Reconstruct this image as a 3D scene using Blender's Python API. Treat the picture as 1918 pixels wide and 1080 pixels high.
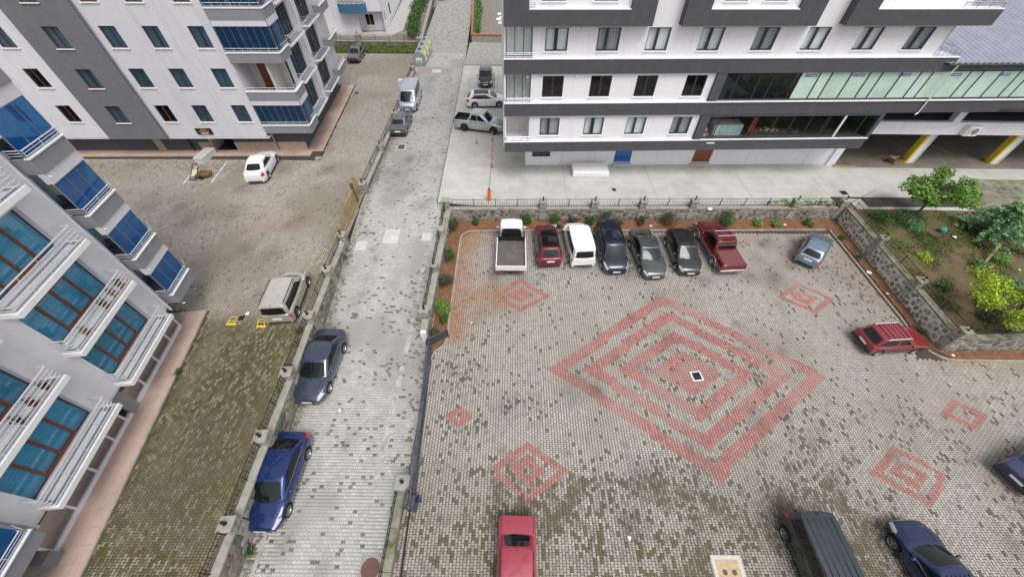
import bpy, math, random
import numpy as np
from mathutils import Matrix, Vector
random.seed(7); rng = np.random.default_rng(11)
SC = bpy.context.scene
COL = SC.collection
for o in list(bpy.data.objects): bpy.data.objects.remove(o)

# ---------------- camera ----------------
PITCH = math.radians(49.365); ROLL = -0.01
cam = bpy.data.cameras.new('camera'); cam.sensor_width = 36; cam.lens = 705/1918*36
cam.clip_start = 0.1; cam.clip_end = 2000
camo = bpy.data.objects.new('camera', cam); COL.objects.link(camo)
_c, _s, _st, _ct = math.cos(ROLL), math.sin(ROLL), math.sin(PITCH), math.cos(PITCH)
right = Vector((_c, -_s*_st, -_s*_ct)); up = Vector((_s, _c*_st, _c*_ct)); fwd = Vector((0, _ct, -_st))
camo.matrix_world = Matrix(((right.x, up.x, -fwd.x, 0), (right.y, up.y, -fwd.y, 0), (right.z, up.z, -fwd.z, 20), (0, 0, 0, 1)))
SC.camera = camo
# ---------------- world, sun, exposure ----------------
SUN_EL, SUN_ROT = math.radians(62), math.radians(150)
W = bpy.data.worlds.new('World'); SC.world = W; W.use_nodes = True
nt = W.node_tree; nt.nodes.clear()
sky = nt.nodes.new('ShaderNodeTexSky'); sky.sky_type = 'NISHITA'; sky.sun_disc = False
sky.sun_elevation = SUN_EL; sky.sun_rotation = SUN_ROT; sky.air_density = 1.0; sky.dust_density = 3.0; sky.ozone_density = 1.0
hs = nt.nodes.new('ShaderNodeHueSaturation'); hs.inputs['Saturation'].default_value = 0.22
bg = nt.nodes.new('ShaderNodeBackground'); bg.inputs['Strength'].default_value = 0.14
wo = nt.nodes.new('ShaderNodeOutputWorld')
nt.links.new(sky.outputs[0], hs.inputs['Color']); nt.links.new(hs.outputs[0], bg.inputs['Color']); nt.links.new(bg.outputs[0], wo.inputs['Surface'])
sl = bpy.data.lights.new('sun', 'SUN'); sl.energy = 1.3; sl.angle = math.radians(28); sl.color = (1.0, 0.97, 0.93)
so = bpy.data.objects.new('sun', sl); COL.objects.link(so)
so.rotation_euler = (math.pi/2-SUN_EL, 0, math.pi-SUN_ROT)
SC.view_settings.view_transform = 'Standard'; SC.view_settings.look = 'None'
SC.view_settings.gamma = 1; SC.view_settings.exposure = 0.5; SC.view_settings.use_curve_mapping = False
SC.render.engine = 'CYCLES'

# ---------------- helpers ----------------
WM = {}
class MB:
    """collects faces; build() links them as one mesh object"""
    def __init__(s): s.v = []; s.f = []
    def add(s, vs, fs):
        b = len(s.v); s.v += [tuple(map(float, p)) for p in vs]; s.f += [tuple(b+i for i in f) for f in fs]; return s
    def quad(s, a, b, c, d): return s.add((a, b, c, d), ((0, 1, 2, 3),))
    def hexa(s, p):
        return s.add(p, ((0, 3, 2, 1), (4, 5, 6, 7), (0, 1, 5, 4), (1, 2, 6, 5), (2, 3, 7, 6), (3, 0, 4, 7)))
    def box(s, x0, x1, y0, y1, z0, z1):
        return s.hexa(((x0,y0,z0),(x1,y0,z0),(x1,y1,z0),(x0,y1,z0),(x0,y0,z1),(x1,y0,z1),(x1,y1,z1),(x0,y1,z1)))
    def fbox(s, F, s0, s1, z0, z1, d0, d1):
        P = F.pt
        return s.hexa((P(s0,z0,d1),P(s1,z0,d1),P(s1,z0,d0),P(s0,z0,d0),P(s0,z1,d1),P(s1,z1,d1),P(s1,z1,d0),P(s0,z1,d0)))
    def cbox(s, x0, x1, y0, y1, z0, z1, c=.02):
        """box with chamfered top edges"""
        return s.add(((x0,y0,z0),(x1,y0,z0),(x1,y1,z0),(x0,y1,z0),(x0,y0,z1-c),(x1,y0,z1-c),(x1,y1,z1-c),(x0,y1,z1-c),
                      (x0+c,y0+c,z1),(x1-c,y0+c,z1),(x1-c,y1-c,z1),(x0+c,y1-c,z1)),
                     ((0,1,5,4),(1,2,6,5),(2,3,7,6),(3,0,4,7),(4,5,9,8),(5,6,10,9),(6,7,11,10),(7,4,8,11),(8,9,10,11),(0,3,2,1)))
    def tube(s, p, q, r, n=6, r2=None, cap=True):
        p, q = Vector(p), Vector(q); r2 = r if r2 is None else r2
        d = (q-p).normalized(); a = d.orthogonal().normalized(); b = d.cross(a)
        vs = []
        for c, rr in ((p, r), (q, r2)):
            for k in range(n):
                t = 2*math.pi*k/n; vs.append(c+a*(rr*math.cos(t))+b*(rr*math.sin(t)))
        fs = [(k, (k+1) % n, n+(k+1) % n, n+k) for k in range(n)]
        if cap: fs += [tuple(range(n-1, -1, -1)), tuple(range(n, 2*n))]
        return s.add(vs, fs)
    def path(s, pts, r, n=6):
        for a, b in zip(pts[:-1], pts[1:]): s.tube(a, b, r, n)
        return s
    def lathe(s, prof, n=16, c=(0,0,0), axis='z'):
        vs = []; m = len(prof)
        for k in range(n):
            t = 2*math.pi*k/n; ct, st = math.cos(t), math.sin(t)
            for r, h in prof:
                p = (r*ct, r*st, h) if axis == 'z' else (r*ct, h, r*st)
                vs.append((c[0]+p[0], c[1]+p[1], c[2]+p[2]))
        fs = []
        for k in range(n):
            k2 = (k+1) % n
            for j in range(m-1):
                f = (k*m+j, k2*m+j, k2*m+j+1, k*m+j+1)
                fs.append(f if axis == 'z' else f[::-1])
        return s.add(vs, fs)
    def prism(s, pts, z0, z1):
        n = len(pts)
        vs = [(p[0], p[1], z0) for p in pts]+[(p[0], p[1], z1) for p in pts]
        return s.add(vs, [tuple(range(n-1, -1, -1)), tuple(range(n, 2*n))]+[(k, (k+1) % n, n+(k+1) % n, n+k) for k in range(n)])
    def grid(s, P):
        P = np.asarray(P); a, b = P.shape[:2]
        fs = [(i*b+j, (i+1)*b+j, (i+1)*b+j+1, i*b+j+1) for i in range(a-1) for j in range(b-1)]
        return s.add(P.reshape(-1, 3), fs)
    def mesh(s, name, mat, smooth=None):
        m = bpy.data.meshes.new(name); m.from_pydata(s.v, [], s.f); m.materials.append(mat)
        if smooth is not None:
            m.polygons.foreach_set('use_smooth', [True]*len(m.polygons))
            m.set_sharp_from_angle(angle=math.radians(smooth))
        return m
    def build(s, name, mat, parent=None, smooth=None, world=True):
        return link(name, s.mesh(name, mat, smooth), parent, world)
def link(name, mesh, parent=None, world=True):
    o = bpy.data.objects.new(name, mesh); COL.objects.link(o)
    WM[o] = Matrix.Identity(4)
    if parent is not None:
        o.parent = parent
        if world: o.matrix_parent_inverse = WM[parent].inverted()
    return o
def tag(o, label=None, cat=None, group=None, kind=None):
    if label: o['label'] = label
    if cat: o['category'] = cat
    if group: o['group'] = group
    if kind: o['kind'] = kind
    return o
def thing(name, label, cat, loc=(0,0,0), rz=0, group=None):
    o = bpy.data.objects.new(name, None); COL.objects.link(o)
    o.location = loc; o.rotation_euler = (0, 0, rz); o.empty_display_size = .2
    WM[o] = Matrix.Translation(loc) @ Matrix.Rotation(rz, 4, 'Z')
    return tag(o, label, cat, group)
def struct(o): o['kind'] = 'structure'; return o
def dup(root, loc, rz, label, group=None):
    r = root.copy(); COL.objects.link(r); r.location = loc; r.rotation_euler = (0, 0, rz)
    r['label'] = label
    if group: r['group'] = group
    for ch in list(root.children):
        c = ch.copy(); COL.objects.link(c); c.parent = r
        for g in list(ch.children):
            d = g.copy(); COL.objects.link(d); d.parent = c
    return r
class Frame:
    """a facade: s runs along it, z up, out away from it"""
    def __init__(s, o, deg, side=1):
        a = math.radians(deg); s.o = o; s.d = (math.cos(a), math.sin(a)); s.n = (s.d[1]*side, -s.d[0]*side); s.deg = deg
    def pt(s, t, z, out=0): return (s.o[0]+s.d[0]*t+s.n[0]*out, s.o[1]+s.d[1]*t+s.n[1]*out, z)

def pchip(P):
    P = sorted(P); x = np.array([p[0] for p in P], float); y = np.array([p[1] for p in P], float)
    h = np.diff(x); d = np.diff(y)/h; m = np.zeros(len(x)); m[0] = d[0]; m[-1] = d[-1]
    for i in range(1, len(x)-1):
        if d[i-1]*d[i] > 0:
            w1 = 2*h[i]+h[i-1]; w2 = h[i]+2*h[i-1]; m[i] = (w1+w2)/(w1/d[i-1]+w2/d[i])
    def f(q):
        q = min(max(q, x[0]), x[-1]); i = min(int(np.searchsorted(x, q, 'right')-1), len(h)-1); t = (q-x[i])/h[i]
        return float((1+2*t)*(1-t)**2*y[i]+t*(1-t)**2*h[i]*m[i]+t*t*(3-2*t)*y[i+1]+t*t*(t-1)*h[i]*m[i+1])
    return f

# ---------------- materials ----------------
def _new(name):
    m = bpy.data.materials.new(name); m.use_nodes = True; t = m.node_tree
    return m, t, t.nodes['Principled BSDF']
def mat(name, col, rough=.6, metal=0., spec=.4, coat=0., var=.12, scale=4., bump=0., bscale=60., streak=0., dirt=None, dirt_lo=.55, dirt_hi=.75, dscale=.8, coords='Object', sheen=0):
    m, t, b = _new(name); N, L = t.nodes, t.links
    tc = N.new('ShaderNodeTexCoord')
    def noise(sc, det=5, vec=None, rg=.6):
        n = N.new('ShaderNodeTexNoise'); n.inputs['Scale'].default_value = sc; n.inputs['Detail'].default_value = det; n.inputs['Roughness'].default_value = rg
        L.new(vec or tc.outputs[coords], n.inputs['Vector']); return n
    def mix(a, bb, fac):
        x = N.new('ShaderNodeMix'); x.data_type = 'RGBA'
        for sock, val in ((x.inputs[6], a), (x.inputs[7], bb)):
            if isinstance(val, tuple): sock.default_value = (*val, 1)
            else: L.new(val, sock)
        L.new(fac, x.inputs[0]); return x.outputs[2]
    def ramp(fac, lo, hi):
        r = N.new('ShaderNodeMapRange'); r.inputs[1].default_value = lo; r.inputs[2].default_value = hi; L.new(fac, r.inputs[0]); return r.outputs[0]
    n1 = noise(scale, 6)
    out = mix(tuple(c*(1-var) for c in col), tuple(min(1, c*(1+var)) for c in col), ramp(n1.outputs[0], .3, .7))
    if streak:
        mp = N.new('ShaderNodeMapping'); mp.inputs['Scale'].default_value = (2.2, 2.2, .12); L.new(tc.outputs[coords], mp.inputs['Vector'])
        n2 = noise(1.0, 6, mp.outputs[0], .7)
        out = mix(out, tuple(c*(1-streak) for c in col), ramp(n2.outputs[0], .52, .8))
    if dirt:
        n3 = noise(dscale, 8, None, .68)
        out = mix(out, dirt, ramp(n3.outputs[0], dirt_lo, dirt_hi))
    L.new(out, b.inputs['Base Color'])
    b.inputs['Roughness'].default_value = rough; b.inputs['Metallic'].default_value = metal
    b.inputs['Specular IOR Level'].default_value = spec
    if coat: b.inputs['Coat Weight'].default_value = coat; b.inputs['Coat Roughness'].default_value = .025; b.inputs['Coat IOR'].default_value = 1.5
    if bump:
        n4 = noise(bscale, 4); bp = N.new('ShaderNodeBump'); bp.inputs['Strength'].default_value = bump; bp.inputs['Distance'].default_value = .02
        L.new(n4.outputs[0], bp.inputs['Height']); L.new(bp.outputs[0], b.inputs['Normal'])
    return m
def vmat(name, rough=.8, var=.18, scale=22., spec=.25, bump=.0, transl=0.):
    """colour from the vertex colours 'Col', varied by noise"""
    m, t, b = _new(name); N, L = t.nodes, t.links
    a = N.new('ShaderNodeVertexColor'); a.layer_name = 'Col'
    tc = N.new('ShaderNodeTexCoord'); n = N.new('ShaderNodeTexNoise'); n.inputs['Scale'].default_value = scale; n.inputs['Detail'].default_value = 5
    L.new(tc.outputs['Object'], n.inputs['Vector'])
    r = N.new('ShaderNodeMapRange'); r.inputs[1].default_value = .25; r.inputs[2].default_value = .75; r.inputs[3].default_value = 1-var; r.inputs[4].default_value = 1+var
    L.new(n.outputs[0], r.inputs[0])
    x = N.new('ShaderNodeVectorMath'); x.operation = 'SCALE'; L.new(a.outputs[0], x.inputs[0]); L.new(r.outputs[0], x.inputs['Scale'])
    L.new(x.outputs[0], b.inputs['Base Color']); b.inputs['Roughness'].default_value = rough; b.inputs['Specular IOR Level'].default_value = spec
    if transl:
        tr = N.new('ShaderNodeBsdfTranslucent'); L.new(x.outputs[0], tr.inputs[0]); ms = N.new('ShaderNodeMixShader'); ms.inputs[0].default_value = transl
        L.new(b.outputs[0], ms.inputs[1]); L.new(tr.outputs[0], ms.inputs[2]); L.new(ms.outputs[0], N['Material Output'].inputs[0])
    return m
def glass(name, tint, refl=.05, rough=.02, film=None, fw=.0, hi=.42):
    """tinted clear pane with a sky reflection"""
    m, t, b = _new(name); N, L = t.nodes, t.links; N.remove(b)
    tr = N.new('ShaderNodeBsdfTransparent'); tr.inputs[0].default_value = (*tint, 1)
    gl = N.new('ShaderNodeBsdfGlossy'); gl.inputs['Roughness'].default_value = rough; gl.inputs[0].default_value = (.95, .97, 1, 1)
    lw = N.new('ShaderNodeLayerWeight'); lw.inputs['Blend'].default_value = .35
    r = N.new('ShaderNodeMapRange'); r.inputs[3].default_value = refl; r.inputs[4].default_value = hi; L.new(lw.outputs['Fresnel'], r.inputs[0])
    base = tr.outputs[0]
    if film:
        df = N.new('ShaderNodeBsdfDiffuse'); df.inputs[0].default_value = (*film, 1); m0 = N.new('ShaderNodeMixShader'); m0.inputs[0].default_value = fw; L.new(tr.outputs[0], m0.inputs[1]); L.new(df.outputs[0], m0.inputs[2]); base = m0.outputs[0]
    ms = N.new('ShaderNodeMixShader'); L.new(r.outputs[0], ms.inputs[0]); L.new(base, ms.inputs[1]); L.new(gl.outputs[0], ms.inputs[2])
    L.new(ms.outputs[0], N['Material Output'].inputs[0]); return m
def paint(name, col, metal=.25, rough=.24, dusty=.12):
    m = mat(name, col, rough=rough, metal=metal, spec=.5, coat=1., var=dusty, scale=3.)
    return m
PLASTER = mat('plaster_white', (.74,.73,.75), .85, var=.03, scale=1.5, streak=.15, bump=.15, bscale=120)
PLASTERG = mat('plaster_pale_grey', (.63,.62,.66), .85, var=.035, scale=1.2, streak=.18, bump=.15, bscale=120)
PLASTERL = mat('plaster_light_grey', (.72,.71,.745), .85, var=.035, scale=1.2, streak=.18, bump=.15, bscale=120)
DARKBAND = mat('plaster_dark_grey', (.075,.076,.085), .8, var=.10, scale=2, streak=.12, bump=.15, bscale=120)
MIDGREY = mat('plaster_mid_grey', (.17,.17,.185), .85, var=.07, scale=2, streak=.15, bump=.15, bscale=120)
BALGREY = mat('plaster_balcony_grey', (.24,.24,.265), .85, var=.06, scale=2, streak=.15, bump=.1, bscale=120)
PLINTH = mat('plinth_grey', (.075,.077,.088), .8, var=.10, scale=2, streak=.2)
RIM = mat('rim_white', (.80,.80,.80), .6, var=.04, scale=3, streak=.08)
METAL = mat('railing_white', (.72,.73,.75), .35, metal=.35, var=.05)
STEEL = mat('steel_grey', (.42,.42,.44), .35, metal=.7, var=.08)
IRON = mat('iron_black', (.025,.026,.03), .45, metal=.4, var=.2)
IRONG = mat('gate_grey_iron', (.09,.10,.13), .5, metal=.4, var=.2)
BROWN = mat('frame_brown', (.20,.055,.022), .35, coat=.2, var=.18, scale=9)
BROWND = mat('frame_dark_brown', (.11,.045,.035), .4, var=.18, scale=9)
BLACKF = mat('frame_anthracite', (.03,.032,.038), .4, var=.1)
PANEB = glass('pane_blue', (.34,.72,.90), .03, film=(.04,.32,.52), fw=.46, hi=.10)
PANEM = glass('pane_grey_blue', (.42,.60,.68), .04, film=(.02,.075,.12), fw=.45, hi=.25)
PANEDB = glass('pane_deep_blue', (.16,.48,.80), .03, film=(.003,.075,.26), fw=.78, hi=.06)
PANEC = glass('pane_clear', (.93,.96,.96), .03, hi=.22)
PANED = glass('pane_dark', (.30,.33,.35), .04, hi=.30)
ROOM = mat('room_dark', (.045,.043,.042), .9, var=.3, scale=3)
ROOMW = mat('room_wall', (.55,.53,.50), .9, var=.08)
CURTW = mat('curtain_white', (.80,.82,.82), .9, var=.06)
CURTG = mat('curtain_grey', (.40,.42,.43), .9, var=.15)
CURTB = mat('curtain_blue', (.62,.76,.82), .9, var=.12, scale=8)
BLIND = mat('blind_taupe', (.10,.09,.085), .8, var=.1)
CONC = mat('concrete_pale', (.47,.465,.43), .9, var=.10, scale=.7, dirt=(.36,.34,.295), dirt_lo=.47, dirt_hi=.75, dscale=.4, bump=.25, bscale=30)
CONCW = mat('concrete_coping', (.31,.295,.255), .9, var=.2, scale=2.5, dirt=(.13,.13,.09), dirt_lo=.52, dirt_hi=.75, dscale=1.3, bump=.4, bscale=40)
CONCM = mat('concrete_mossy', (.24,.23,.18), .95, var=.2, scale=2.5, dirt=(.08,.085,.035), dirt_lo=.45, dirt_hi=.65, dscale=1.2, bump=.4, bscale=40)
MORTAR = mat('mortar', (.33,.31,.265), .95, var=.15, scale=4, dirt=(.18,.17,.12), dirt_lo=.52, dirt_hi=.75, dscale=1.2, bump=.5, bscale=50)
STONES = [mat('stone_%s' % n, c, .9, var=.28, scale=7, bump=.6, bscale=30) for n, c in
          (('grey', (.20,.19,.175)), ('brown', (.17,.14,.115)), ('dark', (.11,.11,.105)), ('olive', (.20,.19,.145)), ('light', (.28,.27,.245)))]
SOIL = mat('red_soil', (.205,.098,.052), .95, var=.35, scale=3, dirt=(.12,.066,.040), dirt_lo=.5, dirt_hi=.7, dscale=1.5, bump=.8, bscale=25)
GARD = mat('garden_soil', (.125,.082,.048), .95, var=.3, scale=2, dirt=(.10,.105,.03), dirt_lo=.46, dirt_hi=.62, dscale=.6, bump=.9, bscale=18)
GROUT = mat('grout', (.060,.054,.043), .95, var=.25, scale=3)
GROUTM = mat('grout_mossy', (.055,.047,.026), .95, var=.25, scale=3)
KERB = mat('kerb_stone', (.36,.325,.28), .9, var=.2, scale=3, dirt=(.30,.17,.10), dirt_lo=.5, dirt_hi=.75, dscale=.7, bump=.3)
TILEP = mat('tile_pink', (.46,.34,.28), .6, var=.13, scale=1.2, dirt=(.28,.20,.165), dirt_lo=.5, dirt_hi=.75, dscale=.6)
MARBLE = mat('marble_beige', (.42,.33,.27), .4, var=.2, scale=3, streak=.2)
WHITEP = mat('paint_white', (.72,.71,.67), .8, var=.15, scale=10)
YELLOW = mat('paint_yellow', (.68,.52,.05), .6, var=.15, scale=5)
OCHRE = mat('gate_ochre', (.33,.22,.06), .55, var=.2, scale=8)
WOOD = mat('wood', (.24,.17,.10), .8, var=.3, scale=9)
PLASTICW = mat('plastic_white', (.74,.74,.72), .5, var=.06)
def pavmat():
    """block colour from 'Col'; its alpha sets how much moss and damp blotches the block"""
    m = vmat('paver', .85, .14, 26); t = m.node_tree; N, L = t.nodes, t.links; b = N['Principled BSDF']
    a = [n for n in N if n.type == 'VERTEX_COLOR'][0]; src = b.inputs['Base Color'].links[0].from_socket
    tc = [n for n in N if n.type == 'TEX_COORD'][0]; ns = N.new('ShaderNodeTexNoise'); ns.inputs['Scale'].default_value = 13; ns.inputs['Detail'].default_value = 6; ns.inputs['Roughness'].default_value = .7; L.new(tc.outputs['Object'], ns.inputs['Vector'])
    ad = N.new('ShaderNodeMath'); ad.operation = 'MULTIPLY_ADD'; ad.inputs[1].default_value = .34; L.new(a.outputs['Alpha'], ad.inputs[0]); L.new(ns.outputs[0], ad.inputs[2])
    r = N.new('ShaderNodeMapRange'); r.inputs[1].default_value = .66; r.inputs[2].default_value = .76; r.inputs[4].default_value = .85; L.new(ad.outputs[0], r.inputs[0])
    x = N.new('ShaderNodeMix'); x.data_type = 'RGBA'; L.new(r.outputs[0], x.inputs[0]); L.new(src, x.inputs[6]); x.inputs[7].default_value = (.135,.115,.080,1); L.new(x.outputs[2], b.inputs['Base Color']); return m
PAV = pavmat()
LEAF = vmat('leaf', .55, .2, 3, .35, transl=.22)
BARK = mat('bark', (.10,.075,.055), .95, var=.3, scale=12)
TYRE = mat('tyre', (.018,.018,.019), .8, var=.15)
RUB = mat('black_trim', (.022,.022,.024), .5, var=.1)
CHROME = mat('chrome', (.75,.76,.78), .12, metal=1, var=.04)
ALLOY = mat('alloy', (.48,.49,.50), .28, metal=.9, var=.08)
def carglass():
    m, t, b = _new('car_glass'); b.inputs['Base Color'].default_value = (.006,.008,.009,1); b.inputs['Roughness'].default_value = .03
    b.inputs['Specular IOR Level'].default_value = .5; return m
CARGLASS = carglass()
LAMP = mat('lamp_lens', (.62,.66,.70), .08, metal=.35, coat=1, var=.1, scale=12)
TAILL = mat('tail_lens', (.42,.012,.012), .15, coat=1, var=.2, scale=15)
# ---------------- ground, road, courts ----------------
ZC = 1.15   # left courtyard level
ZA = 1.20   # concrete apron level
def zroad(y): return np.interp(y, [-8, 5, 13, 25, 40, 120], [-.14, -.07, -.005, 1.04, 1.10, 1.25])
def XL(y): return np.interp(y, [-8, 2.65, 9.6, 13.3, 17.1, 26.8, 40, 60, 120], [-11.2, -11.45, -11.75, -11.95, -12.1, -12.3, -12.3, -13.1, -15.5])
def XR(y): return np.interp(y, [-8, 12.9, 13, 25.2, 25.7, 55, 89, 120], [-4.75, -4.85, -5.15, -5.3, -6.2, -6.75, -8.0, -9.2])
g = MB().box(-900, 900, -900, 900, -1.3, -1.2); struct(g.build('ground', mat('ground_earth', (.20,.19,.16), .95, var=.2, scale=.05, dirt=(.08,.10,.04), dscale=.02)))

def fbm(x, y, seed, sc=1., octv=4):
    """value noise 0..1 on arrays"""
    out = 0; amp = .5; tot = 0
    for k in range(octv):
        r = np.random.default_rng(seed*31+k); T = r.random((64, 64)); u = x*sc*2**k+97.3*k; v = y*sc*2**k+41.7*k
        iu, iv = np.floor(u).astype(int), np.floor(v).astype(int); fu, fv = u-iu, v-iv; fu = fu*fu*(3-2*fu); fv = fv*fv*(3-2*fv)
        a = T[iu % 64, iv % 64]*(1-fu)+T[(iu+1) % 64, iv % 64]*fu; b = T[iu % 64, (iv+1) % 64]*(1-fu)+T[(iu+1) % 64, (iv+1) % 64]*fu
        out = out+amp*(a*(1-fv)+b*fv); tot += amp; amp *= .55
    return out/tot
PL, PP, GAP = .200, .148, .021
def outline(inset):
    a, b = .0875-inset, .0605-inset; h = PL/2-inset; q = PL/4
    R = [(a, h), (a, q+.012), (b, q-.012), (b, -q+.012), (a, -q-.012), (a, -h)]
    return np.array(R+[(-x, y) for x, y in reversed(R)])[::-1]      # 12 points, counter-clockwise
OUT0, OUT1 = outline(GAP/2), outline(GAP/2+.006)
def paver_grid(x0, x1, y0, y1, along='y'):
    """centres of interlocking blocks; along = axis of the chains"""
    if along == 'y': A0, A1, B0, B1 = x0, x1, y0, y1
    else: A0, A1, B0, B1 = y0, y1, x0, x1
    na, nb = int((A1-A0)/PP), int((B1-B0)/PL)
    a = A0+(np.arange(na)+.5)*PP; bb = B0+(np.arange(nb)+.5)*PL
    A, B = np.meshgrid(a, bb, indexing='ij'); B = B+(np.arange(na) % 2)[:, None]*PL/2
    A, B = A.ravel(), B.ravel()
    return (A, B) if along == 'y' else (B, A)
def pavers(name, parent, X, Y, zf, cols, along, material, skirt=True):
    n = len(X); o0, o1 = OUT0, OUT1
    if along == 'x': o0, o1 = o0[:, ::-1][::-1], o1[:, ::-1][::-1]
    j = rng.normal(0, .0016, n); tx, ty = rng.normal(0, .010, n), rng.normal(0, .010, n)
    rings = [o1, o0] if skirt else [o0]
    V = np.zeros((n, 12*len(rings), 3), np.float32)
    for r, ot in enumerate(rings):
        px = X[:, None]+ot[None, :, 0]; py = Y[:, None]+ot[None, :, 1]
        V[:, r*12:(r+1)*12, 0] = px; V[:, r*12:(r+1)*12, 1] = py
        V[:, r*12:(r+1)*12, 2] = zf(py)+j[:, None]+tx[:, None]*ot[None, :, 0]+ty[:, None]*ot[None, :, 1]-(.014 if r else 0)
    nv = V.shape[1]
    F = [np.arange(12)]
    loops = np.arange(12)
    if skirt:
        k = np.arange(12); side = np.stack([k, 12+k, 12+(k+1) % 12, (k+1) % 12], 1)
        loops = np.concatenate([loops, side.ravel()]); tot = np.array([12]+[4]*12)
    else: tot = np.array([12])
    base = np.arange(n)*nv
    LI = (base[:, None]+loops[None, :]).ravel().astype(np.int32)
    LT = np.tile(tot, n).astype(np.int32); LS = np.concatenate([[0], np.cumsum(LT)[:-1]]).astype(np.int32)
    m = bpy.data.meshes.new(name); m.vertices.add(n*nv); m.vertices.foreach_set('co', V.ravel())
    m.loops.add(len(LI)); m.loops.foreach_set('vertex_index', LI)
    m.polygons.add(len(LT)); m.polygons.foreach_set('loop_start', LS); m.polygons.foreach_set('loop_total', LT)
    m.update(calc_edges=True)
    ca = m.color_attributes.new('Col', 'FLOAT_COLOR', 'POINT')
    C4 = np.ones((n, nv, 4), np.float32); C4[:, :, :3] = cols[:, None, :3]; C4[:, :, 3] = cols[:, None, 3]
    ca.data.foreach_set('color', C4.ravel()); m.materials.append(material)
    o = link(name, m, parent); o['kind'] = 'stuff'; return o
def single_pavers(parent, X, Y, zf, cols, along, material):
    """individual blocks; look-alike blocks share mesh data"""
    q = {}
    o0, o1 = OUT0, OUT1
    if along == 'x': o0, o1 = o0[:, ::-1][::-1], o1[:, ::-1][::-1]
    for x, y, c in zip(X, Y, cols):
        key = tuple((np.round(c/.02)*.02).round(3))
        if key not in q:
            vs = [(p[0], p[1], 0) for p in o1]+[(p[0], p[1], -.014) for p in o0]
            m = bpy.data.meshes.new('paver'); m.from_pydata(vs, [], [tuple(range(12))]+[(k, 12+k, 12+(k+1) % 12, (k+1) % 12) for k in range(12)])
            ca = m.color_attributes.new('Col', 'FLOAT_COLOR', 'POINT'); ca.data.foreach_set('color', np.tile(key, 24).astype(np.float32)); m.materials.append(material); q[key] = m
        o = bpy.data.objects.new('paver', q[key]); COL.objects.link(o); o.parent = parent
        o.location = (x, y, float(zf(np.array(y)))+rng.normal(0, .0016)); o.rotation_euler = (rng.normal(0, .01), rng.normal(0, .01), 0)
def CS(c, s): return np.concatenate([c.clip(.015, .8), s[:, None]], 1)
def lerp(a, b, t): return a*(1-t[:, None])+np.asarray(b)[None, :]*t[:, None]
def sst(lo, hi, v): t = np.clip((v-lo)/(hi-lo), 0, 1); return t*t*(3-2*t)

# --- parking lot
lot = MB().box(-4.99, 33, -6, 24.9, -.9, -.010).build('lot_pavement', GROUT); struct(lot)
X, Y = paver_grid(-4.95, 31.5, -3.2, 23.35, 'y')
def corner(x, y, cx, cy, r): return np.hypot(x-cx, y-cy) > r
inside = (X > np.interp(Y, [11.0, 11.9, 12.9, 13], [-4.95, -4.6, -4.05, -4.0]))
inside &= ~((X < -3.2) & (Y > 22.2) & corner(X, Y, -3.2, 22.2, 1.0)) & (Y < np.interp(X, [-4, 25.8], [23.05, 23.6]))
inside &= ~((X > 25.55) & (Y > 11.75)) & ~((X > 24.7) & (Y > 11.8) & (Y < 14) & (X > 25.55-.9*sst(0, 1, (13.2-Y)/1.4)))
X, Y = X[inside], Y[inside]; n = len(X)
col = lerp(np.tile((.40,.375,.335), (n, 1))*(1+rng.normal(0, .075, n))[:, None], (.355,.32,.28), sst(.4, .7, fbm(X, Y, 3, .25)))
# rhombus patterns in red blocks
def rh(cx, cy, a, b, rot=-1.0):
    r = math.radians(rot); dx, dy = X-cx, Y-cy; u = dx*math.cos(r)+dy*math.sin(r); v = -dx*math.sin(r)+dy*math.cos(r)
    return np.abs(u)/a+np.abs(v)/b
red = np.zeros(n, bool)
q = rh(10.32, 10.82, 8.18, 5.94)
for lo, hi in ((.862, 1.0), (.617, .755), (.362, .50), (-1, .26)): red |= (q > lo) & (q <= hi)
for cx, cy, a, b in ((.6, 16.54, 2.03, 1.5), (20.2, 16.6, 2.0, 1.42), (.88, 5.34, 1.95, 1.45), (19.75, 5.32, 1.97, 1.43)):
    q = rh(cx, cy, a, b)
    red |= ((q > .72) & (q <= 1)) | ((q > .17) & (q <= .48))
q = rh(-2.84, 8.0, .78, .62); red |= (q > .22) & (q <= 1)
q = rh(24.89, 8.39, 1.26, .98); red |= ((q > .58) & (q <= 1)) | (q < .22)
fade = sst(.45, .75, fbm(X, Y, 9, .45))*.7
redc = lerp(np.tile((.42,.20,.18), (n, 1))*(1+rng.normal(0, .10, n))[:, None], (.44,.31,.28), fade)
col[red] = redc[red]
# single blocks gone dark with moss and damp
dens = .012+.36*sst(.46, .74, fbm(X, Y, 21, .25))*np.clip(1.2-Y/14, .08, 1)+.26*sst(8.5, 2, Y)*sst(26, 10, X)
dens += .34*np.exp(-(((X+2.8)/1.5)**2+((Y-9.6)/2.6)**2))+.10*np.exp(-(((X-4)/3.5)**2+((Y-3.8)/2)**2))+.16*sst(1.2, .5, rh(10.3, 10.8, 8.18, 5.94))*(fbm(X, Y, 5, .8) > .52)
dens += .42*np.exp(-(((X-2.0)/.55)**2+((Y-19.6)/2.2)**2))+.30*np.exp(-(((X-3.9)/.6)**2+((Y-20.6)/1.8)**2))+.30*np.exp(-(((X-8.6)/.7)**2+((Y-20.4)/2)**2))+.28*np.exp(-(((X-11.1)/.7)**2+((Y-20.2)/2)**2))+.25*np.exp(-(((X-24)/2.0)**2+((Y-18)/3)**2))
dens *= .25+1.5*fbm(X, Y, 33, 1.6)
dk = (rng.random(n)+.3*(fbm(X, Y, 14, 4.2)-.5) < dens*.60) & ~(red & (rng.random(n) < .93))
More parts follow.
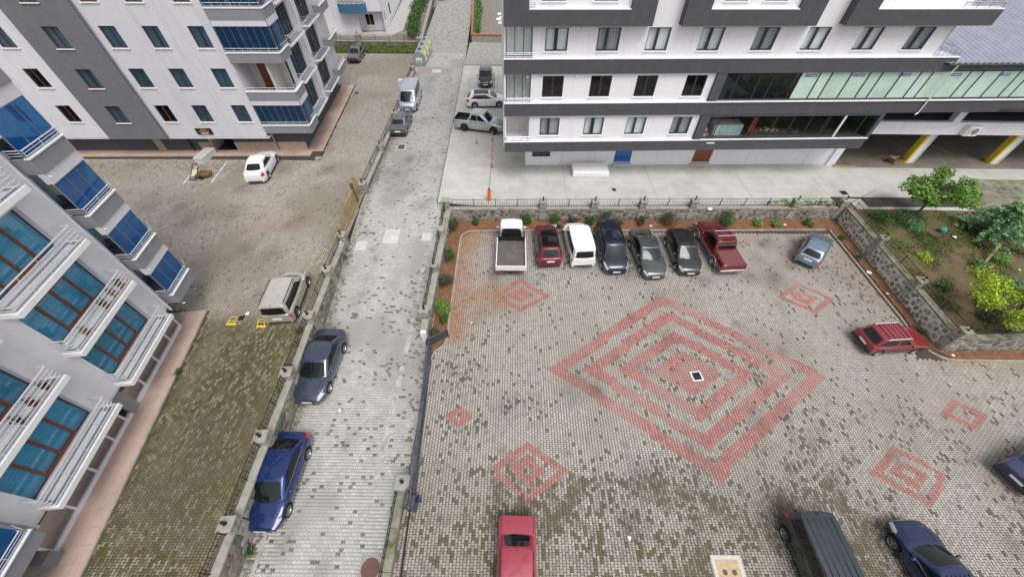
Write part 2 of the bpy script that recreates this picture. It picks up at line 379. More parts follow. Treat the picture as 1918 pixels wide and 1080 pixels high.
dcol = lerp(np.tile((.155,.140,.115), (n, 1))*(1+rng.normal(0, .14, n))[:, None], (.135,.112,.06), sst(6, 1, Y))
col[dk] = dcol[dk]
par = (~dk) & (~red) & (rng.random(n) < dens*.9); col[par] = col[par]*.78
stain = np.clip(dens*1.25*np.where(red, .6, 1)+rng.normal(0, .08, n), 0, 1)
# red earth washed over the blocks beside the beds
ot = np.clip(1.15*np.exp(-((X+3.9)/1.15)**2)*sst(12, 13.5, Y)*(.35+.9*fbm(X, Y, 8, .5))+.75*np.exp(-(((X+1.4)/1.7)**2+((Y-16.3)/1.5)**2))+.35*np.exp(-(((X+3)/1.2)**2+((Y-22.3)/1.0)**2))+.18*np.exp(-((Y-23.0)/.5)**2)+.35*np.exp(-((X-18.2)/1.3)**2-((Y-22.3)/.6)**2)
        +.30*sst(1.3, .1, 11.75-Y)*(X > 25), 0, 1)*(.45+.75*rng.random(n))
col = lerp(col, (.36,.175,.085), np.clip(ot*.9, 0, .85))
def spots(col, P):
    for x_, y_, r_, k_ in P: col *= (1-k_*np.exp(-(((X-x_)/r_)**2+((Y-y_)/(r_*1.3))**2)))[:, None]
rs = np.random.default_rng(91)
spots(col, [(rs.uniform(-3, 24), rs.uniform(17.5, 22.5), rs.uniform(.25, .6), rs.uniform(.2, .45)) for _ in range(26)]+[(rs.uniform(-3, 24), rs.uniform(1.5, 17), rs.uniform(.2, .7), rs.uniform(.1, .35)) for _ in range(34)])
for x_ in (5.2, 6.9, 14.6, 16.2): col *= (1+.07*np.exp(-((X-x_-.9*np.sin(Y*.22+x_))/.28)**2))[:, None]     # polished wheel tracks
near = np.argsort((X-np.clip(X, -4.6, 19))**2*9+(Y-1.2).clip(0)**2+(Y < 1.0)*99+((X > 8.2) & (X < 20.5) & (Y < 3))*50)[:300]
rest = np.ones(n, bool); rest[near] = False
flat = lambda y: np.zeros_like(y)
pavers('pavers', lot, X[rest], Y[rest], flat, CS(col, stain)[rest], 'y', PAV)
single_pavers(lot, X[near], Y[near], flat, CS(col, stain)[near], 'y', PAV)

# --- road
ys = np.array(sorted(set(np.linspace(-8, 120, 65))|{5, 12.9, 13, 25, 25.2, 25.7, 40}))
P = np.array([[(x, y, zroad(y)-.018) for x in (float(XL(y))-.35, float(XR(y))+.1)] for y in ys])
rd = MB().grid(P[:, ::-1]).build('road', mat('road_bed', (.30,.30,.28), .9, var=.12, scale=14, dirt=(.13,.125,.10), dirt_lo=.5, dirt_hi=.7, dscale=1.6)); struct(rd)
X, Y = paver_grid(-12.5, -4.9, -3.4, 60, 'x')
ok = (X > XL(Y)+.05) & (X < XR(Y)-.1); X, Y = X[ok], Y[ok]; n = len(X)
col = np.tile((.44,.435,.415), (n, 1))*(1+rng.normal(0, .075, n))[:, None]
col = lerp(col, (.34,.33,.31), sst(.45, .75, fbm(X, Y, 43, .3)))
dens = .02+.16*sst(.50, .72, fbm(X, Y, 44, .45))+.16*sst(24, 6, Y)*(fbm(X, Y, 46, .7) > .52)+.5*np.exp(-((X-XL(Y))/.55)**2)+.28*np.exp(-((X-XR(Y))/.9)**2)*(Y < 24)
dk = rng.random(n)+.3*(fbm(X, Y, 47, 3.)-.5) < dens*.55
dc = np.tile((.17,.155,.125), (n, 1))*(1+rng.normal(0, .14, n))[:, None]; col[dk] = dc[dk]
col = lerp(col, (.15,.14,.075), .8*np.exp(-((X-XL(Y))/.40)**2)*(rng.random(n)))
stain = np.clip(dens*1.1, 0, 1)
for x_ in (-7.6, -9.1): col *= (1+.08*np.exp(-((X-x_)/.32)**2))[:, None]
spots(col, [(rs.uniform(-11.5, -6), rs.uniform(1, 40), rs.uniform(.2, .6), rs.uniform(.15, .4)) for _ in range(30)])
far = Y > 27
near = np.argsort(np.where(Y < 1.1, 99, Y)+((X < -10) | (X > -6.6))*3)[:300]; rest = ~far; rest[near] = False
pavers('pavers', rd, X[rest], Y[rest], zroad, CS(col, stain)[rest], 'x', PAV)
pavers('far_pavers', rd, X[far], Y[far], zroad, CS(col, stain)[far], 'x', PAV, skirt=False)
single_pavers(rd, X[near], Y[near], zroad, CS(col, stain)[near], 'x', PAV)
GUTM = mat('gutter_cast', (.44,.43,.40), .9, var=.2, scale=4, dirt=(.2,.19,.15), dirt_lo=.45, dirt_hi=.7, dscale=1.5)
# gutters: pale cast strips along both road edges
for name, x0s, ysg in (('gutter', (-6.62, -6.36), np.arange(4.6, 25, .8)), ('gutter', (-11.32, -11.08), np.arange(-2, 25, .8))):
    for k, y in enumerate(ysg):
        dx = (0 if x0s[0] > -9 else (float(XL(y))+11.75)*.9)+( .012*(y-8) if x0s[0] > -9 else 0)
        z = float(zroad(y+.39)); z0 = float(zroad(y))
        w = random.uniform(-.01, .01); a, b = x0s[0]+dx+w, x0s[1]+dx+w-(.06 if x0s[0] < -9 else 0)
        if random.random() < (.93 if x0s[0] > -9 else .62):
            MB().hexa(((a,y,z0-.02),(b,y,z0-.02),(b,y+.785,z-.02),(a,y+.785,z-.02),(a,y,z0+.006),(b,y,z0+.006),(b,y+.785,z+.006),(a,y+.785,z+.006))).build('gutter_stone', KERB if x0s[0] < -9 else GUTM, rd)
# --- left courtyard
ct = MB()
ct.prism([(-60,-6),(-11.55,-6),(-11.75,2.65),(-12.05,9.6),(-12.3,13.3),(-12.45,17.1),(-12.6,20.4),(-12.25,20.5),(-12.45,26.6),(-12.65,26.8),(-12.6,40),(-13.4,61),(-60,61)], -.6, ZC-.010)
court = ct.build('courtyard', GROUTM); struct(court)
X, Y = paver_grid(-40, -11.7, -1.5, 61, 'y')
ok = (X < np.interp(Y, [-8, 2.65, 9.6, 13.3, 17.1, 20.4, 20.5, 26.7, 26.8, 40, 61], [-11.75, -12.0, -12.3, -12.5, -12.7, -12.7, -12.3, -12.45, -12.9, -12.85, -13.6]))
ok &= ~((Y < 14.05) & (X < -18.83+(14.05-Y)*.148))
ok &= (X > np.interp(Y, [14, 20, 25, 31.6, 100], [-24, -28, -34, -40, -40])) & ~((Y > 31.55) & (Y < 48.7) & (X < -17.9-(Y-31.6)*.084)) & ~((Y > 48.7) & (X < -29))
ok &= ~((Y > 59.5))
X, Y = X[ok], Y[ok]; n = len(X)
col = lerp(np.tile((.385,.35,.305), (n, 1))*(1+rng.normal(0, .085, n))[:, None], (.30,.262,.22), sst(.4, .7, fbm(X, Y, 71, .2)))
pink = np.exp(-((Y-21.8-.28*(X+20))/1.4)**2)*sst(.35, .6, fbm(X, Y, 73, .35))*.34; col = lerp(col, (.36,.235,.205), pink*(rng.random(n) < .8))
dens = .05+.28*sst(.48, .7, fbm(X, Y, 74, .3))+.4*np.exp(-((Y-30.3)/1.2)**2)*sst(-18, -20, X)
dk = rng.random(n)+.3*(fbm(X, Y, 75, 3.)-.5) < dens*.35; col[dk] = col[dk]*.66
Yb = Y+2.2*(fbm(X, Y, 78, .6)-.5); ms = sst(14.4, 12.4, Yb)*np.clip(.55+1.1*fbm(X, Y, 76, .55)-.45*np.exp(-((X+17.6-(13-Y)*.14)/.8)**2), 0, 1)
col = lerp(col, (.245,.205,.13), .85*sst(14.4, 12.4, Yb)); col = lerp(col, (.075,.068,.020), np.clip(ms*(.45+.7*rng.random(n)), 0, .95)*(rng.random(n) < .80))
gm = sst(.5, .72, fbm(X, Y, 79, .5))*sst(12, 3, Y); col = lerp(col, (.085,.10,.03), .6*gm*rng.random(n))
col = lerp(col, (.20,.16,.075), .7*np.exp(-((X-XL(Y)+1.0)/.6)**2)*rng.random(n)*(Y < 27))
stain = np.clip(dens*.9+.35*sst(13.6, 13.2, Y), 0, 1)
spots(col, [(rs.uniform(-30, -13), rs.uniform(14, 31), rs.uniform(.3, .9), rs.uniform(.12, .35)) for _ in range(34)])
patch = (X > -25.6) & (X < -22.6) & (Y > 27.2) & (Y < 31) & (np.abs(X+24.4-.08*(Y-29)) < .8); col[patch] = (.30,.275,.235)
far = Y > 33
near = np.argsort(np.where(Y < 1.6, 99, Y)+np.abs(X+14.2)*.2)[:300]; rest = ~far; rest[near] = False
zc = lambda y: np.zeros_like(y)+ZC
pavers('pavers', court, X[rest], Y[rest], zc, CS(col, stain)[rest], 'y', PAV)
pavers('far_pavers', court, X[far], Y[far], zc, CS(col, stain)[far], 'y', PAV, skirt=False)
single_pavers(court, X[near], Y[near], zc, CS(col, stain)[near], 'y', PAV)
# painted bay lines
bl = thing('bay_lines', 'two faded white parking bay lines on the brown courtyard paving', 'marking', (-27, 29, ZC))
for (x0, y0, x1, y1) in ((-28.65,30.7,-28.27,27.5), (-26.32,31.1,-25.99,27.7)):
    for k in range(4):
        a, b = k/4, (k+.86)/4
        xa, ya, xb, yb = x0+(x1-x0)*a, y0+(y1-y0)*a, x0+(x1-x0)*b, y0+(y1-y0)*b
        MB().hexa(((xa-.05,ya,ZC),(xa+.05,ya,ZC),(xb+.05,yb,ZC),(xb-.05,yb,ZC),(xa-.05,ya,ZC+.006),(xa+.05,ya,ZC+.006),(xb+.05,yb,ZC+.006),(xb-.05,yb,ZC+.006))).build('line_dash', WHITEP, bl)

# --- concrete apron by the white building, slabs with joints
ap = MB(); ap.prism([(-6.2,25.35),(27.4,25.75),(27.4,26.6),(29.2,26.55),(29.2,25.4),(38.2,25.5),(39.6,28.7),(60,29),(60,56),(-6.75,55.3)], -.6, ZA-.012)
apron = ap.build('concrete_apron', GROUT); struct(apron)
edges = [(-6.2, -2.05), (-2.03, 4.5), (4.52, 12), (12.02, 20), (20.02, 26.6), (26.62, 36), (36.02, 46), (46.02, 60)]
rows = [(25.4, 28.4), (28.42, 30.9), (30.92, 37), (37.02, 44.5), (44.52, 55.2)]
for i, (x0, x1) in enumerate(edges):
    for j, (y0, y1) in enumerate(rows):
        if j == 0 and x0 > 36: continue
        yw = lambda x: 24.80+.02174*(x+5.2) if x < 26.5 else 26.62
        yl, yr_ = (yw(x0), yw(min(x1, 26.4)) if x0 < 26 else yw(30)) if j == 0 else (y0, y0)
        if 19 < x0 < 26 and j == 0: x1 = 26.6
        if j == 0: y0 = yl
        if x0 < -6: x0b = float(XR(max(y0, 25.75)))+.04 if j else -6.15; yl = yl if j else 25.35; x0c = float(XR(y1))+.04
        else: x0b = x0c = x0
        s = MB().hexa(((x0b,yl,ZA-.1),(x1,yr_,ZA-.1),(x1,y1,ZA-.1),(x0c,y1,ZA-.1),(x0b,yl,ZA),(x1,yr_,ZA),(x1,y1,ZA),(x0c,y1,ZA))); s.build('concrete_slab', CONC, apron)
# low slab strip beside the garden
MB().box(28.1, 37.6, 25.05, 26.5, .3, ZA-.09).build('concrete_slab', CONC, apron)
fp = MB(); fp.prism([(-6.8,55.35),(-1,55.6),(-1,64.4),(-6.45,64.6)], .4, ZA+.002); fpo = fp.build('side_paving', mat('side_paving_m', (.33,.32,.29), .9, var=.2, scale=8, dirt=(.2,.19,.16), dscale=3)); struct(fpo)
X, Y = paver_grid(-6.7, -1.0, 55.5, 64.3, 'y'); n = len(X)
pavers('pavers', fpo, X, Y, lambda y: np.zeros_like(y)+ZA+.016, CS(np.tile((.36,.35,.32), (n, 1))*(1+rng.normal(0, .12, n))[:, None], np.full(n, .2)), 'y', PAV, skirt=False)
# kerbs and soil beds
def run(pts, step):
    """points at even steps along a polyline"""
    out = []; P = [np.array(p, float) for p in pts]
    for a, b in zip(P[:-1], P[1:]):
        k = max(1, round(np.linalg.norm(b-a)/step))
        out += [a+(b-a)*i/k for i in range(k)]
    return out+[P[-1]]
arcpts = lambda cx, cy, r, a0, a1, k=5: [(cx+r*math.cos(math.radians(a0+(a1-a0)*i/k)), cy+r*math.sin(math.radians(a0+(a1-a0)*i/k))) for i in range(k+1)]
kerb_line = [(-4.95,11.15)]+arcpts(-5.1, 13.0, 1.05, -62, 0, 4)+[(-4.08,15),(-4.1,22.2)]+arcpts(-3.1, 22.15, 1.0, 180, 90, 4)+[(0,23.2),(25.4,23.72)]
kerb2 = [(25.75,23.7),(25.66,14.9)]+arcpts(26.9, 13.1, 1.35, 180, 270, 5)+[(32.5,11.72)]
soil = MB()
soil.prism([(-5.2,11.3),(-4.05,13),(-4.1,22.3),(-3.2,23.15),(26.0,23.75),(26.0,15),(25.7,13),(26.9,11.78),(33,11.78),(33,13),(26.6,12.9),(27.2,25.2),(-5.1,24.6),(-5.2,13)], -.5, .05)
bed = soil.build('soil_bed', SOIL); struct(bed)
# lumps of earth on the bed
lump = MB()
for k in range(620):
    t = random.random()
    if t < .22: x, y = random.uniform(-5.0, -4.2), random.uniform(12.8, 23.5)
    elif t < .70: x, y = random.uniform(-4.5, 26), random.uniform(23.5, 24.7)
    elif t < .9: x, y = random.uniform(25.9, 26.7), random.uniform(13.5, 24)
    else: x, y = random.uniform(26.8, 31), random.uniform(11.9, 12.5)
    r = random.uniform(.03, .10); h = r*random.uniform(.3, .6)
    nn = 6; ph = random.random()*6
    vs = [(x+r*random.uniform(.7, 1.2)*math.cos(ph+6.283*i/nn), y+r*random.uniform(.7, 1.2)*math.sin(ph+6.283*i/nn), .045) for i in range(nn)]+[(x, y, .05+h)]
    lump.add(vs, [(i, (i+1) % nn, nn) for i in range(nn)])
lo = lump.build('soil_clods', SOIL, bed); lo['kind'] = 'stuff'
for line in (kerb_line, kerb2):
    pts = run(line, .5)
    for a, b in zip(pts[:-1], pts[1:]):
        d = (b-a); L = np.linalg.norm(d); d = d/L; nrm = np.array([-d[1], d[0]])*.05; a2 = a+d*.006; b2 = b-d*.006
        j = random.uniform(-.006, .006)
        q = [a2-nrm, b2-nrm, b2+nrm, a2+nrm]
        MB().hexa([(p[0], p[1], -.1) for p in q]+[(p[0], p[1], .105+j) for p in q]).build('kerb_stone', KERB, bed)
# garden terrain
gx, gy = np.meshgrid(np.linspace(26.9, 62, 60), np.linspace(12.9, 28.5, 44), indexing='ij')
gz = 1.0+.35*fbm(gx, gy, 51, .35)+.10*fbm(gx, gy, 52, 1.8)-.25*sst(34, 40, gx)
gz = np.where((gy > 24.9), np.minimum(gz, 1.05), gz)
gd = MB().grid(np.stack([gx, gy, gz], 2)).build('garden_ground', GARD, smooth=60); struct(gd)
def gardz(x, y): return 1.0+.35*float(fbm(np.array([x]), np.array([y]), 51, .35)[0])+.10*float(fbm(np.array([x]), np.array([y]), 52, 1.8)[0])-.25*float(sst(34, 40, np.array([x]))[0])
# ---------------- stone walls, pillars, fences, gates ----------------
ORD = ['first', 'second', 'third', 'fourth', 'fifth', 'sixth', 'seventh', 'eighth', 'ninth', 'tenth']
def stones(F, s0, s1, zlo, zhi, out, parent, size=.34, cap=300, k_=.82, pal=None):
    """field stones: radial samples of jittered Voronoi cells, each its own mesh"""
    pts = []; nz = max(1, round((zhi-zlo)/size)); ns = max(1, round((s1-s0)/size))
    hz, hs_ = (zhi-zlo)/nz, (s1-s0)/ns
    for i in range(-1, ns+1):
        for k in range(-1, nz+1):
            pts.append((s0+(i+.5+random.uniform(-.46, .46)+(.25 if k % 2 else -.25))*hs_, zlo+(k+.5+random.uniform(-.42, .42))*hz))
    P = np.array(pts); cnt = 0; extra = MB()
    for c in P:
        if not (s0 < c[0] < s1 and zlo < c[1] < zhi): continue
        dv = P-c; dd = np.hypot(dv[:, 0], dv[:, 1]); nb = dv[(dd > 1e-6) & (dd < size*3)]; nl = np.hypot(nb[:, 0], nb[:, 1])
        N = 10; ring = []
        for a in range(N):
            t = 2*math.pi*a/N; u = np.array([math.cos(t), math.sin(t)]); pr = nb@u
            m_ = pr > 1e-6; r = np.min(nl[m_]**2/(2*pr[m_])) if m_.any() else size
            r = min(r, size*.75)*k_
            s, z = c+u*r; ring.append((min(max(s, s0+.01), s1-.01), min(max(z, zlo+.01), zhi-.01)))
        h = random.uniform(.02, .055)
        ctr = np.mean(ring, 0)
        V = [F.pt(s, z, out-.01) for s, z in ring]+[F.pt(ctr[0]+(s-ctr[0])*.9, ctr[1]+(z-ctr[1])*.9, out+h*.75) for s, z in ring]+[F.pt(ctr[0]+(s-ctr[0])*.55, ctr[1]+(z-ctr[1])*.55, out+h) for s, z in ring]
        fs = [(i, (i+1) % N, N+(i+1) % N, N+i) for i in range(N)]+[(N+i, N+(i+1) % N, 2*N+(i+1) % N, 2*N+i) for i in range(N)]+[tuple(range(2*N, 3*N))]
        cnt += 1
        if cnt <= cap: MB().add(V, fs).build('stone', random.choice(pal or STONES), parent, smooth=50)
        else: extra.add(V, fs)
    if extra.v: extra.build('stones', STONES[0], parent, smooth=50)['kind'] = 'stuff'
def pillar(parent, x, y, z0, z1, w=.27, lamp=True, deg=0, capm=None, stone=True):
    m = MB(); r = math.radians(deg)
    def P(k): return [(x+(a*math.cos(r)-b*math.sin(r))*k, y+(a*math.sin(r)+b*math.cos(r))*k) for a, b in ((-w,-w),(w,-w),(w,w),(-w,w))]
    m.prism(P(1), z0, z1-.12)
    p = m.build('pillar', MORTAR, parent)
    if stone:
        for side in range(4):
            a, b = P(1)[side], P(1)[(side+1) % 4]
            F = Frame(a, math.degrees(math.atan2(b[1]-a[1], b[0]-a[0])))
            zz = max(z0, z1-1.1)
            if F.n[1] < -.3 or F.n[0]*(-x) > 0:
                for s, z in ((.14, zz+.2), (.38, zz+.22), (.16, zz+.55), (.40, zz+.56), (.27, zz+.85)):
                    if z > z1-.2: continue
                    ring = [(s+.11*math.cos(i)*random.uniform(.8, 1.1), z+.13*math.sin(i)*random.uniform(.8, 1.1)) for i in np.arange(8)*math.pi/4]
                    MB().add([F.pt(u, v, -.01) for u, v in ring]+[F.pt(s+(u-s)*.75, z+(v-z)*.75, .03) for u, v in ring], [(i, (i+1) % 8, 8+(i+1) % 8, 8+i) for i in range(8)]+[tuple(range(8, 16))]).build('stone', random.choice(STONES), p, smooth=50)
    c = MB(); q = P(1.13); q2 = P(1.0)
    c.add([(a, b, z1-.12) for a, b in q]+[(a, b, z1-.03) for a, b in q]+[(a, b, z1) for a, b in q2], [(3,2,1,0),(0,1,5,4),(1,2,6,5),(2,3,7,6),(3,0,4,7),(4,5,9,8),(5,6,10,9),(6,7,11,10),(7,4,8,11),(8,9,10,11)])
    c.build('cap', capm or CONCW, p)
    if lamp:
        l = MB(); l.tube((x, y, z1), (x, y, z1+.16), .025, 6); l.lathe([(.0, .34), (.05, .32), (.075, .26), (.06, .18), (.03, .14)][::-1], 10, (x, y, z1)); l.lathe([(.09, .0), (.09, .02), (.0, .03)], 8, (x, y, z1)); l.build('lamp', IRON, p)
    return p
def fence(A, B, z, h, label, pitch=.14, posts=2, zb=None, curl=True, material=None, group=None):
    """iron fence panel from A to B standing at height z (zb = height at B)"""
    A, B = np.array(A, float), np.array(B, float); L = np.linalg.norm(B-A); zb = z if zb is None else zb; material = material or IRON
    t = thing('iron_fence', label, 'fence', ((A[0]+B[0])/2, (A[1]+B[1])/2, (z+zb)/2), 0, group)
    P = lambda k, dz: (*(A+(B-A)*k), z+(zb-z)*k+dz)
    for dz, nm in ((h-.03, 'top_rail'), (.10, 'bottom_rail')): MB().tube(P(0, dz), P(1, dz), .018, 5).build(nm, material, t)
    for k in range(posts+1): MB().tube(P(k/posts*.998+.001, -.02), P(k/posts*.998+.001, h+.05), .026, 6).build('post', material, t)
    b = MB(); n = int(L/pitch)
    for i in range(1, n):
        k = i/n; b.tube(P(k, .08), P(k, h-.02), .009, 4, cap=False)
        if curl and i % 2: b.tube(P(k-.028/L*1, h*.45), P(k+.028/L, h*.62), .012, 4); b.tube(P(k+.03/L, h*.45), P(k-.03/L, h*.62), .012, 4)
    b.build('bars', material, t)['kind'] = 'stuff'; return t

# far wall of the lot
A, B = (-5.2, 24.42), (27.0, 25.12); deg = math.degrees(math.atan2(B[1]-A[1], B[0]-A[0])); F = Frame(A, deg); LEN = math.hypot(B[0]-A[0], B[1]-A[1])
w = thing('stone_wall', 'grey rubble stone retaining wall behind the row of parked cars', 'wall', (11, 24.8, 0))
MB().fbox(F, 0, LEN, -.2, 1.12, -.34, 0).build('wall_core', MORTAR, w)
stones(F, .05, LEN-.05, .03, 1.10, 0, w, .37, 300, .88)
cuts = [0, 7.62, 11.77, 15.66, 19.76, 24.0, 28.08, LEN]
for k, (a, b) in enumerate(zip(cuts[:-1], cuts[1:])): MB().fbox(F, a+.004, b-.004, 1.12, 1.235+random.uniform(-.01, .01), -.36, .04+random.uniform(0, .02)).build('coping', CONCW, w)
fp_ = [-.3]
for s in (7.62, 11.77, 15.66, 19.76, 28.08, 31.95):
    x, y, _ = F.pt(s, 0, -.16); pillar(w, x, y, .2, 1.92, .25, True, deg)
for k, (a, b) in enumerate(((.3, 7.35), (7.9, 11.5), (12.05, 15.4), (15.95, 19.5), (20.05, 23.9), (24.0, 27.8), (28.35, 31.7))):
    pa, pb = F.pt(a, 0, -.26), F.pt(b, 0, -.26)
    fence(pa[:2], pb[:2], 1.24, .72, 'black iron fence panel on the wall behind the parked cars, %s from the left' % ORD[k], posts=4 if b-a > 5 else 2, group='fence panels on the far lot wall')
PALST = [mat('pale_stone_%s' % n, c, .9, var=.25, scale=7, bump=.6, bscale=30) for n, c in (('grey', (.29,.28,.255)), ('warm', (.28,.24,.20)), ('dark', (.18,.18,.172)), ('light', (.38,.37,.335)))]
# right wall beside the garden
A, B = (26.45, 12.42), (27.0, 24.95); deg = math.degrees(math.atan2(B[1]-A[1], B[0]-A[0])); F = Frame(A, deg, -1); LEN = math.hypot(B[0]-A[0], B[1]-A[1])
w = thing('stone_wall', 'round-stoned retaining wall with pale joints between the lot and the garden', 'wall', (26.8, 18.7, 0))
MB().fbox(F, 0, LEN, -.2, 1.26, -.36, 0).build('wall_core', mat('mortar_pale', (.64,.615,.54), .95, var=.12, scale=4, dirt=(.45,.43,.36), dscale=1.2, bump=.5, bscale=50), w)
stones(F, .04, LEN-.04, .04, 1.22, 0, w, .34, 300, .78, PALST)
for a, b in ((0, 4.2), (4.21, 8.3), (8.31, LEN)): MB().fbox(F, a, b, 1.26, 1.37, -.42, .03).build('coping', CONCM, w)
for s in (.25, 4.2, 8.35): x, y, _ = F.pt(s, 0, -.18); pillar(w, x, y, .4, 1.93, .27, True, deg, CONCM)
for k, (a, b) in enumerate(((.55, 3.9), (4.5, 8.05), (8.65, 12.3))):
    pa, pb = F.pt(a, 0, -.33), F.pt(b, 0, -.33); fence(pa[:2], pb[:2], 1.37, .68, 'rusty dark fence panel beside the garden, %s from the red wagon' % ORD[k], group='fence panels beside the garden')
A, B = (26.45, 12.38), (33.5, 12.6); deg = math.degrees(math.atan2(B[1]-A[1], B[0]-A[0])); F = Frame(A, deg)
w = thing('stone_wall', 'mossy stone wall under the lime-green bush at the right edge', 'wall', (30, 12.5, 0))
MB().fbox(F, .0, 7.0, -.2, 1.24, -.36, 0).build('wall_core', MORTAR, w); stones(F, .06, 6.9, .04, 1.2, 0, w, .36)
MB().fbox(F, .42, 7, 1.24, 1.36, -.4, .05).build('coping', CONCM, w)
fence(F.pt(.8, 0, -.3)[:2], F.pt(6.8, 0, -.3)[:2], 1.36, .68, 'dark fence panel half hidden by the lime-green bush', posts=3)
# wall between road and lot
w = thing('boundary_wall', 'low wall with square pillars between the road and the shrub bed', 'wall', (-5.3, 19, 0))
F = Frame((-5.15, 12.95), 89.3, 1)   # faces the lot (+x)
L2 = 11.7
MB().fbox(F, 0, L2, -.2, 1.02, -.34, 0).build('wall_core', MORTAR, w); stones(F, .06, L2-.05, .06, 1.0, 0, w, .36)
for a, b in ((0, 3.9), (3.91, 7.7), (7.71, L2)): MB().fbox(F, a, b, 1.02, 1.13, -.37, .04).build('coping', CONCW, w)
for y, zt in ((13.95, 1.78), (17.85, 1.70), (21.5, 1.72), (24.72, 1.95)): pillar(w, -5.36, y, -.1, zt, .26, y < 24 and y != 21.5, -1)
for k, (a, b) in enumerate(((14.3, 17.5), (18.2, 21.2), (21.8, 24.4))): fence((-5.46, a), (-5.46, b), 1.13, .70, 'black fence panel between the road and the shrub bed, %s from the open gate' % ORD[k], group='fence panels along the shrub bed')
MB().cbox(-5.55, -5.2, 12.75, 13.55, 0, .95, .04).build('gate_post_block', PLASTICW, w)
# lower wall at the bottom of the picture
w = thing('boundary_wall', 'mossy concrete kerb wall at the bottom with a lamp pillar at its end', 'wall', (-5.1, 1, 0))
MB().box(-5.28, -4.92, -5, 4.3, -.4, .50).build('wall_core', CONCM, w)
for a in np.arange(-5, 4.2, 1.55): MB().cbox(-5.32, -4.88, a, min(a+1.54, 4.25), .50, .58, .02).build('coping', CONCM, w)
pillar(w, -4.98, 4.5, -.3, .98, .30, True, -2, None, False)
fence((-5.26, -4.6), (-5.22, 4.1), .58, .45, 'low wrought-iron fence on the mossy kerb wall at the bottom', posts=3, pitch=.20)
# sliding gate standing open
t = thing('sliding_gate', 'long dark grey sliding gate standing along the lot entrance', 'gate', (-4.7, 8, 0), 0)
GA, GB = np.array((-4.45, 3.7)), np.array((-4.86, 12.1))
gp = lambda k, z, dx=0: (*(GA+(GB-GA)*k+np.array((dx, 0))), z)
for z, nm in ((1.30, 'top_rail'), (.13, 'bottom_rail'), (.72, 'middle_rail')): MB().tube(gp(0, z), gp(1, z), .045 if z > 1 else .035, 6).build(nm, IRONG, t)
for k in range(9): MB().tube(gp(k/8, .1), gp(k/8, 1.3), .035, 6).build('upright', IRONG, t)
b = MB()
for k in range(1, 84): b.tube(gp(k/84, .13), gp(k/84, 1.28), .011, 4, cap=False)
b.build('bars', IRONG, t)['kind'] = 'stuff'
MB().box(-4.95, -4.86, 11.7, 12.05, 1.0, 1.45).build('handle', IRON, t)
MB().hexa([(*(GA+np.array(d)), z) for z in (.004, .03) for d in ((-.04, -7), (.04, -7), (-.37, 8.6), (-.45, 8.6))]).build('floor_rail', IRON, t)
t = thing('gate_motor', 'dark blue gate motor box with guide frame by the lamp pillar', 'motor', (-4.45, 3.9, 0))
MB().cbox(-4.50, -4.30, 3.45, 4.0, 0, .95, .03).build('housing', IRONG, t); MB().lathe([(.0, .10), (.12, .08), (.12, -.08), (0, -.1)], 10, (-4.17, 3.85, .5), 'y').build('drum', mat('motor_blue', (.02,.03,.14), .4), t)
m = MB()
for x in (-4.60, -4.38): m.tube((x, 3.45, 0), (x, 3.45, 1.5), .03, 6); m.tube((x, 4.1, 0), (x, 4.1, 1.5), .03, 6); m.tube((x, 3.45, 1.5), (x, 4.1, 1.5), .03, 6)
m.tube((-4.6, 3.45, 1.5), (-4.38, 3.45, 1.5), .03); m.tube((-4.6, 4.1, 1.5), (-4.38, 4.1, 1.5), .03); m.build('guide_frame', IRONG, t)
t = thing('hinged_gate', 'small dark hinged gate leaf swung open beside the shrub bed', 'gate', (-4.9, 12.4, 0))
a, b2 = np.array((-4.95, 12.35)), np.array((-3.95, 13.05)); gp2 = lambda k, z: (*(a+(b2-a)*k), z)
MB().tube(gp2(0, .95), gp2(1, .95), .03).build('top_rail', IRONG, t); MB().tube(gp2(0, .12), gp2(1, .12), .03).build('bottom_rail', IRONG, t)
for k in (0, 1): MB().tube(gp2(k, .05), gp2(k, 1.0), .035).build('stile', IRON, t)
MB().quad(gp2(.02, .14), gp2(.98, .14), gp2(.98, .93), gp2(.02, .93)).build('mesh_panel', mat('gate_sheet', (.06,.045,.05), .6, var=.2), t)

# left wall of the road, with the courtyard behind it
def court_wall(ys, label, top, flabel, zfun, first=0):
    w = thing('boundary_wall', label, 'wall', (float(XL(ys[0]))-.2, (ys[0]+ys[-1])/2, 0))
    for k, (y0, y1) in enumerate(zip(ys[:-1], ys[1:])):
        x0, x1 = float(XL(y0)), float(XL(y1)); F = Frame((x0, y0), math.degrees(math.atan2(y1-y0, x1-x0)), 1); L = math.hypot(y1-y0, x1-x0)
        zb0, zb1 = float(zfun(y0))-.15, float(zfun(y1))-.15
        MB().hexa([F.pt(0, zb0, 0), F.pt(L, zb1, 0), F.pt(L, zb1, -.36), F.pt(0, zb0, -.36), F.pt(0, top, -.04), F.pt(L, top, -.04), F.pt(L, top, -.36), F.pt(0, top, -.36)]).build('wall_core', CONCM, w)
        if top-zb0 > .5: stones(F, .05, L-.05, max(zb0, zb1)+.15, top-.03, -.02, w, .40, 40)
        MB().fbox(F, .003, L-.003, top, top+.11, -.42, .03).build('coping', CONCW, w)
        pa, pb = F.pt(.32, 0, -.32), F.pt(L-.32, 0, -.32)
        fence(pa[:2], pb[:2], top+.11, .62, flabel % ORD[k+first], posts=2, pitch=.19, group='fence panels along the left side of the road')
    for y in ys:
        x = float(XL(y))-.22; pillar(w, x, y, float(zfun(y))-.1, top+.62, .27, True, 3)
court_wall([-3, -.6, 2.65, 6.2, 9.58, 13.33, 17.09, 20.5], 'long mossy stone wall with lamp pillars on the left of the road', 1.32, 'black fence panel on the wall left of the near road, %s from the bottom', zroad)
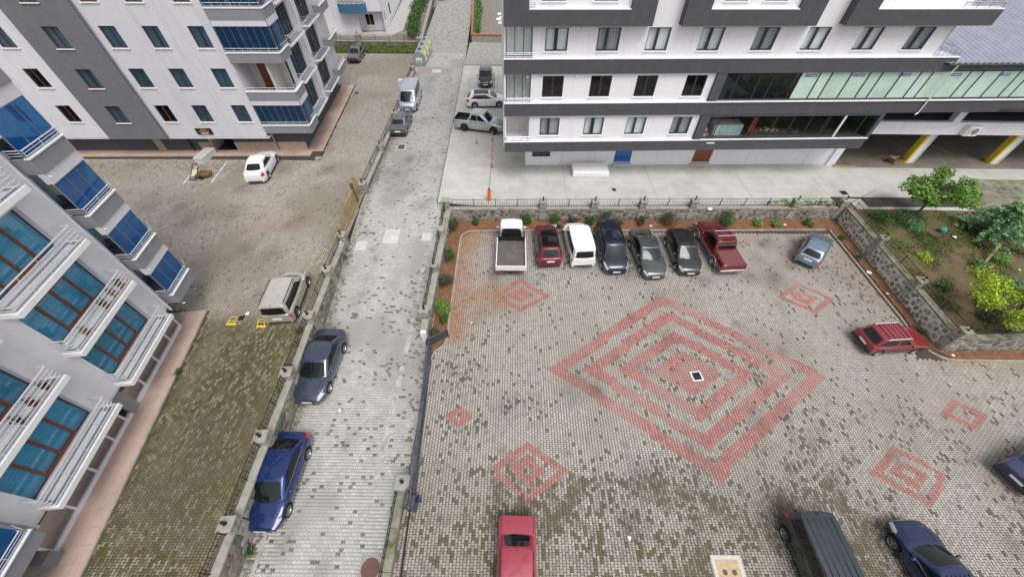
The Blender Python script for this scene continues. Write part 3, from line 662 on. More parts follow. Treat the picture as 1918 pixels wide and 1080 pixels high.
court_wall([26.8, 33, 39.5, 46, 52.5], 'far dark stone wall between the road and the left courtyard', 1.40, 'black fence panel left of the far road, %s beyond the ochre gate', zroad)
# ochre gate
t = thing('ochre_gate', 'ochre metal sliding gate across the left courtyard entrance', 'gate', (-12.6, 23.5, ZC))
gx = lambda y: -12.62-.02*(y-20)
for z, nm in ((1.25, 'top_rail'), (.12, 'bottom_rail')): MB().tube((gx(20.8), 20.8, ZC+z), (gx(25.2), 25.2, ZC+z), .05, 6).build(nm, OCHRE, t)
for y in (20.8, 23.0, 25.2): MB().tube((gx(y), y, ZC), (gx(y), y, ZC+1.3), .045, 6).build('upright', OCHRE, t)
b = MB()
for k in range(1, 30): y = 20.8+4.4*k/30; b.tube((gx(y), y, ZC+.12), (gx(y), y, ZC+1.25), .008, 4, cap=False)
b.build('bars', OCHRE, t)['kind'] = 'stuff'
MB().box(gx(24)-.07, gx(24)-.055, 23.9, 24.4, ZC+.7, ZC+1.15).build('sign_plate', mat('lime_sign', (.45,.55,.02), .5), t)
t = thing('gate_posts', 'rusty guide posts at the far end of the ochre gate', 'gate', (-12.7, 25.7, ZC))
for dx, y, mm in ((0, 25.35, BROWND), (.14, 25.35, BROWND), (-.05, 26.2, OCHRE), (.13, 26.2, OCHRE)): MB().box(-12.85+dx, -12.77+dx, y, y+.08, ZC, ZC+1.65).build('post', mm, t)
MB().box(-12.85, -12.63, 25.36, 25.42, ZC+1.65, ZC+1.7).build('tie_bar', BROWND, t); MB().box(-12.9, -12.64, 26.2, 26.27, ZC+1.65, ZC+1.7).build('tie_bar', OCHRE, t)
# ---------------- buildings ----------------
def wall_open(F, s0, s1, z0, z1, ops=(), out=0., rev=.2, mb=None):
    """wall skin with real openings (a, b, c, d) = s range, z range; reveals go inwards"""
    m = mb or MB()
    S = sorted({s0, s1, *[q for o in ops for q in o[:2] if s0 < q < s1]}); Z = sorted({z0, z1, *[q for o in ops for q in o[2:] if z0 < q < z1]})
    for a, b in zip(S[:-1], S[1:]):
        for c, d in zip(Z[:-1], Z[1:]):
            if any(o[0] <= (a+b)/2 <= o[1] and o[2] <= (c+d)/2 <= o[3] for o in ops): continue
            m.quad(F.pt(a,c,out), F.pt(b,c,out), F.pt(b,d,out), F.pt(a,d,out))
    for a, b, c, d in ops:
        P = F.pt
        m.quad(P(a,c,out),P(a,d,out),P(a,d,out-rev),P(a,c,out-rev)); m.quad(P(b,d,out),P(b,c,out),P(b,c,out-rev),P(b,d,out-rev))
        m.quad(P(a,d,out),P(b,d,out),P(b,d,out-rev),P(a,d,out-rev)); m.quad(P(b,c,out),P(a,c,out),P(a,c,out-rev),P(b,c,out-rev))
    return m
def curtain(F, parent, s0, s1, z0, z1, out, m, folds=9, amp=.025, name='curtain'):
    n = folds*6; P = [[F.pt(s0+(s1-s0)*i/n, z, out+amp*math.sin(i/6*2*math.pi+random.random()*.5)*(1+.5*math.sin(i*.37))) for z in (z0, z1)] for i in range(n+1)]
    return MB().grid(P).build(name, m, parent, smooth=80)
def window(F, par, s0, s1, z0, z1, out=0., fm=BLACKF, pm=PANEC, back='curtain', bm=CURTW, leaves=(.5,), dep=.10, bd=.05, sill=RIM, folds=9, mull=None, backd=.16):
    f = MB(); mw = mull or bd*.8
    a0, a1 = out-dep-.04, out-dep+.04
    f.fbox(F, s0, s1, z0, z0+bd, a0, a1); f.fbox(F, s0, s1, z1-bd, z1, a0, a1); f.fbox(F, s0, s0+bd, z0+bd, z1-bd, a0, a1); f.fbox(F, s1-bd, s1, z0+bd, z1-bd, a0, a1)
    W = s1-s0; xs = [s0+bd]
    for l in leaves: c = s0+W*l; f.fbox(F, c-mw/2, c+mw/2, z0+bd, z1-bd, a0, a1+.004); xs += [c-mw/2, c+mw/2]
    xs.append(s1-bd)
    w = f.build('window', fm, par)
    for a, b in zip(xs[::2], xs[1::2]): MB().quad(F.pt(a,z0+bd,out-dep), F.pt(b,z0+bd,out-dep), F.pt(b,z1-bd,out-dep), F.pt(a,z1-bd,out-dep)).build('pane', pm, w)
    if sill: MB().fbox(F, s0-.06, s1+.06, z0-.06, z0-.004, out-.05, out+.07).build('sill', sill, w)
    if back == 'curtain':
        k = random.random()
        if k < .25: curtain(F, w, s0, s0+W*.46, z0-.05, z1+.05, out-dep-backd, bm, folds//2); curtain(F, w, s0+W*.56, s1, z0-.05, z1+.05, out-dep-backd, bm, folds//2)
        else: curtain(F, w, s0, s1, z0-.05, z1+.05, out-dep-backd, bm, folds)
        MB().fbox(F, s0-.1, s1+.1, z0-.1, z1+.1, out-dep-backd-.4, out-dep-backd-.15).build('room', ROOM, w)
    elif back == 'slats':
        b = MB(); n = 9
        for i in range(n): z = z0+(z1-z0)*(i+.1)/n; b.fbox(F, s0+.02, s1-.02, z, z+(z1-z0)/n*.55, out-dep-backd, out-dep-backd+.01)
        b.build('blind_or_room_back', bm, w); MB().fbox(F, s0-.1, s1+.1, z0-.1, z1+.1, out-dep-backd-.4, out-dep-backd-.15).build('room', ROOM, w)
    else: MB().quad(F.pt(s0,z0,out-dep-backd), F.pt(s1,z0,out-dep-backd), F.pt(s1,z1,out-dep-backd), F.pt(s0,z1,out-dep-backd)).build('blind_or_room_back', bm, w)  # flat backing; in ROOM its dark colour stands in for the unlit room
    return w
def railing(par, pts, z, h, rails=3, m=METAL, step=.9, name='railing', r=.022, low=.1):
    """railing following ground points pts"""
    b = MB()
    for k in range(rails):
        zz = z+low+(h-low)*(k+0.)/(rails-1) if rails > 1 else z+h
        b.path([(p[0], p[1], zz) for p in pts], r*(1.35 if k == rails-1 else .8), 6)
    for p, q in zip(pts[:-1], pts[1:]):
        L = math.hypot(q[0]-p[0], q[1]-p[1]); n = max(1, round(L/step))
        for i in range(n+1): t = i/n; x, y = p[0]+(q[0]-p[0])*t, p[1]+(q[1]-p[1])*t; b.tube((x, y, z), (x, y, z+h), r*.9, 5)
    return b.build(name, m, par, smooth=50)
def textmesh(name, txt, size, mat_, parent, M4, align='CENTER', bold=0.0):
    cu = bpy.data.curves.new(name, 'FONT'); cu.body = txt; cu.size = size; cu.align_x = align; cu.align_y = 'CENTER'; cu.extrude = .002; cu.offset = bold; cu.resolution_u = 2
    t = bpy.data.objects.new('tmp', cu); COL.objects.link(t); dg = bpy.context.evaluated_depsgraph_get(); dg.update()
    me = bpy.data.meshes.new_from_object(t.evaluated_get(dg)); bpy.data.objects.remove(t); me.materials.clear(); me.materials.append(mat_); me.transform(M4)
    o = link(name, me, parent); return o
def facemat(F, s, z, out):
    n = F.n; d = F.d; p = F.pt(s, z, out)
    return Matrix(((d[0], 0, n[0], p[0]), (d[1], 0, n[1], p[1]), (0, 1, 0, p[2]), (0, 0, 0, 1)))
def glazing(F, par, s0, s1, z0, z1, out, n, pm, fm=RIM, cuts=None, name='glazing', w=.016):
    f = MB(); cuts = cuts or [s0+(s1-s0)*k/n for k in range(n+1)]
    f.fbox(F, s0, s1, z0-.03, z0+.02, out-.03, out+.03); f.fbox(F, s0, s1, z1-.03, z1+.02, out-.03, out+.03)
    for c in cuts: f.fbox(F, c-w, c+w, z0+.02, z1-.03, out-.02, out+.02)
    g = f.build(name, fm, par)
    for a, b in zip(cuts[:-1], cuts[1:]): MB().quad(F.pt(a+w,z0,out), F.pt(b-w,z0,out), F.pt(b-w,z1,out), F.pt(a+w,z1,out)).build('pane', pm if not isinstance(pm, list) else random.choice(pm), g)
    return g

# ===== white building with dark bands (right) =====
F = Frame((-.70, 28.45), 2.3); G = Frame((1.4, 31.04), 1.4)
bw = thing('apartment_building', 'white apartment block with dark grey floor bands above the concrete apron', 'building', (14, 31, ZA))
ws = [2.73, 6.17, 9.47, 13.04, 16.72, 20.17, 23.78, 27.3]
rows = [(4.86, 6.92, 5.30, 6.69), (7.83, 9.84, 8.20, 9.65), (10.76, 16.0, 11.18, 12.54), (13.63, 16.0, 14.1, 15.5)]
for i, (za, zb, zs, zt) in enumerate(rows):
    wl = ws[:4] if i < 2 else ws; end = 15.1 if i < 2 else 30.0
    ops = [(s, s+1.5, zs, zt) for s in wl] if i < 3 else []
    if i < 3: wall_open(F, 1.97, end, za, zb, ops, 0, .22).build('wall', PLASTER, bw)
    for k, s in enumerate(wl if i < 3 else []):
        if i == 1: window(F, bw, s, s+1.5, zs, zt, 0, BLACKF, PANED, 'plain', BLIND, (.5,), .12, .07, RIM, mull=.16)
        else: window(F, bw, s, s+1.5, zs, zt, 0, BLACKF, PANEC, 'curtain', CURTW if (k*7+i) % 3 else CURTG, (.42 if k % 2 else .45,), .12, .065, RIM, 11, mull=.15)
bands = [(4.02, 4.86, 29.5), (6.92, 7.83, 29.5), (9.84, 10.76, 31.75)]
for za, zb, end in bands:
    MB().fbox(F, 0, end, za, zb, -.02, .20).build('floor_band', DARKBAND, bw)
    MB().fbox(F, -.02, end+.03, zb, zb+.05, -.02, .24).build('ledge', RIM, bw)
# balcony at the left end of every floor
for i, (za, zb, zs, zt) in enumerate(rows):
    zb = min(zb, za+2.05)
    MB().fbox(F, 0, 1.97, za-.84, za-.02, -1.6, -.022).build('balcony_floor', PLASTERL, bw)
    MB().fbox(F, 1.9, 1.965, za, zb, -1.6, 0).build('balcony_wall', PLASTERL, bw)
    MB().fbox(F, .0, 1.9, za, zb, -1.75, -1.62).build('balcony_wall', ROOMW, bw)
    if i in (1, 2):
        glazing(F, bw, .16, 1.9, za+.06, zb-.05, -.3, 3, PANEC, BLACKF, w=.025)
        curtain(F, bw, .2, 1.85, za, zb, -.62, CURTW if i == 2 else mat('curtain_sage', (.52,.55,.53), .9, var=.12), 8, .03)
    railing(bw, [F.pt(.1, 0, -1.0)[:2], F.pt(.1, 0, .1)[:2], F.pt(1.95, 0, .1)[:2]], za+.05, .30 if i != 0 else .32, 3, STEEL, .55)
    MB().fbox(F, .0, .11, za+.05, zb, -.05, .05).build('corner_post', RIM, bw)
    MB().fbox(F, -.10, -.02, za-.8, zb, -.9, -.82).build('downpipe', RIM, bw)
c = MB(); c.lathe([(.0,-.1),(.05,-.09),(.07,-.02),(.06,.05)], 10, F.pt(1.55, 12.45, .02)); c.build('camera_dome', PLASTICW, bw)
c = MB(); c.lathe([(.0,-.1),(.05,-.09),(.07,-.02),(.06,.05)], 10, F.pt(1.65, 9.62, .02)); c.build('camera_dome', PLASTICW, bw)
for s, z in ((5.05, 12.58), (5.05, 9.72), (5.0, 6.8), (26.3, 12.62)): MB().fbox(F, s, s+.16, z-.1, z+.08, .0, .12).build('junction_box', PLASTICW, bw)
# bays of the floor above
for a, b in ((0, 9.43), (11.32, 20.03), (21.93, 31.67)):
    m = MB(); m.fbox(F, a, b, 12.75, 13.62, -.02, .62); m.fbox(F, a, a+1.55, 13.62, 16, -.02, .62); m.fbox(F, b-1.55, b, 13.62, 16, -.02, .62) if b < 30 else None
    m.build('bay', DARKBAND, bw); MB().fbox(F, a+1.56, b-(1.56 if b < 30 else -.02), 13.62, 13.67, -.02, .60).build('ledge', RIM, bw)
    if b < 30: wall_open(F, a+1.55, b-1.55, 13.67, 16, [(a+2.3, a+3.8, 14.0, 15.5), (b-3.9, b-2.4, 14.0, 15.5)], .35, .3).build('wall', PLASTER, bw)
    for s in ((a+2.3, b-3.9) if b < 30 else ()): window(F, bw, s, s+1.5, 14.0, 15.5, .35, BLACKF, PANEC, 'curtain', CURTW)
# a box of pots on the top left balcony
for s in (.35, .95, 1.5):
    MB().fbox(F, s, s+.42, 13.69, 13.88, .1, .34).build('planter_box', mat('terracotta', (.33,.11,.07), .8, var=.2), bw)
railing(bw, [F.pt(.1, 0, .5)[:2], F.pt(1.9, 0, .5)[:2]], 13.67, .3, 3, STEEL)
railing(bw, [F.pt(29.0, 0, .5)[:2], F.pt(31.55, 0, .5)[:2], F.pt(31.55, 0, -1)[:2]], 13.67, .3, 3, STEEL)
# right end balcony of the third floor
MB().fbox(F, 30.0, 31.7, 9.9, 10.74, -1.7, -.03).build('balcony_floor', PLASTERL, bw)
MB().fbox(F, 29.9, 30.02, 10.76, 16, -3, 0).build('side_wall', PLASTER, bw)
railing(bw, [F.pt(30.1, 0, .1)[:2], F.pt(31.65, 0, .1)[:2], F.pt(31.65, 0, -1.5)[:2]], 10.8, .42, 2, STEEL, .4)
# dark surround and long glazed fronts
wall_open(F, 15.1, 29.6, 4.86, 6.92, [(15.85, 29.3, 4.98, 6.74)], .16, .3).build('dark_front', DARKBAND, bw)
wall_open(F, 15.1, 46, 7.83, 9.84, [(15.82, 46.1, 7.98, 9.90)], .16, .3).build('dark_front', DARKBAND, bw)
MB().fbox(F, 29.5, 46, 6.94, 7.83, -3, .19).build('floor_band', DARKBAND, bw)
MB().fbox(F, 15.75, 46, 7.85, 7.92, -.02, .28).build('ledge', RIM, bw); MB().fbox(F, 15.7, 29.45, 4.90, 4.965, -.02, .28).build('ledge', RIM, bw)
cuts = [15.85, 16.74, 18.35, 19.32, 21.26]; glazing(F, bw, 15.85, 21.26, 7.99, 9.84, .02, 4, PANED, BLACKF, cuts, w=.05)
MB().fbox(F, 15.6, 21.3, 7.7, 9.9, -1.0, -.55).build('room', mat('room_bluegrey', (.15,.18,.21), .8, var=.5, scale=1.5), bw)
POST = [mat('poster_%d' % k, c, .35, var=.10, scale=1.1, dirt=(.62,.70,.66), dirt_lo=.45, dirt_hi=.8, dscale=.7) for k, c in enumerate(((.44,.60,.48), (.50,.64,.54), (.42,.57,.50), (.52,.64,.58)))]
cuts = [21.26, 22.65, 23.5, 24.94, 26.3, 27.2, 28.64, 30.05, 30.92, 32.28, 33.71, 34.67, 36.07, 37.45, 38.3, 39.7, 41.1, 42, 43.4, 44.8, 46]
gz = glazing(F, bw, 21.26, 46, 7.99, 9.84, .02, 0, POST, BLACKF, cuts, w=.05)
BLUEL = mat('logo_blue', (.07,.12,.36), .5, var=.05)
for s in (22.05, 25.55, 28.95, 32.75, 36.4, 40.3):
    MB().fbox(F, s-.42, s+.42, 9.50, 9.68, .022, .03).build('logo_plate', BLUEL, gz)
    textmesh('logo_text', 'LC WAIKIKI', .135, RIM, gz, facemat(F, s, 9.59, .033))
MB().fbox(F, 31.75, 46, 9.90, 10.42, -.6, .16).build('fascia', DARKBAND, bw)
# corrugated hall roof
n = int(15/.11); P = []
r0 = F.pt(31.0, 0, .35)
for i in range(n+1):
    s = 31.0+15*i/n; zc_ = .035*(1 if i % 4 < 2 else -1)
    P.append([F.pt(s, 10.46+zc_+v*.17, .35-v) for v in (0, 9, 18)])
rf = MB().grid(P).build('corrugated_roof', mat('roof_bluegrey', (.33,.345,.42), .45, metal=.35, var=.12, scale=1.2, streak=.1), bw)
MB().path([F.pt(31.2, 10.38, .40), F.pt(46, 10.38, .40)], .075, 8).build('roof_gutter', mat('gutter_dark', (.05,.06,.055), .6), bw)
for s, s2 in ((31.9, 31.9), (41.4, 41.4)): MB().path([F.pt(s, 10.36, .42), F.pt(s, 9.9, .34), F.pt(s, 6.98, .30), F.pt(s-.25, 6.9, .42)], .05, 8).build('downpipe', PLASTICW, bw)
SHOPP = glass('pane_shop', (.80,.84,.84), .03, hi=.2)
# shop floor inside
MB().fbox(F, 15.2, 29.4, 4.3, 4.9, -4, -.05).build('shop_floor', mat('shop_floor', (.10,.09,.08), .5, var=.3), bw)
MB().fbox(F, 15.2, 29.5, 4.9, 6.95, -4.2, -4).build('room', ROOM, bw); MB().fbox(F, 15.2, 29.5, 6.90, 6.98, -4.2, -.1).build('ceiling', ROOM, bw)
MB().fbox(F, 15.1, 15.2, 4.9, 6.95, -4.2, -.1).build('side_wall', ROOM, bw); MB().fbox(F, 29.35, 29.5, 4.2, 6.95, -4.2, -.2).build('side_wall', ROOM, bw)
glazing(F, bw, 15.87, 29.3, 5.0, 6.72, .02, 0, SHOPP, BLACKF, [15.87, 16.7, 19.4, 19.62, 21.2, 22.6, 24.0, 25.3, 25.5, 26.6, 26.75, 28.3, 29.28], w=.04)
MB().fbox(F, 26.55, 26.68, 5.0, 6.72, .03, .12).build('white_post', RIM, bw)
MB().fbox(F, 16.35, 17.0, 4.58, 4.68, .2, .215).build('notice_plate', RIM, bw)
# ground floor
wall_open(G, -.24, 14.85, ZA-.1, 4.02, [(.29, 1.9, 2.03, 3.1), (7.73, 9.26, 1.42, 3.5)], 0, .3).build('ground_wall', PLASTER, bw)
wall_open(G, 14.85, 28.2, ZA-.1, 4.02, [(14.9, 16.55, 1.42, 3.5)], .002, .3).build('ground_wall', PLASTERL, bw)
MB().fbox(G, -.3, -.24, ZA-.1, 4.02, -4, 0).build('side_wall', PLASTER, bw)
window(G, bw, .29, 1.9, 2.03, 3.1, 0, BLACKF, PANED, 'slats', CURTG, (.45,), .1, .06, None)
d = MB().fbox(G, 7.73, 9.26, 1.42, 3.5, -.22, -.12).build('blue_door', mat('door_blue', (.025,.13,.42), .4, var=.08), bw)
textmesh('lettering', 'TAOKULU', .40, mat('letter_navy', (.01,.012,.03), .5), d, facemat(G, 8.5, 1.86, -.115), bold=.012)
MB().fbox(G, 7.68, 9.31, 1.2, 1.41, -.1, .28).build('step', CONC, bw)
d = MB().fbox(G, 14.9, 16.55, 1.42, 3.5, -.2, -.12).build('brown_door', BROWN, bw)
for k in range(1, 4): MB().fbox(G, 14.9+1.65*k/4-.008, 14.9+1.65*k/4+.008, 1.42, 3.5, -.12, -.117).build('door_groove', BROWND, d)
MB().fbox(G, 14.85, 16.6, 1.2, 1.41, -.1, .2).build('step', CONC, bw)
MB().tube(G.pt(3.0, 1.2, .08), G.pt(3.0, 4.0, .08), .06, 8).build('downpipe', PLASTICW, bw)
MB().fbox(G, 27.82, 28.3, ZA, 4.02, -.3, .12).build('corner_pier', RIM, bw)
for s0, s1 in ((-.1, 4.8), (4.82, 11.6), (11.62, 17.8), (17.82, 23.9), (23.92, 29.45)): MB().fbox(F, s0+.1, s1+.08, 3.93, 4.015, -4, -.005).build('soffit_panel', PLASTERL, bw)
# building mass behind
MB().fbox(F, .0, 29.9, 4.05, 24, -14, -1.8 if False else -4.3).build('building_core', PLASTERL, bw)
wall_open(F, 0, 31.6, 16, 24, [], 0).build('wall', PLASTER, bw)
# ===== parking hall under the glazed front =====
hall = thing('parking_hall', 'open parking level with yellow striped columns under the glazed shop front', 'building', (38, 33, ZA))
MB().box(29.4, 62, 31.05, 31.4, 4.44, 5.5).build('white_beam', PLASTERL, hall); MB().box(29.4, 62, 33.4, 33.6, 5.5, 7.2).build('dark_recess_back', ROOM, hall)  # plain dark box closes the back of the recess above the beam
MB().box(29.4, 62, 31.2, 46, 5.42, 5.48).build('deck', PLINTH, hall); MB().box(29.4, 62, 29.8, 46, 6.95, 7.2).build('deck', ROOM, hall)
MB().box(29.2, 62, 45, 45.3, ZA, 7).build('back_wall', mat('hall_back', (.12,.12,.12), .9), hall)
MB().box(28.9, 29.35, 31.5, 46, ZA, 5.4).build('side_wall', PLASTERL, hall)
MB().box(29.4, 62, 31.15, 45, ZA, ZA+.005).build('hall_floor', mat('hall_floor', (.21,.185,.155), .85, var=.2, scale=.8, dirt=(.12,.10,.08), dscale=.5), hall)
for x in (36.75, 44.6, 52.5):
    p = MB().box(x-.1, x+.38, 32.0, 32.5, ZA, 4.44).build('column', PLASTICW, hall)
    MB().box(x-.32, x-.102, 31.98, 32.52, ZA, 4.44).build('yellow_stripe', YELLOW, p)
    MB().tube((x+.45, 31.98, ZA), (x+.45, 31.98, 6.9), .05, 8).build('downpipe', PLASTICW, p)
    MB().box(x-.3, x+.3, 31.1, 31.6, 5.5, 6.95).build('upper_column', PLASTERL, p)
for x0, y0 in ((30.2, 32.3), (33.2, 34.5), (39.0, 33.2), (42.2, 33.6)):
    m = MB(); m.hexa([(x0+d, y, ZA+z) for z in (.006, .010) for d, y in ((0, y0), (.1, y0), (-1.2+.1, y0+2.6), (-1.2, y0+2.6))]); m.build('bay_line', YELLOW, hall)
MB().box(29.6, 31.6, 31.3, 31.4, ZA+.006, ZA+.010).build('bay_line', YELLOW, hall)
ac = thing('air_conditioner', 'white air conditioner unit hung on the hall beam', 'air conditioner', (38.4, 30.9, 4.5))
MB().cbox(37.75, 38.85, 30.62, 31.02, 4.55, 5.35, .03).build('casing', PLASTICW, ac); m = MB(); m.lathe([(.0, -.02), (.24, -.02), (.26, 0), (.0, .001)][::-1], 16, (38.45, 30.605, 4.95), 'y'); m.build('fan_grille', mat('fan_grey', (.2,.2,.2), .6), ac)
for k in range(7): MB().box(37.80, 38.12, 30.612, 30.618, 4.62+k*.1, 4.66+k*.1).build('louvre', STEEL, ac)

# ===== grey and white block at the back left =====
FB = Frame((-60, 31.21), 1.5); FS = Frame((-17.95, 32.3), 95.2, 1)
bm = thing('apartment_building', 'pale apartment block with a dark grey vertical stripe and corner balconies', 'building', (-38, 36, ZC))
wcols = [13.3, 17.4, 21.6, 25.75, 29.72, 32.82, 36.1]; sills = [4.40, 7.22, 10.05, 12.88]
wz = [(s, s+1.2, z, z+1.42) for s in wcols for z in sills]
wall_open(FB, 0, 24.0, 3.05, 16.5, [q for q in wz if q[0] < 23], 0, .2).build('wall', PLASTERL, bm)
wall_open(FB, 24.0, 29.05, 2.93, 16.5, [q for q in wz if 23 < q[0] < 29], .14, .3).build('grey_stripe', MIDGREY, bm)
m = MB(); m.quad(FB.pt(24,2.93,0),FB.pt(24,16.5,0),FB.pt(24,16.5,.14),FB.pt(24,2.93,.14)); m.quad(FB.pt(29.05,2.93,.14),FB.pt(29.05,16.5,.14),FB.pt(29.05,16.5,0),FB.pt(29.05,2.93,0)); m.build('stripe_edge', MIDGREY, bm)
wall_open(FB, 29.05, 37.95, 3.05, 16.5, [q for q in wz if q[0] > 29], 0, .2).build('wall', PLASTERG, bm)
MB().tube(FB.pt(29.15, 3.0, .08), FB.pt(29.15, 16.5, .08), .06, 8).build('downpipe', MIDGREY, bm)
MB().tube(FB.pt(37.85, 3.1, .05), FB.pt(37.85, 16.5, .05), .05, 8).build('downpipe', PLASTERG, bm)
for s, _, z, zt in wz:
    o = .14 if 23 < s < 29 else 0
    slat = (z < 5 and s > 32) or (s == 29.72 and 7 < z < 8)
    dark = (z < 8 and s < 23) or (s == 29.72 and z < 5)
    window(FB, bm, s, s+1.2, z, zt, o, BROWND, PANEM if not dark else PANED, 'slats' if slat else ('plain' if dark else 'curtain'), (random.choice((CURTB, CURTB, CURTG, CURTW))) if not dark else ROOM, (.5,), .12, .06, RIM, 7, mull=.09)
MB().fbox(FB, 0, 38, 2.88, 3.04, -1.3, -.003).build('soffit', PLASTERG, bm)
# plinth, entrance, cladding
wall_open(FB, 0, 31.9, ZC, 2.9, [], -1.0).build('plinth', PLINTH, bm); wall_open(FB, 33.9, 40.6, ZC, 2.9, [], -1.0).build('plinth', PLINTH, bm)
for a, b in ((30.6, 31.9), (33.9, 35.2), (35.21, 36.5), (36.51, 37.7), (37.9, 39.2), (39.21, 40.55)): MB().fbox(FB, a, b-.01, ZC+.1, 2.05, -.998, -.95).build('marble_slab', MARBLE, bm)
MB().fbox(FB, 31.9, 33.9, ZC, 2.9, -2.6, -2.5).build('entrance_door', mat('entrance_navy', (.012,.012,.035), .3), bm); MB().fbox(FB, 31.72, 31.9, ZC, 2.9, -2.5, -.94).build('entrance_jamb', MARBLE, bm); MB().fbox(FB, 33.9, 34.0, ZC, 2.9, -2.5, -1.01).build('entrance_jamb', PLINTH, bm)
MB().fbox(FB, 31.9, 33.9, ZC-.02, ZC+.09, -2.5, -.9).build('entrance_step', mat('entrance_floor', (.02,.02,.05), .3), bm)
for s, mm in ((37.8, STEEL), (29.9, IRON)): MB().tube(FB.pt(s, ZC, -.88), FB.pt(s, 2.9, -.88), .06, 8).build('downpipe', mm, bm)
d = MB().fbox(FB, 26.6, 27.3, ZC+.05, 2.6, -1.0, -.96).build('side_door', mat('door_beige', (.38,.30,.20), .6), bm)
sg = MB().fbox(FB, 31.93, 33.3, 3.30, 3.84, .01, .06).build('name_sign', IRON, bm)
textmesh('lettering', 'B BLOK', .19, RIM, sg, facemat(FB, 32.62, 3.40, .063), bold=.006)
for z, w_ in ((3.72, .5), (3.58, .9)): MB().fbox(FB, 32.62-w_/2, 32.62+w_/2, z-.035, z+.035, .061, .064).build('gold_line', mat('gold', (.5,.3,.05), .5), sg)
MB().fbox(FS, 1.4, 15.2, ZC, 3.05, -1.75, -1.6).build('side_plinth', PLINTH, bm)
MB().fbox(FS, 1.3, 1.42, ZC, 3.05, -3, -1.6).build('side_plinth', PLINTH, bm)
MB().fbox(FS, 1.5, 15, 2.96, 3.1, -1.8, -.72).build('soffit', PLASTERG, bm)
# corner balconies
PANEDD = glass('pane_night_blue', (.20,.48,.75), .04, film=(.003,.055,.15), fw=.45, hi=.16)
FL = [3.38, 6.21, 9.04, 11.87]
for i, z in enumerate(FL):
    m = MB(); m.fbox(FB, 37.97, 42.0, z, z+.67, -.12, .04); m.fbox(FS, .08, 2.15, z, z+.67, -.12, .0); m.fbox(FB, 38.0, 41.9, z, z+.14, -2.2, -.12)
    m.build('balcony_parapet', BALGREY, bm)
    m = MB(); m.fbox(FB, 37.95, 42.05, z+.67, z+.74, -.17, .08); m.fbox(FS, .12, 2.2, z+.67, z+.735, -.2, .06); m.build('parapet_rim', RIM, bm)
    c0, c1, c2 = FB.pt(38.05, 0, .02)[:2], FB.pt(41.95, 0, .02)[:2], FS.pt(2.1, 0, .0)[:2]
    railing(bm, [c0, c1, c2], z+.74, .26, 2, METAL, .7, r=.016)
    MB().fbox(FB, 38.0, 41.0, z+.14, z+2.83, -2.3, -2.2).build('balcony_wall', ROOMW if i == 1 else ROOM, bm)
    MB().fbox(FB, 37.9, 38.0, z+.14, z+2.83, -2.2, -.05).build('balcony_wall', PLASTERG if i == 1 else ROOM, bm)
    if i != 1:
        MB().fbox(FB, 37.97, 41.95, z+2.42, z+2.83, -.06, .0).build('blind_box', PLASTERG, bm); MB().fbox(FS, .07, 2.1, z+2.42, z+2.83, -.06, -.0).build('blind_box', PLASTERG, bm)
        glazing(FB, bm, 38.0, 41.92, z+.76, z+2.42, -.06, 7, PANEDD, STEEL, w=.008); glazing(FS, bm, .15, 2.1, z+.76, z+2.42, -.06, 5, PANEDD, STEEL, w=.008)
        MB().fbox(FB, 38.6, 38.9, z+.14, z+2.3, -1.9, -1.8).build('curtain', CURTB, bm)
        MB().fbox(FB, 39.8, 40.6, z+.14, z+.95, -1.7, -1.0).build('table', mat('table_blue', (.06,.09,.14), .6), bm)
    else:
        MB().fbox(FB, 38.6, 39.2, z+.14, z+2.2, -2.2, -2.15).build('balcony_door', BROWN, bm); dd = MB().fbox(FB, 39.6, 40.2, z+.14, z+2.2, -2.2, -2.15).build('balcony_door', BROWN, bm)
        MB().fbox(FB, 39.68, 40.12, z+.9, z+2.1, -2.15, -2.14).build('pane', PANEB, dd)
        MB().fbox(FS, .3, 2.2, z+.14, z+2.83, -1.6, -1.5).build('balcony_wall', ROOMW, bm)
ch = thing('plastic_chair', 'bright green plastic chair behind the second-floor balcony glass', 'chair', FB.pt(39.9, FL[2]+.15, -.7))
x, y, z = FB.pt(39.9, FL[2]+.15, -.7); GRN = mat('chair_green', (.05,.45,.06), .4)
MB().cbox(x-.22, x+.22, y-.22, y+.22, z+.40, z+.45).build('seat', GRN, ch); MB().box(x-.22, x+.22, y+.2, y+.25, z+.45, z+.9).build('backrest', GRN, ch)
for a in (-.19, .19):
    for b in (-.19, .19): MB().tube((x+a, y+b, z), (x+a, y+b, z+.4), .02).build('leg', GRN, ch)
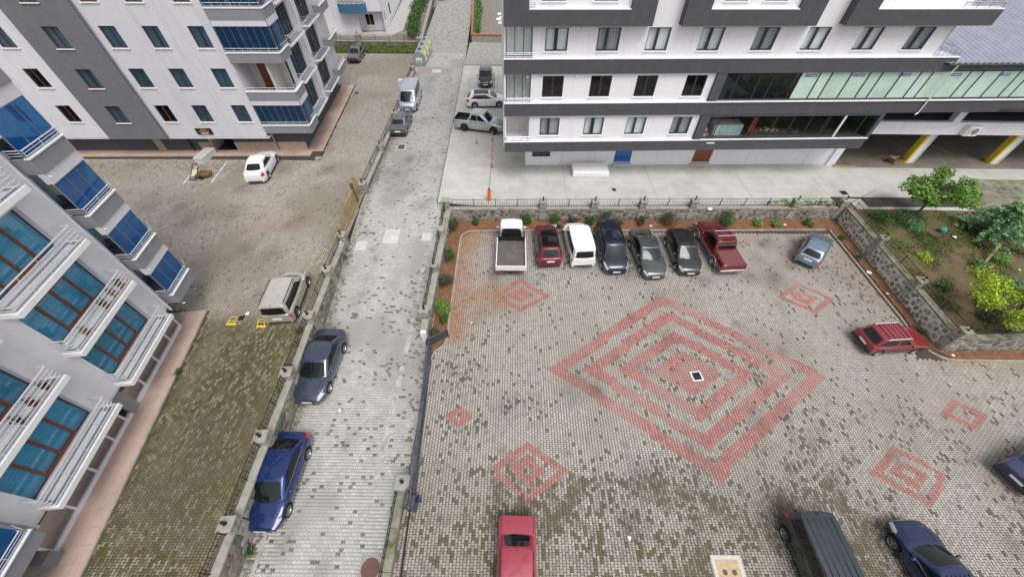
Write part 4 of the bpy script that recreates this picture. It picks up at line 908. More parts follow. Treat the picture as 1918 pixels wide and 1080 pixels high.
# side facade: french windows with railed slabs
fw = [(2.75, 6.55), (8.0, 11.8)]
ops = [(a+.35, b-.35, z+.45, z+2.65) for a, b in fw for z in FL]
wall_open(FS, 2.15, 15.2, 3.05, 16.5, ops, -.7, .3).build('side_wall', PLASTERG, bm)
MB().tube(FS.pt(7.3, 3.0, -.62), FS.pt(7.3, 16.5, -.62), .06, 8).build('downpipe', PLASTERL, bm)
for k, (a, b) in enumerate(fw):
    for i, z in enumerate(FL):
        w_ = window(FS, bm, a+.35, b-.35, z+.45, z+2.65, -.7, BROWND if k == 0 else MIDGREY, PANEM if k == 0 else PANED, 'curtain', CURTG, (.25, .5, .75), .18, .06, None, 14)
        m = MB(); m.fbox(FS, a+.1, b-.1, z+.31, z+.42, -.7, -.1); m.build('balcony_slab', BALGREY, bm); m = MB(); m.fbox(FS, a, b, z+.30, z+.45, -.1, .0); m.fbox(FS, a, a+.1, z+.30, z+.45, -.7, -.1); m.fbox(FS, b-.1, b, z+.30, z+.45, -.7, -.1); m.build('slab_edge', RIM, bm)
        p = [FS.pt(a+.04, 0, -.68)[:2], FS.pt(a+.04, 0, -.05)[:2], FS.pt(b-.04, 0, -.05)[:2], FS.pt(b-.04, 0, -.68)[:2]]
        railing(bm, p, z+.44, .62, 4, METAL if k == 0 else STEEL, .55, r=.018)
for i, z in enumerate(FL[:3]):
    m = MB(); m.fbox(FS, 12.3, 15.3, z+.2, z+.9, -.1, .0); m.fbox(FS, 12.3, 12.4, z+.2, z+.9, -.7, -.1); m.fbox(FS, 12.4, 15.3, z+.2, z+.3, -.7, -.1); m.build('balcony_parapet', BALGREY, bm); MB().fbox(FS, 12.25, 15.35, z+.9, z+.97, -.12, .05).build('parapet_rim', RIM, bm)
    railing(bm, [FS.pt(12.4, 0, -.6)[:2], FS.pt(12.4, 0, -.02)[:2], FS.pt(15.2, 0, -.02)[:2]], z+.97, .3, 3, METAL, .6, r=.016)
MB().prism([FB.pt(0, 0, -3)[:2], FB.pt(39.5, 0, -3)[:2], FS.pt(2.3, 0, -1.3)[:2], FS.pt(15.2, 0, -1.3)[:2], (-60, 47)], 3.1, 24).build('building_core', PLASTERG, bm)
wall_open(FB, 0, 42, 16.5, 24, [], 0).build('wall', PLASTERG, bm); wall_open(FS, 0, 15.2, 16.5, 24, [], -.0).build('wall', PLASTERG, bm)
# walkway round it
wk = MB(); wk.prism([FB.pt(0,0,.15)[:2], (-17.95, 31.72), (-19.35, 48.6), (-21, 48.6), (-20, 34), FB.pt(40,0,-1.1)[:2], FB.pt(0,0,-1.1)[:2]], .5, ZC+.09); wko = wk.build('walkway', GROUT); struct(wko)
for i in range(40):
    a = i*1.0+1
    for r0, r1 in ((-1.0, -.42), (-.41, .13)): MB().fbox(FB, a+.006, a+.994, ZC+.05, ZC+.105+random.uniform(0, .004), r0, r1).build('tile', TILEP, wko)
for i in range(16):
    y0 = 33.0+i*.97; y1 = y0+.96
    for k in (0, 1): xa = lambda y, q: -17.95-(y-31.72)*.083-.04-q*.78
    for k in (0, 1): MB().hexa([(xa(y, k+(1 if e else 0))+(.01 if e else 0), y, zz) for zz in (ZC+.05, ZC+.103) for y, e in ((y0,1),(y0,0),(y1,0),(y1,1))]).build('tile', TILEP, wko)
MB().box(-18.35, -17.85, 31.55, 32.0, ZC, ZC+.14).build('corner_stone', CONCW, wko)

# ===== pale building with white railings at the near left =====
FA = Frame((-18.95, 13.1), -82.8, -1)
ba = thing('apartment_building', 'pale grey block with brown french windows and white railings at the left edge', 'building', (-21, 7, ZC))
SL = [3.12, 5.89, 8.63, 11.4, 14.2]; colsA = [(.75, 4.9), (5.95, 10.2)]
ops = [(a+.32, b-.28, z+.10, z+2.12) for a, b in colsA for z in SL]
wall_open(FA, 0, 15, 2.92, 17, ops, -.75, .34).build('wall', PLASTERL, ba)
for k, (a, b) in enumerate(colsA):
    for i, z in enumerate(SL):
        s0, s1, z0, z1 = a+.32, b-.28, z+.10, z+2.12; o = -.75-.28; Wd = s1-s0
        f = MB(); bb = .10
        f.fbox(FA, s0, s1, z1-.05, z1, o-.04, o+.04); f.fbox(FA, s0, s1, z0, z0+.04, o-.04, o+.04); f.fbox(FA, s0, s0+.04, z0+.04, z1-.05, o-.04, o+.04); f.fbox(FA, s1-.04, s1, z0+.04, z1-.05, o-.04, o+.04)
        w_ = f.build('window', BROWND, ba)
        dz = z1-.30; d0, d1 = s0+Wd*.26, s0+Wd*.74; dm = (d0+d1)/2
        f = MB()
        for c in (d0, dm, d1): f.fbox(FA, c-bb/2, c+bb/2, z0+.04, dz, o-.02, o+.06)
        f.fbox(FA, d0-bb/2, d1+bb/2, dz, dz+bb, o-.02, o+.062); f.fbox(FA, d0-bb/2, d1+bb/2, z0+.04, z0+.16, o-.018, o+.058); f.build('door_frame', BROWN, w_)
        for pa, pb, pz in ((s0+.04, d0-bb/2, z1-.05), (d0+bb/2, dm-bb/2, dz), (dm+bb/2, d1-bb/2, dz), (d1+bb/2, s1-.04, z1-.05)):
            MB().quad(FA.pt(pa,z0+.04,o), FA.pt(pb,z0+.04,o), FA.pt(pb,pz,o), FA.pt(pa,pz,o)).build('pane', PANEB, w_)
        MB().quad(FA.pt(d0,dz+bb,o), FA.pt(d1,dz+bb,o), FA.pt(d1,z1-.05,o), FA.pt(d0,z1-.05,o)).build('pane', PANEB, w_)
        curtain(FA, w_, s0, s1, z0, z1, o-.22, CURTB if (i+k) % 2 or i > 1 else CURTG, 22, .03)
        MB().fbox(FA, s0-.1, s1+.1, z0-.1, z1+.1, o-.6, o-.4).build('room', ROOM, w_)
        m = MB(); m.fbox(FA, a+.02, b-.02, z-.19, z-.005, -.75, -.16); m.build('balcony_slab', BALGREY, ba); m = MB(); m.fbox(FA, a-.02, b+.02, z-.20, z+.03, -.16, .02); m.fbox(FA, a-.02, a+.10, z-.20, z+.03, -.75, -.16); m.fbox(FA, b-.10, b+.02, z-.20, z+.03, -.75, -.16); m.build('slab_edge', RIM, ba); MB().fbox(FA, a+.3, b-.3, z-.005, z+.012, -.62, -.34).build('threshold', PLASTERL, ba)
        p = [FA.pt(a+.05, 0, -.73)[:2], FA.pt(a+.05, 0, .02)[:2], FA.pt(b-.05, 0, .02)[:2], FA.pt(b-.05, 0, -.73)[:2]]
        b_ = MB()
        for q in range(5): b_.path([(u, v, z+.16+q*.17) for u, v in [FA.pt(a+.05, 0, -.73)[:2], FA.pt(a+.05, 0, -.05+.0*q)[:2], FA.pt(b-.05, 0, -.05+.0*q)[:2], FA.pt(b-.05, 0, -.73)[:2]]], .022 if q < 4 else .030, 6)
        for q in range(5): s = a+.08+(b-a-.16)*q/4; b_.tube(FA.pt(s, z+.02, -.07), FA.pt(s, z+.84, -.07), .016, 5)
        b_.build('railing', METAL, ba, smooth=50)
MB().tube(FA.pt(-.06, 2.6, -.70), FA.pt(-.06, 17, -.70), .065, 8).build('downpipe', PLASTERL, ba)
MB().tube(FA.pt(10.75, 2.8, -.66), FA.pt(10.75, 17, -.66), .065, 8).build('downpipe', PLASTERL, ba)
def corner_balcony(s0, s1, z, flip):
    m = MB(); m.fbox(FA, s0, s1, z, z+.65, -.12, .0); m.fbox(FA, s0, s1, z, z+.15, -2.6, -.12)
    m.fbox(FA, s0, s0+.12, z+.15, z+.65, -2.6, -.12); m.fbox(FA, s1-.12, s1, z+.15, z+.65, -.8, -.12)
    m.build('balcony_parapet', BALGREY, ba); MB().fbox(FA, s0-.04, s1+.04, z+.65, z+.70, -.16, .05).build('parapet_rim', RIM, ba)
    railing(ba, [FA.pt(s0+.06, 0, -.9)[:2], FA.pt(s0+.06, 0, -.03)[:2], FA.pt(s1-.06, 0, -.03)[:2], FA.pt(s1-.06, 0, -.7)[:2]], z+.70, .30, 3, METAL, .8, r=.018, low=.08)
    glazing(FA, ba, s0+.04, s1, z+.72, z+2.32, -.10, 3, PANEDB, STEEL, w=.007); MB().fbox(FA, s0, s1, z+2.32, z+2.79, -.3, -.05).build('blind_box', PLASTERG, ba)
    MB().fbox(FA, s0+.1, s1, z+.15, z+2.79, -2.7, -2.5).build('balcony_wall', mat('balc_blue', (.16,.24,.32), .7, var=.4, scale=2), ba)
    MB().fbox(FA, s0+.12, s1-.05, z+.15, z+.18, -2.5, -.13).build('balcony_floor', mat('balc_floor', (.06,.07,.10), .5, var=.3), ba)
    MB().fbox(FA, s0+.9, s0+1.25, z+.2, z+2.3, -.55, -.5).build('curtain', CURTW, ba) if 8 < z < 9 else None
    MB().tube(FA.pt(s0+.02, z+.95, .02), FA.pt(s0-.02, z+1.45, .10), .016, 5).build('laundry_bracket', METAL, ba)
    l = MB(); l.tube(FA.pt(s1-.05, z-.12, .0), FA.pt(s1-.05, z-.12, .16), .03, 6); l.build('spout', PLASTICW, ba)
for z in (3.0, 5.77, 8.52, 11.3, 14.1): corner_balcony(-2.2, -.2, z, 0)
for z in (3.0, 5.77, 8.52): corner_balcony(11.05, 14.5, z, 0)
# ground floor glazing under the overhang
MB().fbox(FA, .0, 14.5, 2.80, 2.93, -2.5, -.755).build('soffit', PLASTERG, ba)
m = MB(); m.fbox(FA, .1, 11.4, ZC+.1, ZC+.30, -1.02, -.86)
for s in (.1, 1.2, 2.6, 4.0, 5.0, 5.9, 6.9, 8.3, 9.8, 11.3): m.fbox(FA, s, s+.09, ZC+.30, 2.80, -1.0, -.88)
m.build('shopfront_frame', PLASTERG, ba)
MB().fbox(FA, 5.0, 5.55, ZC+.1, 2.8, -1.0, -.83).build('pier', BALGREY, ba); MB().fbox(FA, 11.4, 11.9, ZC+.05, 1.9, -1.1, -.6).build('stair_block', MIDGREY, ba)
for a, b in ((.19, 1.2), (1.29, 2.6), (2.69, 4.0), (4.09, 5.0), (5.99, 6.9), (6.99, 8.3), (8.39, 9.8), (9.89, 11.3)): MB().quad(FA.pt(a, ZC+.3, -.94), FA.pt(b, ZC+.3, -.94), FA.pt(b, 2.8, -.94), FA.pt(a, 2.8, -.94)).build('shop_pane', PANED, ba)
MB().fbox(FA, .1, 11.4, ZC, 2.9, -2.4, -2.2).build('shop_room', mat('shop_green_grey', (.10,.105,.09), .8, var=.3), ba); MB().fbox(FA, .1, 11.4, ZC+.05, ZC+.12, -2.3, -1.03).build('shop_floor', mat('shop_floor2', (.15,.155,.13), .8, var=.2), ba)
MB().fbox(FA, -2.2, 15, 2.95, 24, -16, -2.8).build('building_core', PLASTERG, ba); wall_open(FA, 0, 15, 17, 24, [], -.75).build('wall', PLASTERL, ba)
MB().fbox(FA, -.25, 0, 2.92, 17, -2.6, -.75).build('corner_wall', PLASTERL, ba); MB().fbox(FA, 11.0, 14.5, 5.0, 5.01, -.9, -.8).build('trim', RIM, ba)
# tiled walkway in front
wk = MB(); wk.prism([FA.pt(-1.0,0,-2.6)[:2], FA.pt(-1.0,0,.10)[:2], FA.pt(14.5,0,.55)[:2], FA.pt(14.5,0,-2.6)[:2]], .5, ZC+.085); wk2 = wk.build('walkway', KERB); struct(wk2)
for i in range(24):
    a = -1.0+i*.645
    o1 = lambda s: .10+(s+1)*.029-.06
    for k in range(3):
        q0 = lambda s: -.95+(o1(s)+.95)*k/3; q1 = lambda s: -.95+(o1(s)+.95)*(k+1)/3-.006
        b = a+.637
        MB().hexa([FA.pt(s, zz, o) for zz in (ZC+.06, ZC+.10+random.uniform(0, .003)) for s, o in ((a, q1(a)), (b, q1(b)), (b, q0(b)), (a, q0(a)))]).build('tile', TILEP, wk2)
# potted plants on a balcony
def pot(x, y, z, label, r=.13, col=(.33,.12,.07), group=None):
    t = thing('potted_plant', label, 'plant', (x, y, z), 0, group)
    MB().lathe([(0, 0), (r*.7, 0), (r, r*1.6), (r*1.1, r*1.6), (r*1.1, r*1.9), (r*.9, r*1.9), (r*.85, r*1.6), (0, r*1.6)], 12, (x, y, z)).build('pot', mat('pot_clay', col, .8, var=.2), t, smooth=40); return t
# ===== grey house further up the road =====
bh = thing('house', 'light grey house with a blue-fronted bay balcony far up the road', 'building', (-25, 72, ZC))
FH = Frame((-40, 67.6), 2.0); FHs = Frame((-20.0, 68.3), 95, 1)
wall_open(FH, 0, 16.2, 1.2, 14, [(9.2, 10.6, 6.3, 8.0)], 0, .2).build('wall', PLASTERL, bh); wall_open(FH, 16.2, 20.0, 1.2, 4.0, [(16.9, 18.2, 1.9, 3.4)], -1.3, .2).build('wall', PLASTERL, bh)
for k in range(10): MB().fbox(FH, 8, 16.1, 4.0+k*.9, 4.03+k*.9, 0, .012).build('siding_joint', PLASTERG, bh)
MB().quad(FH.pt(16.2,1.2,0),FH.pt(16.2,1.2,-1.3),FH.pt(16.2,14,-1.3),FH.pt(16.2,14,0)).build('wall_return', PLASTERL, bh)
wall_open(FH, 16.2, 20.0, 4.0, 14, [], -.2).build('wall', PLASTERL, bh); MB().fbox(FH, 16.2, 20, 3.95, 4.0, -1.4, -.2).build('soffit', PLASTERG, bh)
wall_open(FHs, 0, 22, 1.2, 14, [(1.0, 2.2, 2.4, 3.6), (6, 7.5, 2.0, 3.6)], 0, .25).build('side_wall', PLASTERL, bh)
window(FH, bh, 16.9, 18.2, 1.9, 3.4, -1.3, PLASTICW, PANED, 'plain', ROOM, (.5,), .1); window(FHs, bh, 1.0, 2.2, 2.4, 3.6, 0, BLACKF, PANED, 'plain', ROOM, ()); window(FHs, bh, 6, 7.5, 2.0, 3.6, 0, BLACKF, PANED, 'plain', ROOM, ())
window(FH, bh, 9.2, 10.6, 6.3, 8.0, 0, PLASTICW, PANED, 'curtain', CURTW, (.5,))
pts = [FH.pt(14.0,0,0)[:2], FH.pt(14.0,0,1.0)[:2], FH.pt(14.5,0,1.3)[:2], FH.pt(17.2,0,1.3)[:2], FH.pt(17.8,0,.8)[:2], FH.pt(17.8,0,-.2)[:2]]
MB().prism(pts, 4.05, 5.1).build('blue_parapet', mat('plaster_blue', (.05,.15,.26), .8, var=.1), bh); railing(bh, pts[1:5], 5.1, .7, 4, METAL, .7, r=.03)
for a, b in zip(pts[1:4], pts[2:5]):
    FF = Frame(a, math.degrees(math.atan2(b[1]-a[1], b[0]-a[0]))); L = math.hypot(b[0]-a[0], b[1]-a[1]); glazing(FF, bh, 0, L, 5.2, 7.2, -.1, max(1, int(L/.7)), PANEC, RIM)
    curtain(FF, bh, 0, L, 5.15, 7.2, -.3, CURTG, max(2, int(L*3)))
MB().prism([FH.pt(0,0,-.4)[:2], FH.pt(16,0,-.4)[:2], FH.pt(16.3,0,-1.7)[:2], FHs.pt(.5,0,-.6)[:2], FHs.pt(22,0,-.6)[:2], (-40, 90)], 4.05, 14.2).build('building_core', PLASTERG, bh)
m = MB(); m.prism([(-30, 66.6), (-19.0, 66.6), (-17.6, 69.5), (-19.6, 92), (-21.5, 92), (-20.1, 69), (-30, 67.5)], .6, ZC+.16); struct(m.build('walkway', mat('walk_grey', (.40,.40,.38), .9, var=.15, scale=3, dirt=(.2,.2,.18), dscale=1.5)))
m = MB(); m.prism([(-60, 61), (-13.4, 61), (-16.3, 92), (-60, 92)], -.5, ZC); struct(m.build('yard', mat('yard_earth', (.22,.19,.14), .95, var=.2, scale=2, dirt=(.14,.12,.08), dscale=.8)))
# ---------------- vehicles ----------------
_wheels = {}
SEAM = mat('panel_gap', (.012,.012,.013), .7, var=.1)
def wheel_meshes(r, w, style):
    k = (round(r, 2), round(w, 2), style)
    if k in _wheels: return _wheels[k]
    t = MB().lathe([(r*.66, -w/2+.02), (r*.70, -w/2), (r*.95, -w/2+.005), (r, -w/2+.04), (r, w/2-.04), (r*.95, w/2-.005), (r*.70, w/2), (r*.66, w/2-.03), (r*.60, w/2-.07)], 28, (0,0,0), 'y').mesh('tyre', TYRE, 40)
    d = MB().lathe([(r*.64, w/2-.075), (0.001, w/2-.08)], 24, (0,0,0), 'y')
    back = d.mesh('rim_back', RUB if style != 'cap' else ALLOY)
    m = MB(); m.lathe([(r*.56, w/2-.05), (r*.60, w/2-.012), (r*.68, w/2-.008), (r*.68, w/2-.06)], 28, (0,0,0), 'y')
    m.lathe([(r*.16, w/2-.06), (r*.15, w/2-.02), (0.001, w/2-.015)], 12, (0,0,0), 'y')
    n = {'spoke5': 5, 'spoke10': 10, 'cap': 8, 'steel': 14}[style]; hw = {'spoke5': .10, 'spoke10': .055, 'cap': .13, 'steel': .12}[style]*r
    for i in range(n):
        a = 2*math.pi*i/n; ca, sa = math.cos(a), math.sin(a)
        P = []
        for rr, h, q in ((r*.12, w/2-.022, hw*.8), (r*.58, w/2-.03, hw*1.1)):
            for s_, dd in ((-1, 0), (1, 0), (1, -.03), (-1, -.03)): P.append((rr*ca-s_*q*sa, h+dd, rr*sa+s_*q*ca))
        m.add(P, [(0,1,5,4), (1,2,6,5), (3,0,4,7)])
    rim = m.mesh('rim', ALLOY if style != 'steel' else RUB, 40)
    _wheels[k] = (t, back, rim); return _wheels[k]
def obj_local(name, mesh, parent, loc=(0,0,0), rot=(0,0,0)):
    o = bpy.data.objects.new(name, mesh); COL.objects.link(o); o.parent = parent; o.location = loc; o.rotation_euler = rot; return o

def make_car(name, label, loc, heading, S, z=0., pitch=0., group=None):
    """S: spec dict; car faces +x in its own space; heading in degrees"""
    L, W, H = S['L'], S['W'], S['H']; r = S.get('r', .31); gc = S.get('gc', .19); body = S['paint']; boxy = S.get('boxy', 0)
    xf, xr = S['xf'], S['xr']; hl = L/2
    root = thing(name, label, S['cat'], (loc[0], loc[1], z), math.radians(heading), group)
    if pitch: root.rotation_euler = (0, -math.radians(pitch), math.radians(heading)); root.rotation_mode = 'XYZ'
    top = pchip(S['top'])
    kf, kr = S.get('kf', .30 if not boxy else .07), S.get('kr', .17 if not boxy else .05); cf, cr = S.get('cf', .85 if not boxy else .35), S.get('cr', .55 if not boxy else .25)
    def hw(x):
        t = max(0, (x-(hl-cf))/cf); u = max(0, ((-hl+cr)-x)/cr)
        return W/2*(1-kf*t**2.4-kr*u**2.4)
    Ra = r+.055
    def zb(x):
        b = gc+.07*max(0, (x-(hl-.5))/.5)**1.5+.08*max(0, ((-hl+.5)-x)/.5)**1.5
        for xw in (xf, xr):
            d = abs(x-xw)
            if d < Ra: b = max(b, r+math.sqrt(max(0, Ra*Ra-d*d))*.97)
        return b
    bed = S.get('bed')
    def sect(x):
        w, zt, b = hw(x), top(x), zb(x); b = min(b, zt-.10); hgt = zt-b; cr_ = S.get('crown', .035); tk = .0 if boxy else .02
        Q = [(w-.07, b), (w-.025, b+.05), (w-.004+tk*.3, b+hgt*.35), (w, b+hgt*.62), (w-.012-tk*.4, b+hgt*.84), (w-.045-tk, zt-.022), (w-.10-tk, zt)]
        if bed and bed[0] < x < bed[1]: Q += [(w-.115, zt-bed[2]), (w*.45, zt-bed[2]), (0, zt-bed[2])]
        else: Q += [(w*.66, zt+cr_*.6), (w*.33, zt+cr_*.92), (0, zt+cr_)]
        return Q
    xs = set(np.linspace(-hl, hl, 25).round(3)) | {round(-hl+d, 3) for d in (.015, .05, .1)} | {round(hl-d, 3) for d in (.015, .05, .1, .2)}
    for xw in (xf, xr):
        if abs(xw) > hl: continue
        for a in np.linspace(-1, 1, 15): xs.add(round(xw+Ra*math.sin(a*math.pi/2)*.9995, 3))
    if bed: xs |= {bed[0]+.001, bed[0]-.004, bed[1]-.001, bed[1]+.004}
    xs = sorted(xs); rows_ = []
    for x in xs:
        q = sect(x); rows_.append([(x, y, zz) for y, zz in q]+[(x, -y, zz) for y, zz in reversed(q[:-1])])
    m = MB(); bedm = MB(); NP = len(rows_[0]); V = [p for row in rows_ for p in row]; fs, bf = [], []
    for i in range(len(xs)-1):
        inb = bed and bed[0]-.002 < xs[i] and xs[i+1] < bed[1]+.005 and xs[i] > bed[0]-.005
        for j in range(NP-1):
            f = (i*NP+j, (i+1)*NP+j, (i+1)*NP+j+1, i*NP+j+1)
            (bf if inb and 6 <= j < NP-7 else fs).append(f[::-1])
    fs.append(tuple(range(NP))[::-1][::-1]); fs.append(tuple((len(xs)-1)*NP+j for j in range(NP))[::-1])
    m.add(V, fs)
    def put(mb, nm, mt, parent=root, sm=None): return mb.build(nm, mt, parent, sm, world=False)
    bo = put(m, 'body', body, sm=38 if not boxy else 28)
    if bf: bedm.add(V, bf); put(bedm, 'bed_liner', S.get('bedmat', RUB))
    put(MB().box(-hl+.25, hl-.25, -W/2+.24, W/2-.24, gc-.02, min(.75, r*2+.08)), 'underbody', RUB)
    put(MB().box(xr+Ra+.02 if abs(xr) < hl else -hl+.1, xf-Ra-.02, -W/2+.05, W/2-.05, gc-.03, gc+.10), 'contact_shade_box', RUB)  # low wide box added to block light and deepen the contact shadow
    # --- cabin
    C = S['cab']; bx0, bx1, tx0, tx1 = C['bf'], C['br'], C['tf'], C['tr']      # base front/rear, top front/rear
    zt_, wb, wt = H-.045, C.get('wb', W/2-.085), C.get('wt', W/2-.21); bzf, bzr = C.get('zf', top(bx0)-.005), C.get('zr', top(bx1)-.005)
    bulF, bulFt, bulR, bulRt = C.get('bulF', .16), C.get('bulFt', .07), C.get('bulR', .10), C.get('bulRt', .05)
    ztf = zt_-C.get('dropf', .02); ztr = zt_-C.get('dropr', .03); ztap = C.get('tap', .94)
    def edge(side, u, lvl):
        if lvl == 0: f, rr, w, zf_, zr_, bF, bR, tap = bx0, bx1, wb, bzf, bzr, bulF, bulR, C.get('tapb', .95)
        else: f, rr, w, zf_, zr_, bF, bR, tap = tx0, tx1, wt, ztf, ztr, bulFt, bulRt, ztap
        wf = w*(.985 if lvl == 0 else .96); wr = w*tap
        if side == 'F': a = 2*u-1; return np.array((f+bF*(1-a*a)-bF*.4, wf*a, zf_+(.02 if lvl else .0)*(1-a*a)))
        if side == 'R': a = 2*u-1; return np.array((rr-bR*(1-a*a)+bR*.4, -wr*a, zr_+(.02 if lvl else 0)*(1-a*a)))
        k = u; x = (f-bF*.4)+((rr+bR*.4)-(f-bF*.4))*k; w_ = wf+(wr-wf)*k+.05*math.sin(math.pi*k)*(1 if not boxy else .3)
        zz = zf_+(zr_-zf_)*k+((zt_-(ztf+(ztr-ztf)*k))*math.sin(math.pi*k)**.6 if lvl else 0)
        return np.array((x, w_ if side == 'L' else -w_, zz))
    cx = (tx0+tx1)/2
    def surf(side, u, t):
        if side == 'Rt': a, b = edge('Rt_', u, 0), edge('Rt_', u, 1)
        else: a, b = edge(side, u, 0), edge(side, u, 1)
        p = a*(1-t)+b*t
        k = 4*t*(1-t)*(.022 if not boxy else .008)
        o = np.array((1,0,0)) if side == 'F' else np.array((-1,0,0)) if side == 'R' else np.array((0, 1 if side == 'L' else -1, 0))
        return p+o*k
    def ring(t):
        P = []
        for side, n_ in (('F', 9), ('L', 11), ('R', 9), ('S', 11)):
            for i in range(n_):
                u = .035+.93*i/(n_-1)
                if side == 'S': u = 1-u
                P.append(surf(side, u, t))
        return np.array(P)
    ts = [0, .3, .6, .85, .96, 1.0]; R_ = [ring(t) for t in ts]
    m = MB(); n = len(R_[0]); fs = []
    for k in range(len(ts)-1):
        for i in range(n): fs.append((k*n+i, (k+1)*n+i, (k+1)*n+(i+1) % n, k*n+(i+1) % n))
    m.add(np.concatenate(R_), [f[::-1] for f in fs]); put(m, 'cabin', S.get('cabmat', body), sm=40)
    m = MB(); T = R_[-1]; ctr = np.array((cx, 0, 0)); lv = [(1, 0), (.985, .012), (.95, .022), (.8, .032), (.5, .042), (.2, .045)]
    RR = []
    for k_, dz in lv:
        q = T.copy(); q[:, 0] = cx+(T[:, 0]-cx)*(1-(1-k_)*.9); q[:, 1] = T[:, 1]*k_; q[:, 2] = T[:, 2]*k_**.0+dz; RR.append(q)
    fs = [(k*n+i, (k+1)*n+i, (k+1)*n+(i+1) % n, k*n+(i+1) % n) for k in range(len(lv)-1) for i in range(n)]+[tuple((len(lv)-1)*n+i for i in range(n))[::-1]]
    # average the crown heights so that the roof stays smooth
    for k in range(2, len(lv)): RR[k][:, 2] = RR[k][:, 2]*.5+.5*(np.interp(RR[k][:, 0], [tx1, cx, tx0], [ztr, zt_, ztf])+lv[k][1])
    m.add(np.concatenate(RR), [f[::-1] if len(f) == 4 else f[::-1] for f in fs]); put(m, 'roof', S.get('roofmat', body), sm=40)
    def patch(fn, us, ts_, nm, mt, off=.006, nu=8, nt=5, parent=root, skew=(0, 0), rnd=0.):
        P = []
        for i in range(nu+1):
            row = []
            for j in range(nt+1):
                t = ts_[0]+(ts_[1]-ts_[0])*j/nt; k = j/nt
                u0, u1 = us[0]+skew[0]*k, us[1]+skew[1]*k; u = u0+(u1-u0)*i/nu
                if rnd:
                    e = abs(2*i/nu-1)**6*rnd; t = t+(((ts_[0]+ts_[1])/2)-t)*e
                p = fn(u, t); du = fn(u+.004, t)-p; dt = fn(u, t+.004)-p
                nn = np.cross(du, dt); nn = nn/(np.linalg.norm(nn)+1e-9)
                cdir = p-np.array((p[0]*.6, 0, .55)); nn = nn if np.dot(nn, cdir) > 0 else -nn
                row.append(p+nn*off)
            P.append(row)
        P = np.array(P); c0 = np.mean(P, (0, 1))
        g_ = MB().grid(P)
        a = np.cross(P[1, 0]-P[0, 0], P[0, 1]-P[0, 0])
        if np.dot(a, c0-np.array((c0[0]*.6, 0, .55))) < 0: g_.f = [f[::-1] for f in g_.f]
        return put(g_, nm, mt, parent, 60)
    F_ = lambda u, t: surf('F', u, t); R__ = lambda u, t: surf('R', u, t)
    ws_ = S.get('ws', (.06, .92))
    patch(F_, (.055, .945), ws_, 'windshield', CARGLASS, skew=(.02, -.02), rnd=.12)
    patch(F_, (.05, .95), (-.05, .05), 'cowl', RUB, off=.010, nt=2)
    if S.get('rearglass', 1): patch(R__, S.get('rgu', (.09, .91)), S.get('rg', (.14, .88)), 'rear_window', CARGLASS, skew=(.02, -.02), rnd=.15)
    for side in ('L', 'S'):
        fn = (lambda sd: (lambda u, t: surf(sd, u, t)))(side)
        if not boxy and len(S['sidewin']) > 1 and S['cat'] not in ('pickup', 'truck'):
            w0, w1 = S['sidewin'][0], S['sidewin'][-1]; patch(fn, (w0[0]+.03, w1[1]-.01), (S.get('swt', (.12, .88))[0]+.01, S.get('swt', (.12, .88))[1]-.01), 'window_surround', RUB, off=.003, nu=10, nt=4, skew=(w0[2], w1[3]))
        for (u0, u1, sk0, sk1) in S['sidewin']: patch(fn, (u0, u1), S.get('swt', (.12, .88)), 'side_window', CARGLASS, nu=6, nt=4, skew=(sk0, sk1))
        if S.get('chromeline'): patch(fn, (.06, .90), (.06, .10), 'window_trim', CHROME, off=.009, nu=10, nt=1)
    # --- tub surface as a function of x and section position
    def tub(sgn):
        def f(x, s):
            q = sect(min(max(x, -hl), hl)); s = min(max(s, 0), 8.999); i = int(s); k = s-i
            y = q[i][0]*(1-k)+q[i+1][0]*k; zz = q[i][1]*(1-k)+q[i+1][1]*k
            return np.array((x, sgn*y, zz))
        return f
    for sgn in (1, -1):
        f = tub(sgn)
        hx = S.get('hl', (hl-.52, hl-.05)); patch(f, hx, S.get('hls', (3.4, 5.3)), 'headlight', LAMP, off=.008, nu=8, nt=3, skew=(.10, 0))
        tx = S.get('tl', (-hl+.02, -hl+.30)); patch(f, tx, S.get('tls', (3.2, 5.6)), 'tail_light', TAILL, off=.008, nu=5, nt=3)
        for dx in S['doors']: patch(f, (dx, dx+.014), (.8, 5.3), 'door_seam', RUB, off=.003, nu=1, nt=6)
        for dx in S.get('handles', ()): patch(f, (dx, dx+.17), (4.15, 4.4), 'door_handle', S.get('handmat', body), off=.03, nu=2, nt=1)
        if S.get('strip'): patch(f, (xr+Ra+.05, xf-Ra-.05), (2.2, 2.7), 'side_strip', RUB, off=.012, nu=4, nt=1)
        if S.get('sill'): patch(f, (xr+Ra+.02, xf-Ra-.02), (.2, 1.2), 'sill', S['sill'], off=.015, nu=4, nt=1)
        hx0, hx1 = C['bf']+.10, hl-.20
        if hx1-hx0 > .3:
            patch(f, (hx0, hx1), (6.05, 6.20), 'hood_seam', SEAM, off=.0025, nu=8, nt=1)
            if not boxy: patch(f, (hx0+.05, hx1-.12), (7.0, 7.12), 'hood_crease', body, off=.012, nu=8, nt=1)
            patch(f, (hx1-.008, hx1+.008), (6.1, 8.99), 'hood_seam', SEAM, off=.0025, nu=1, nt=6)
        if C['br']-(-hl) > .3 and S['cat'] == 'car':
            patch(f, (-hl+.10, C['br']-.05), (6.05, 6.20), 'boot_seam', SEAM, off=.0025, nu=5, nt=1)
        sd = 'L' if sgn > 0 else 'S'
        put(MB().path([tuple(surf(sd, u, .985)+np.array((0, sgn*.004, .004))) for u in np.linspace(.06, .94, 9)], .011, 4), 'roof_trim', SEAM)
        # door mirror
        mx, my = C['bf']-S.get('mirx', .42), (hw(C['bf'])+.02); mz = top(C['bf']-.3)+.09
        mm = MB(); P = []
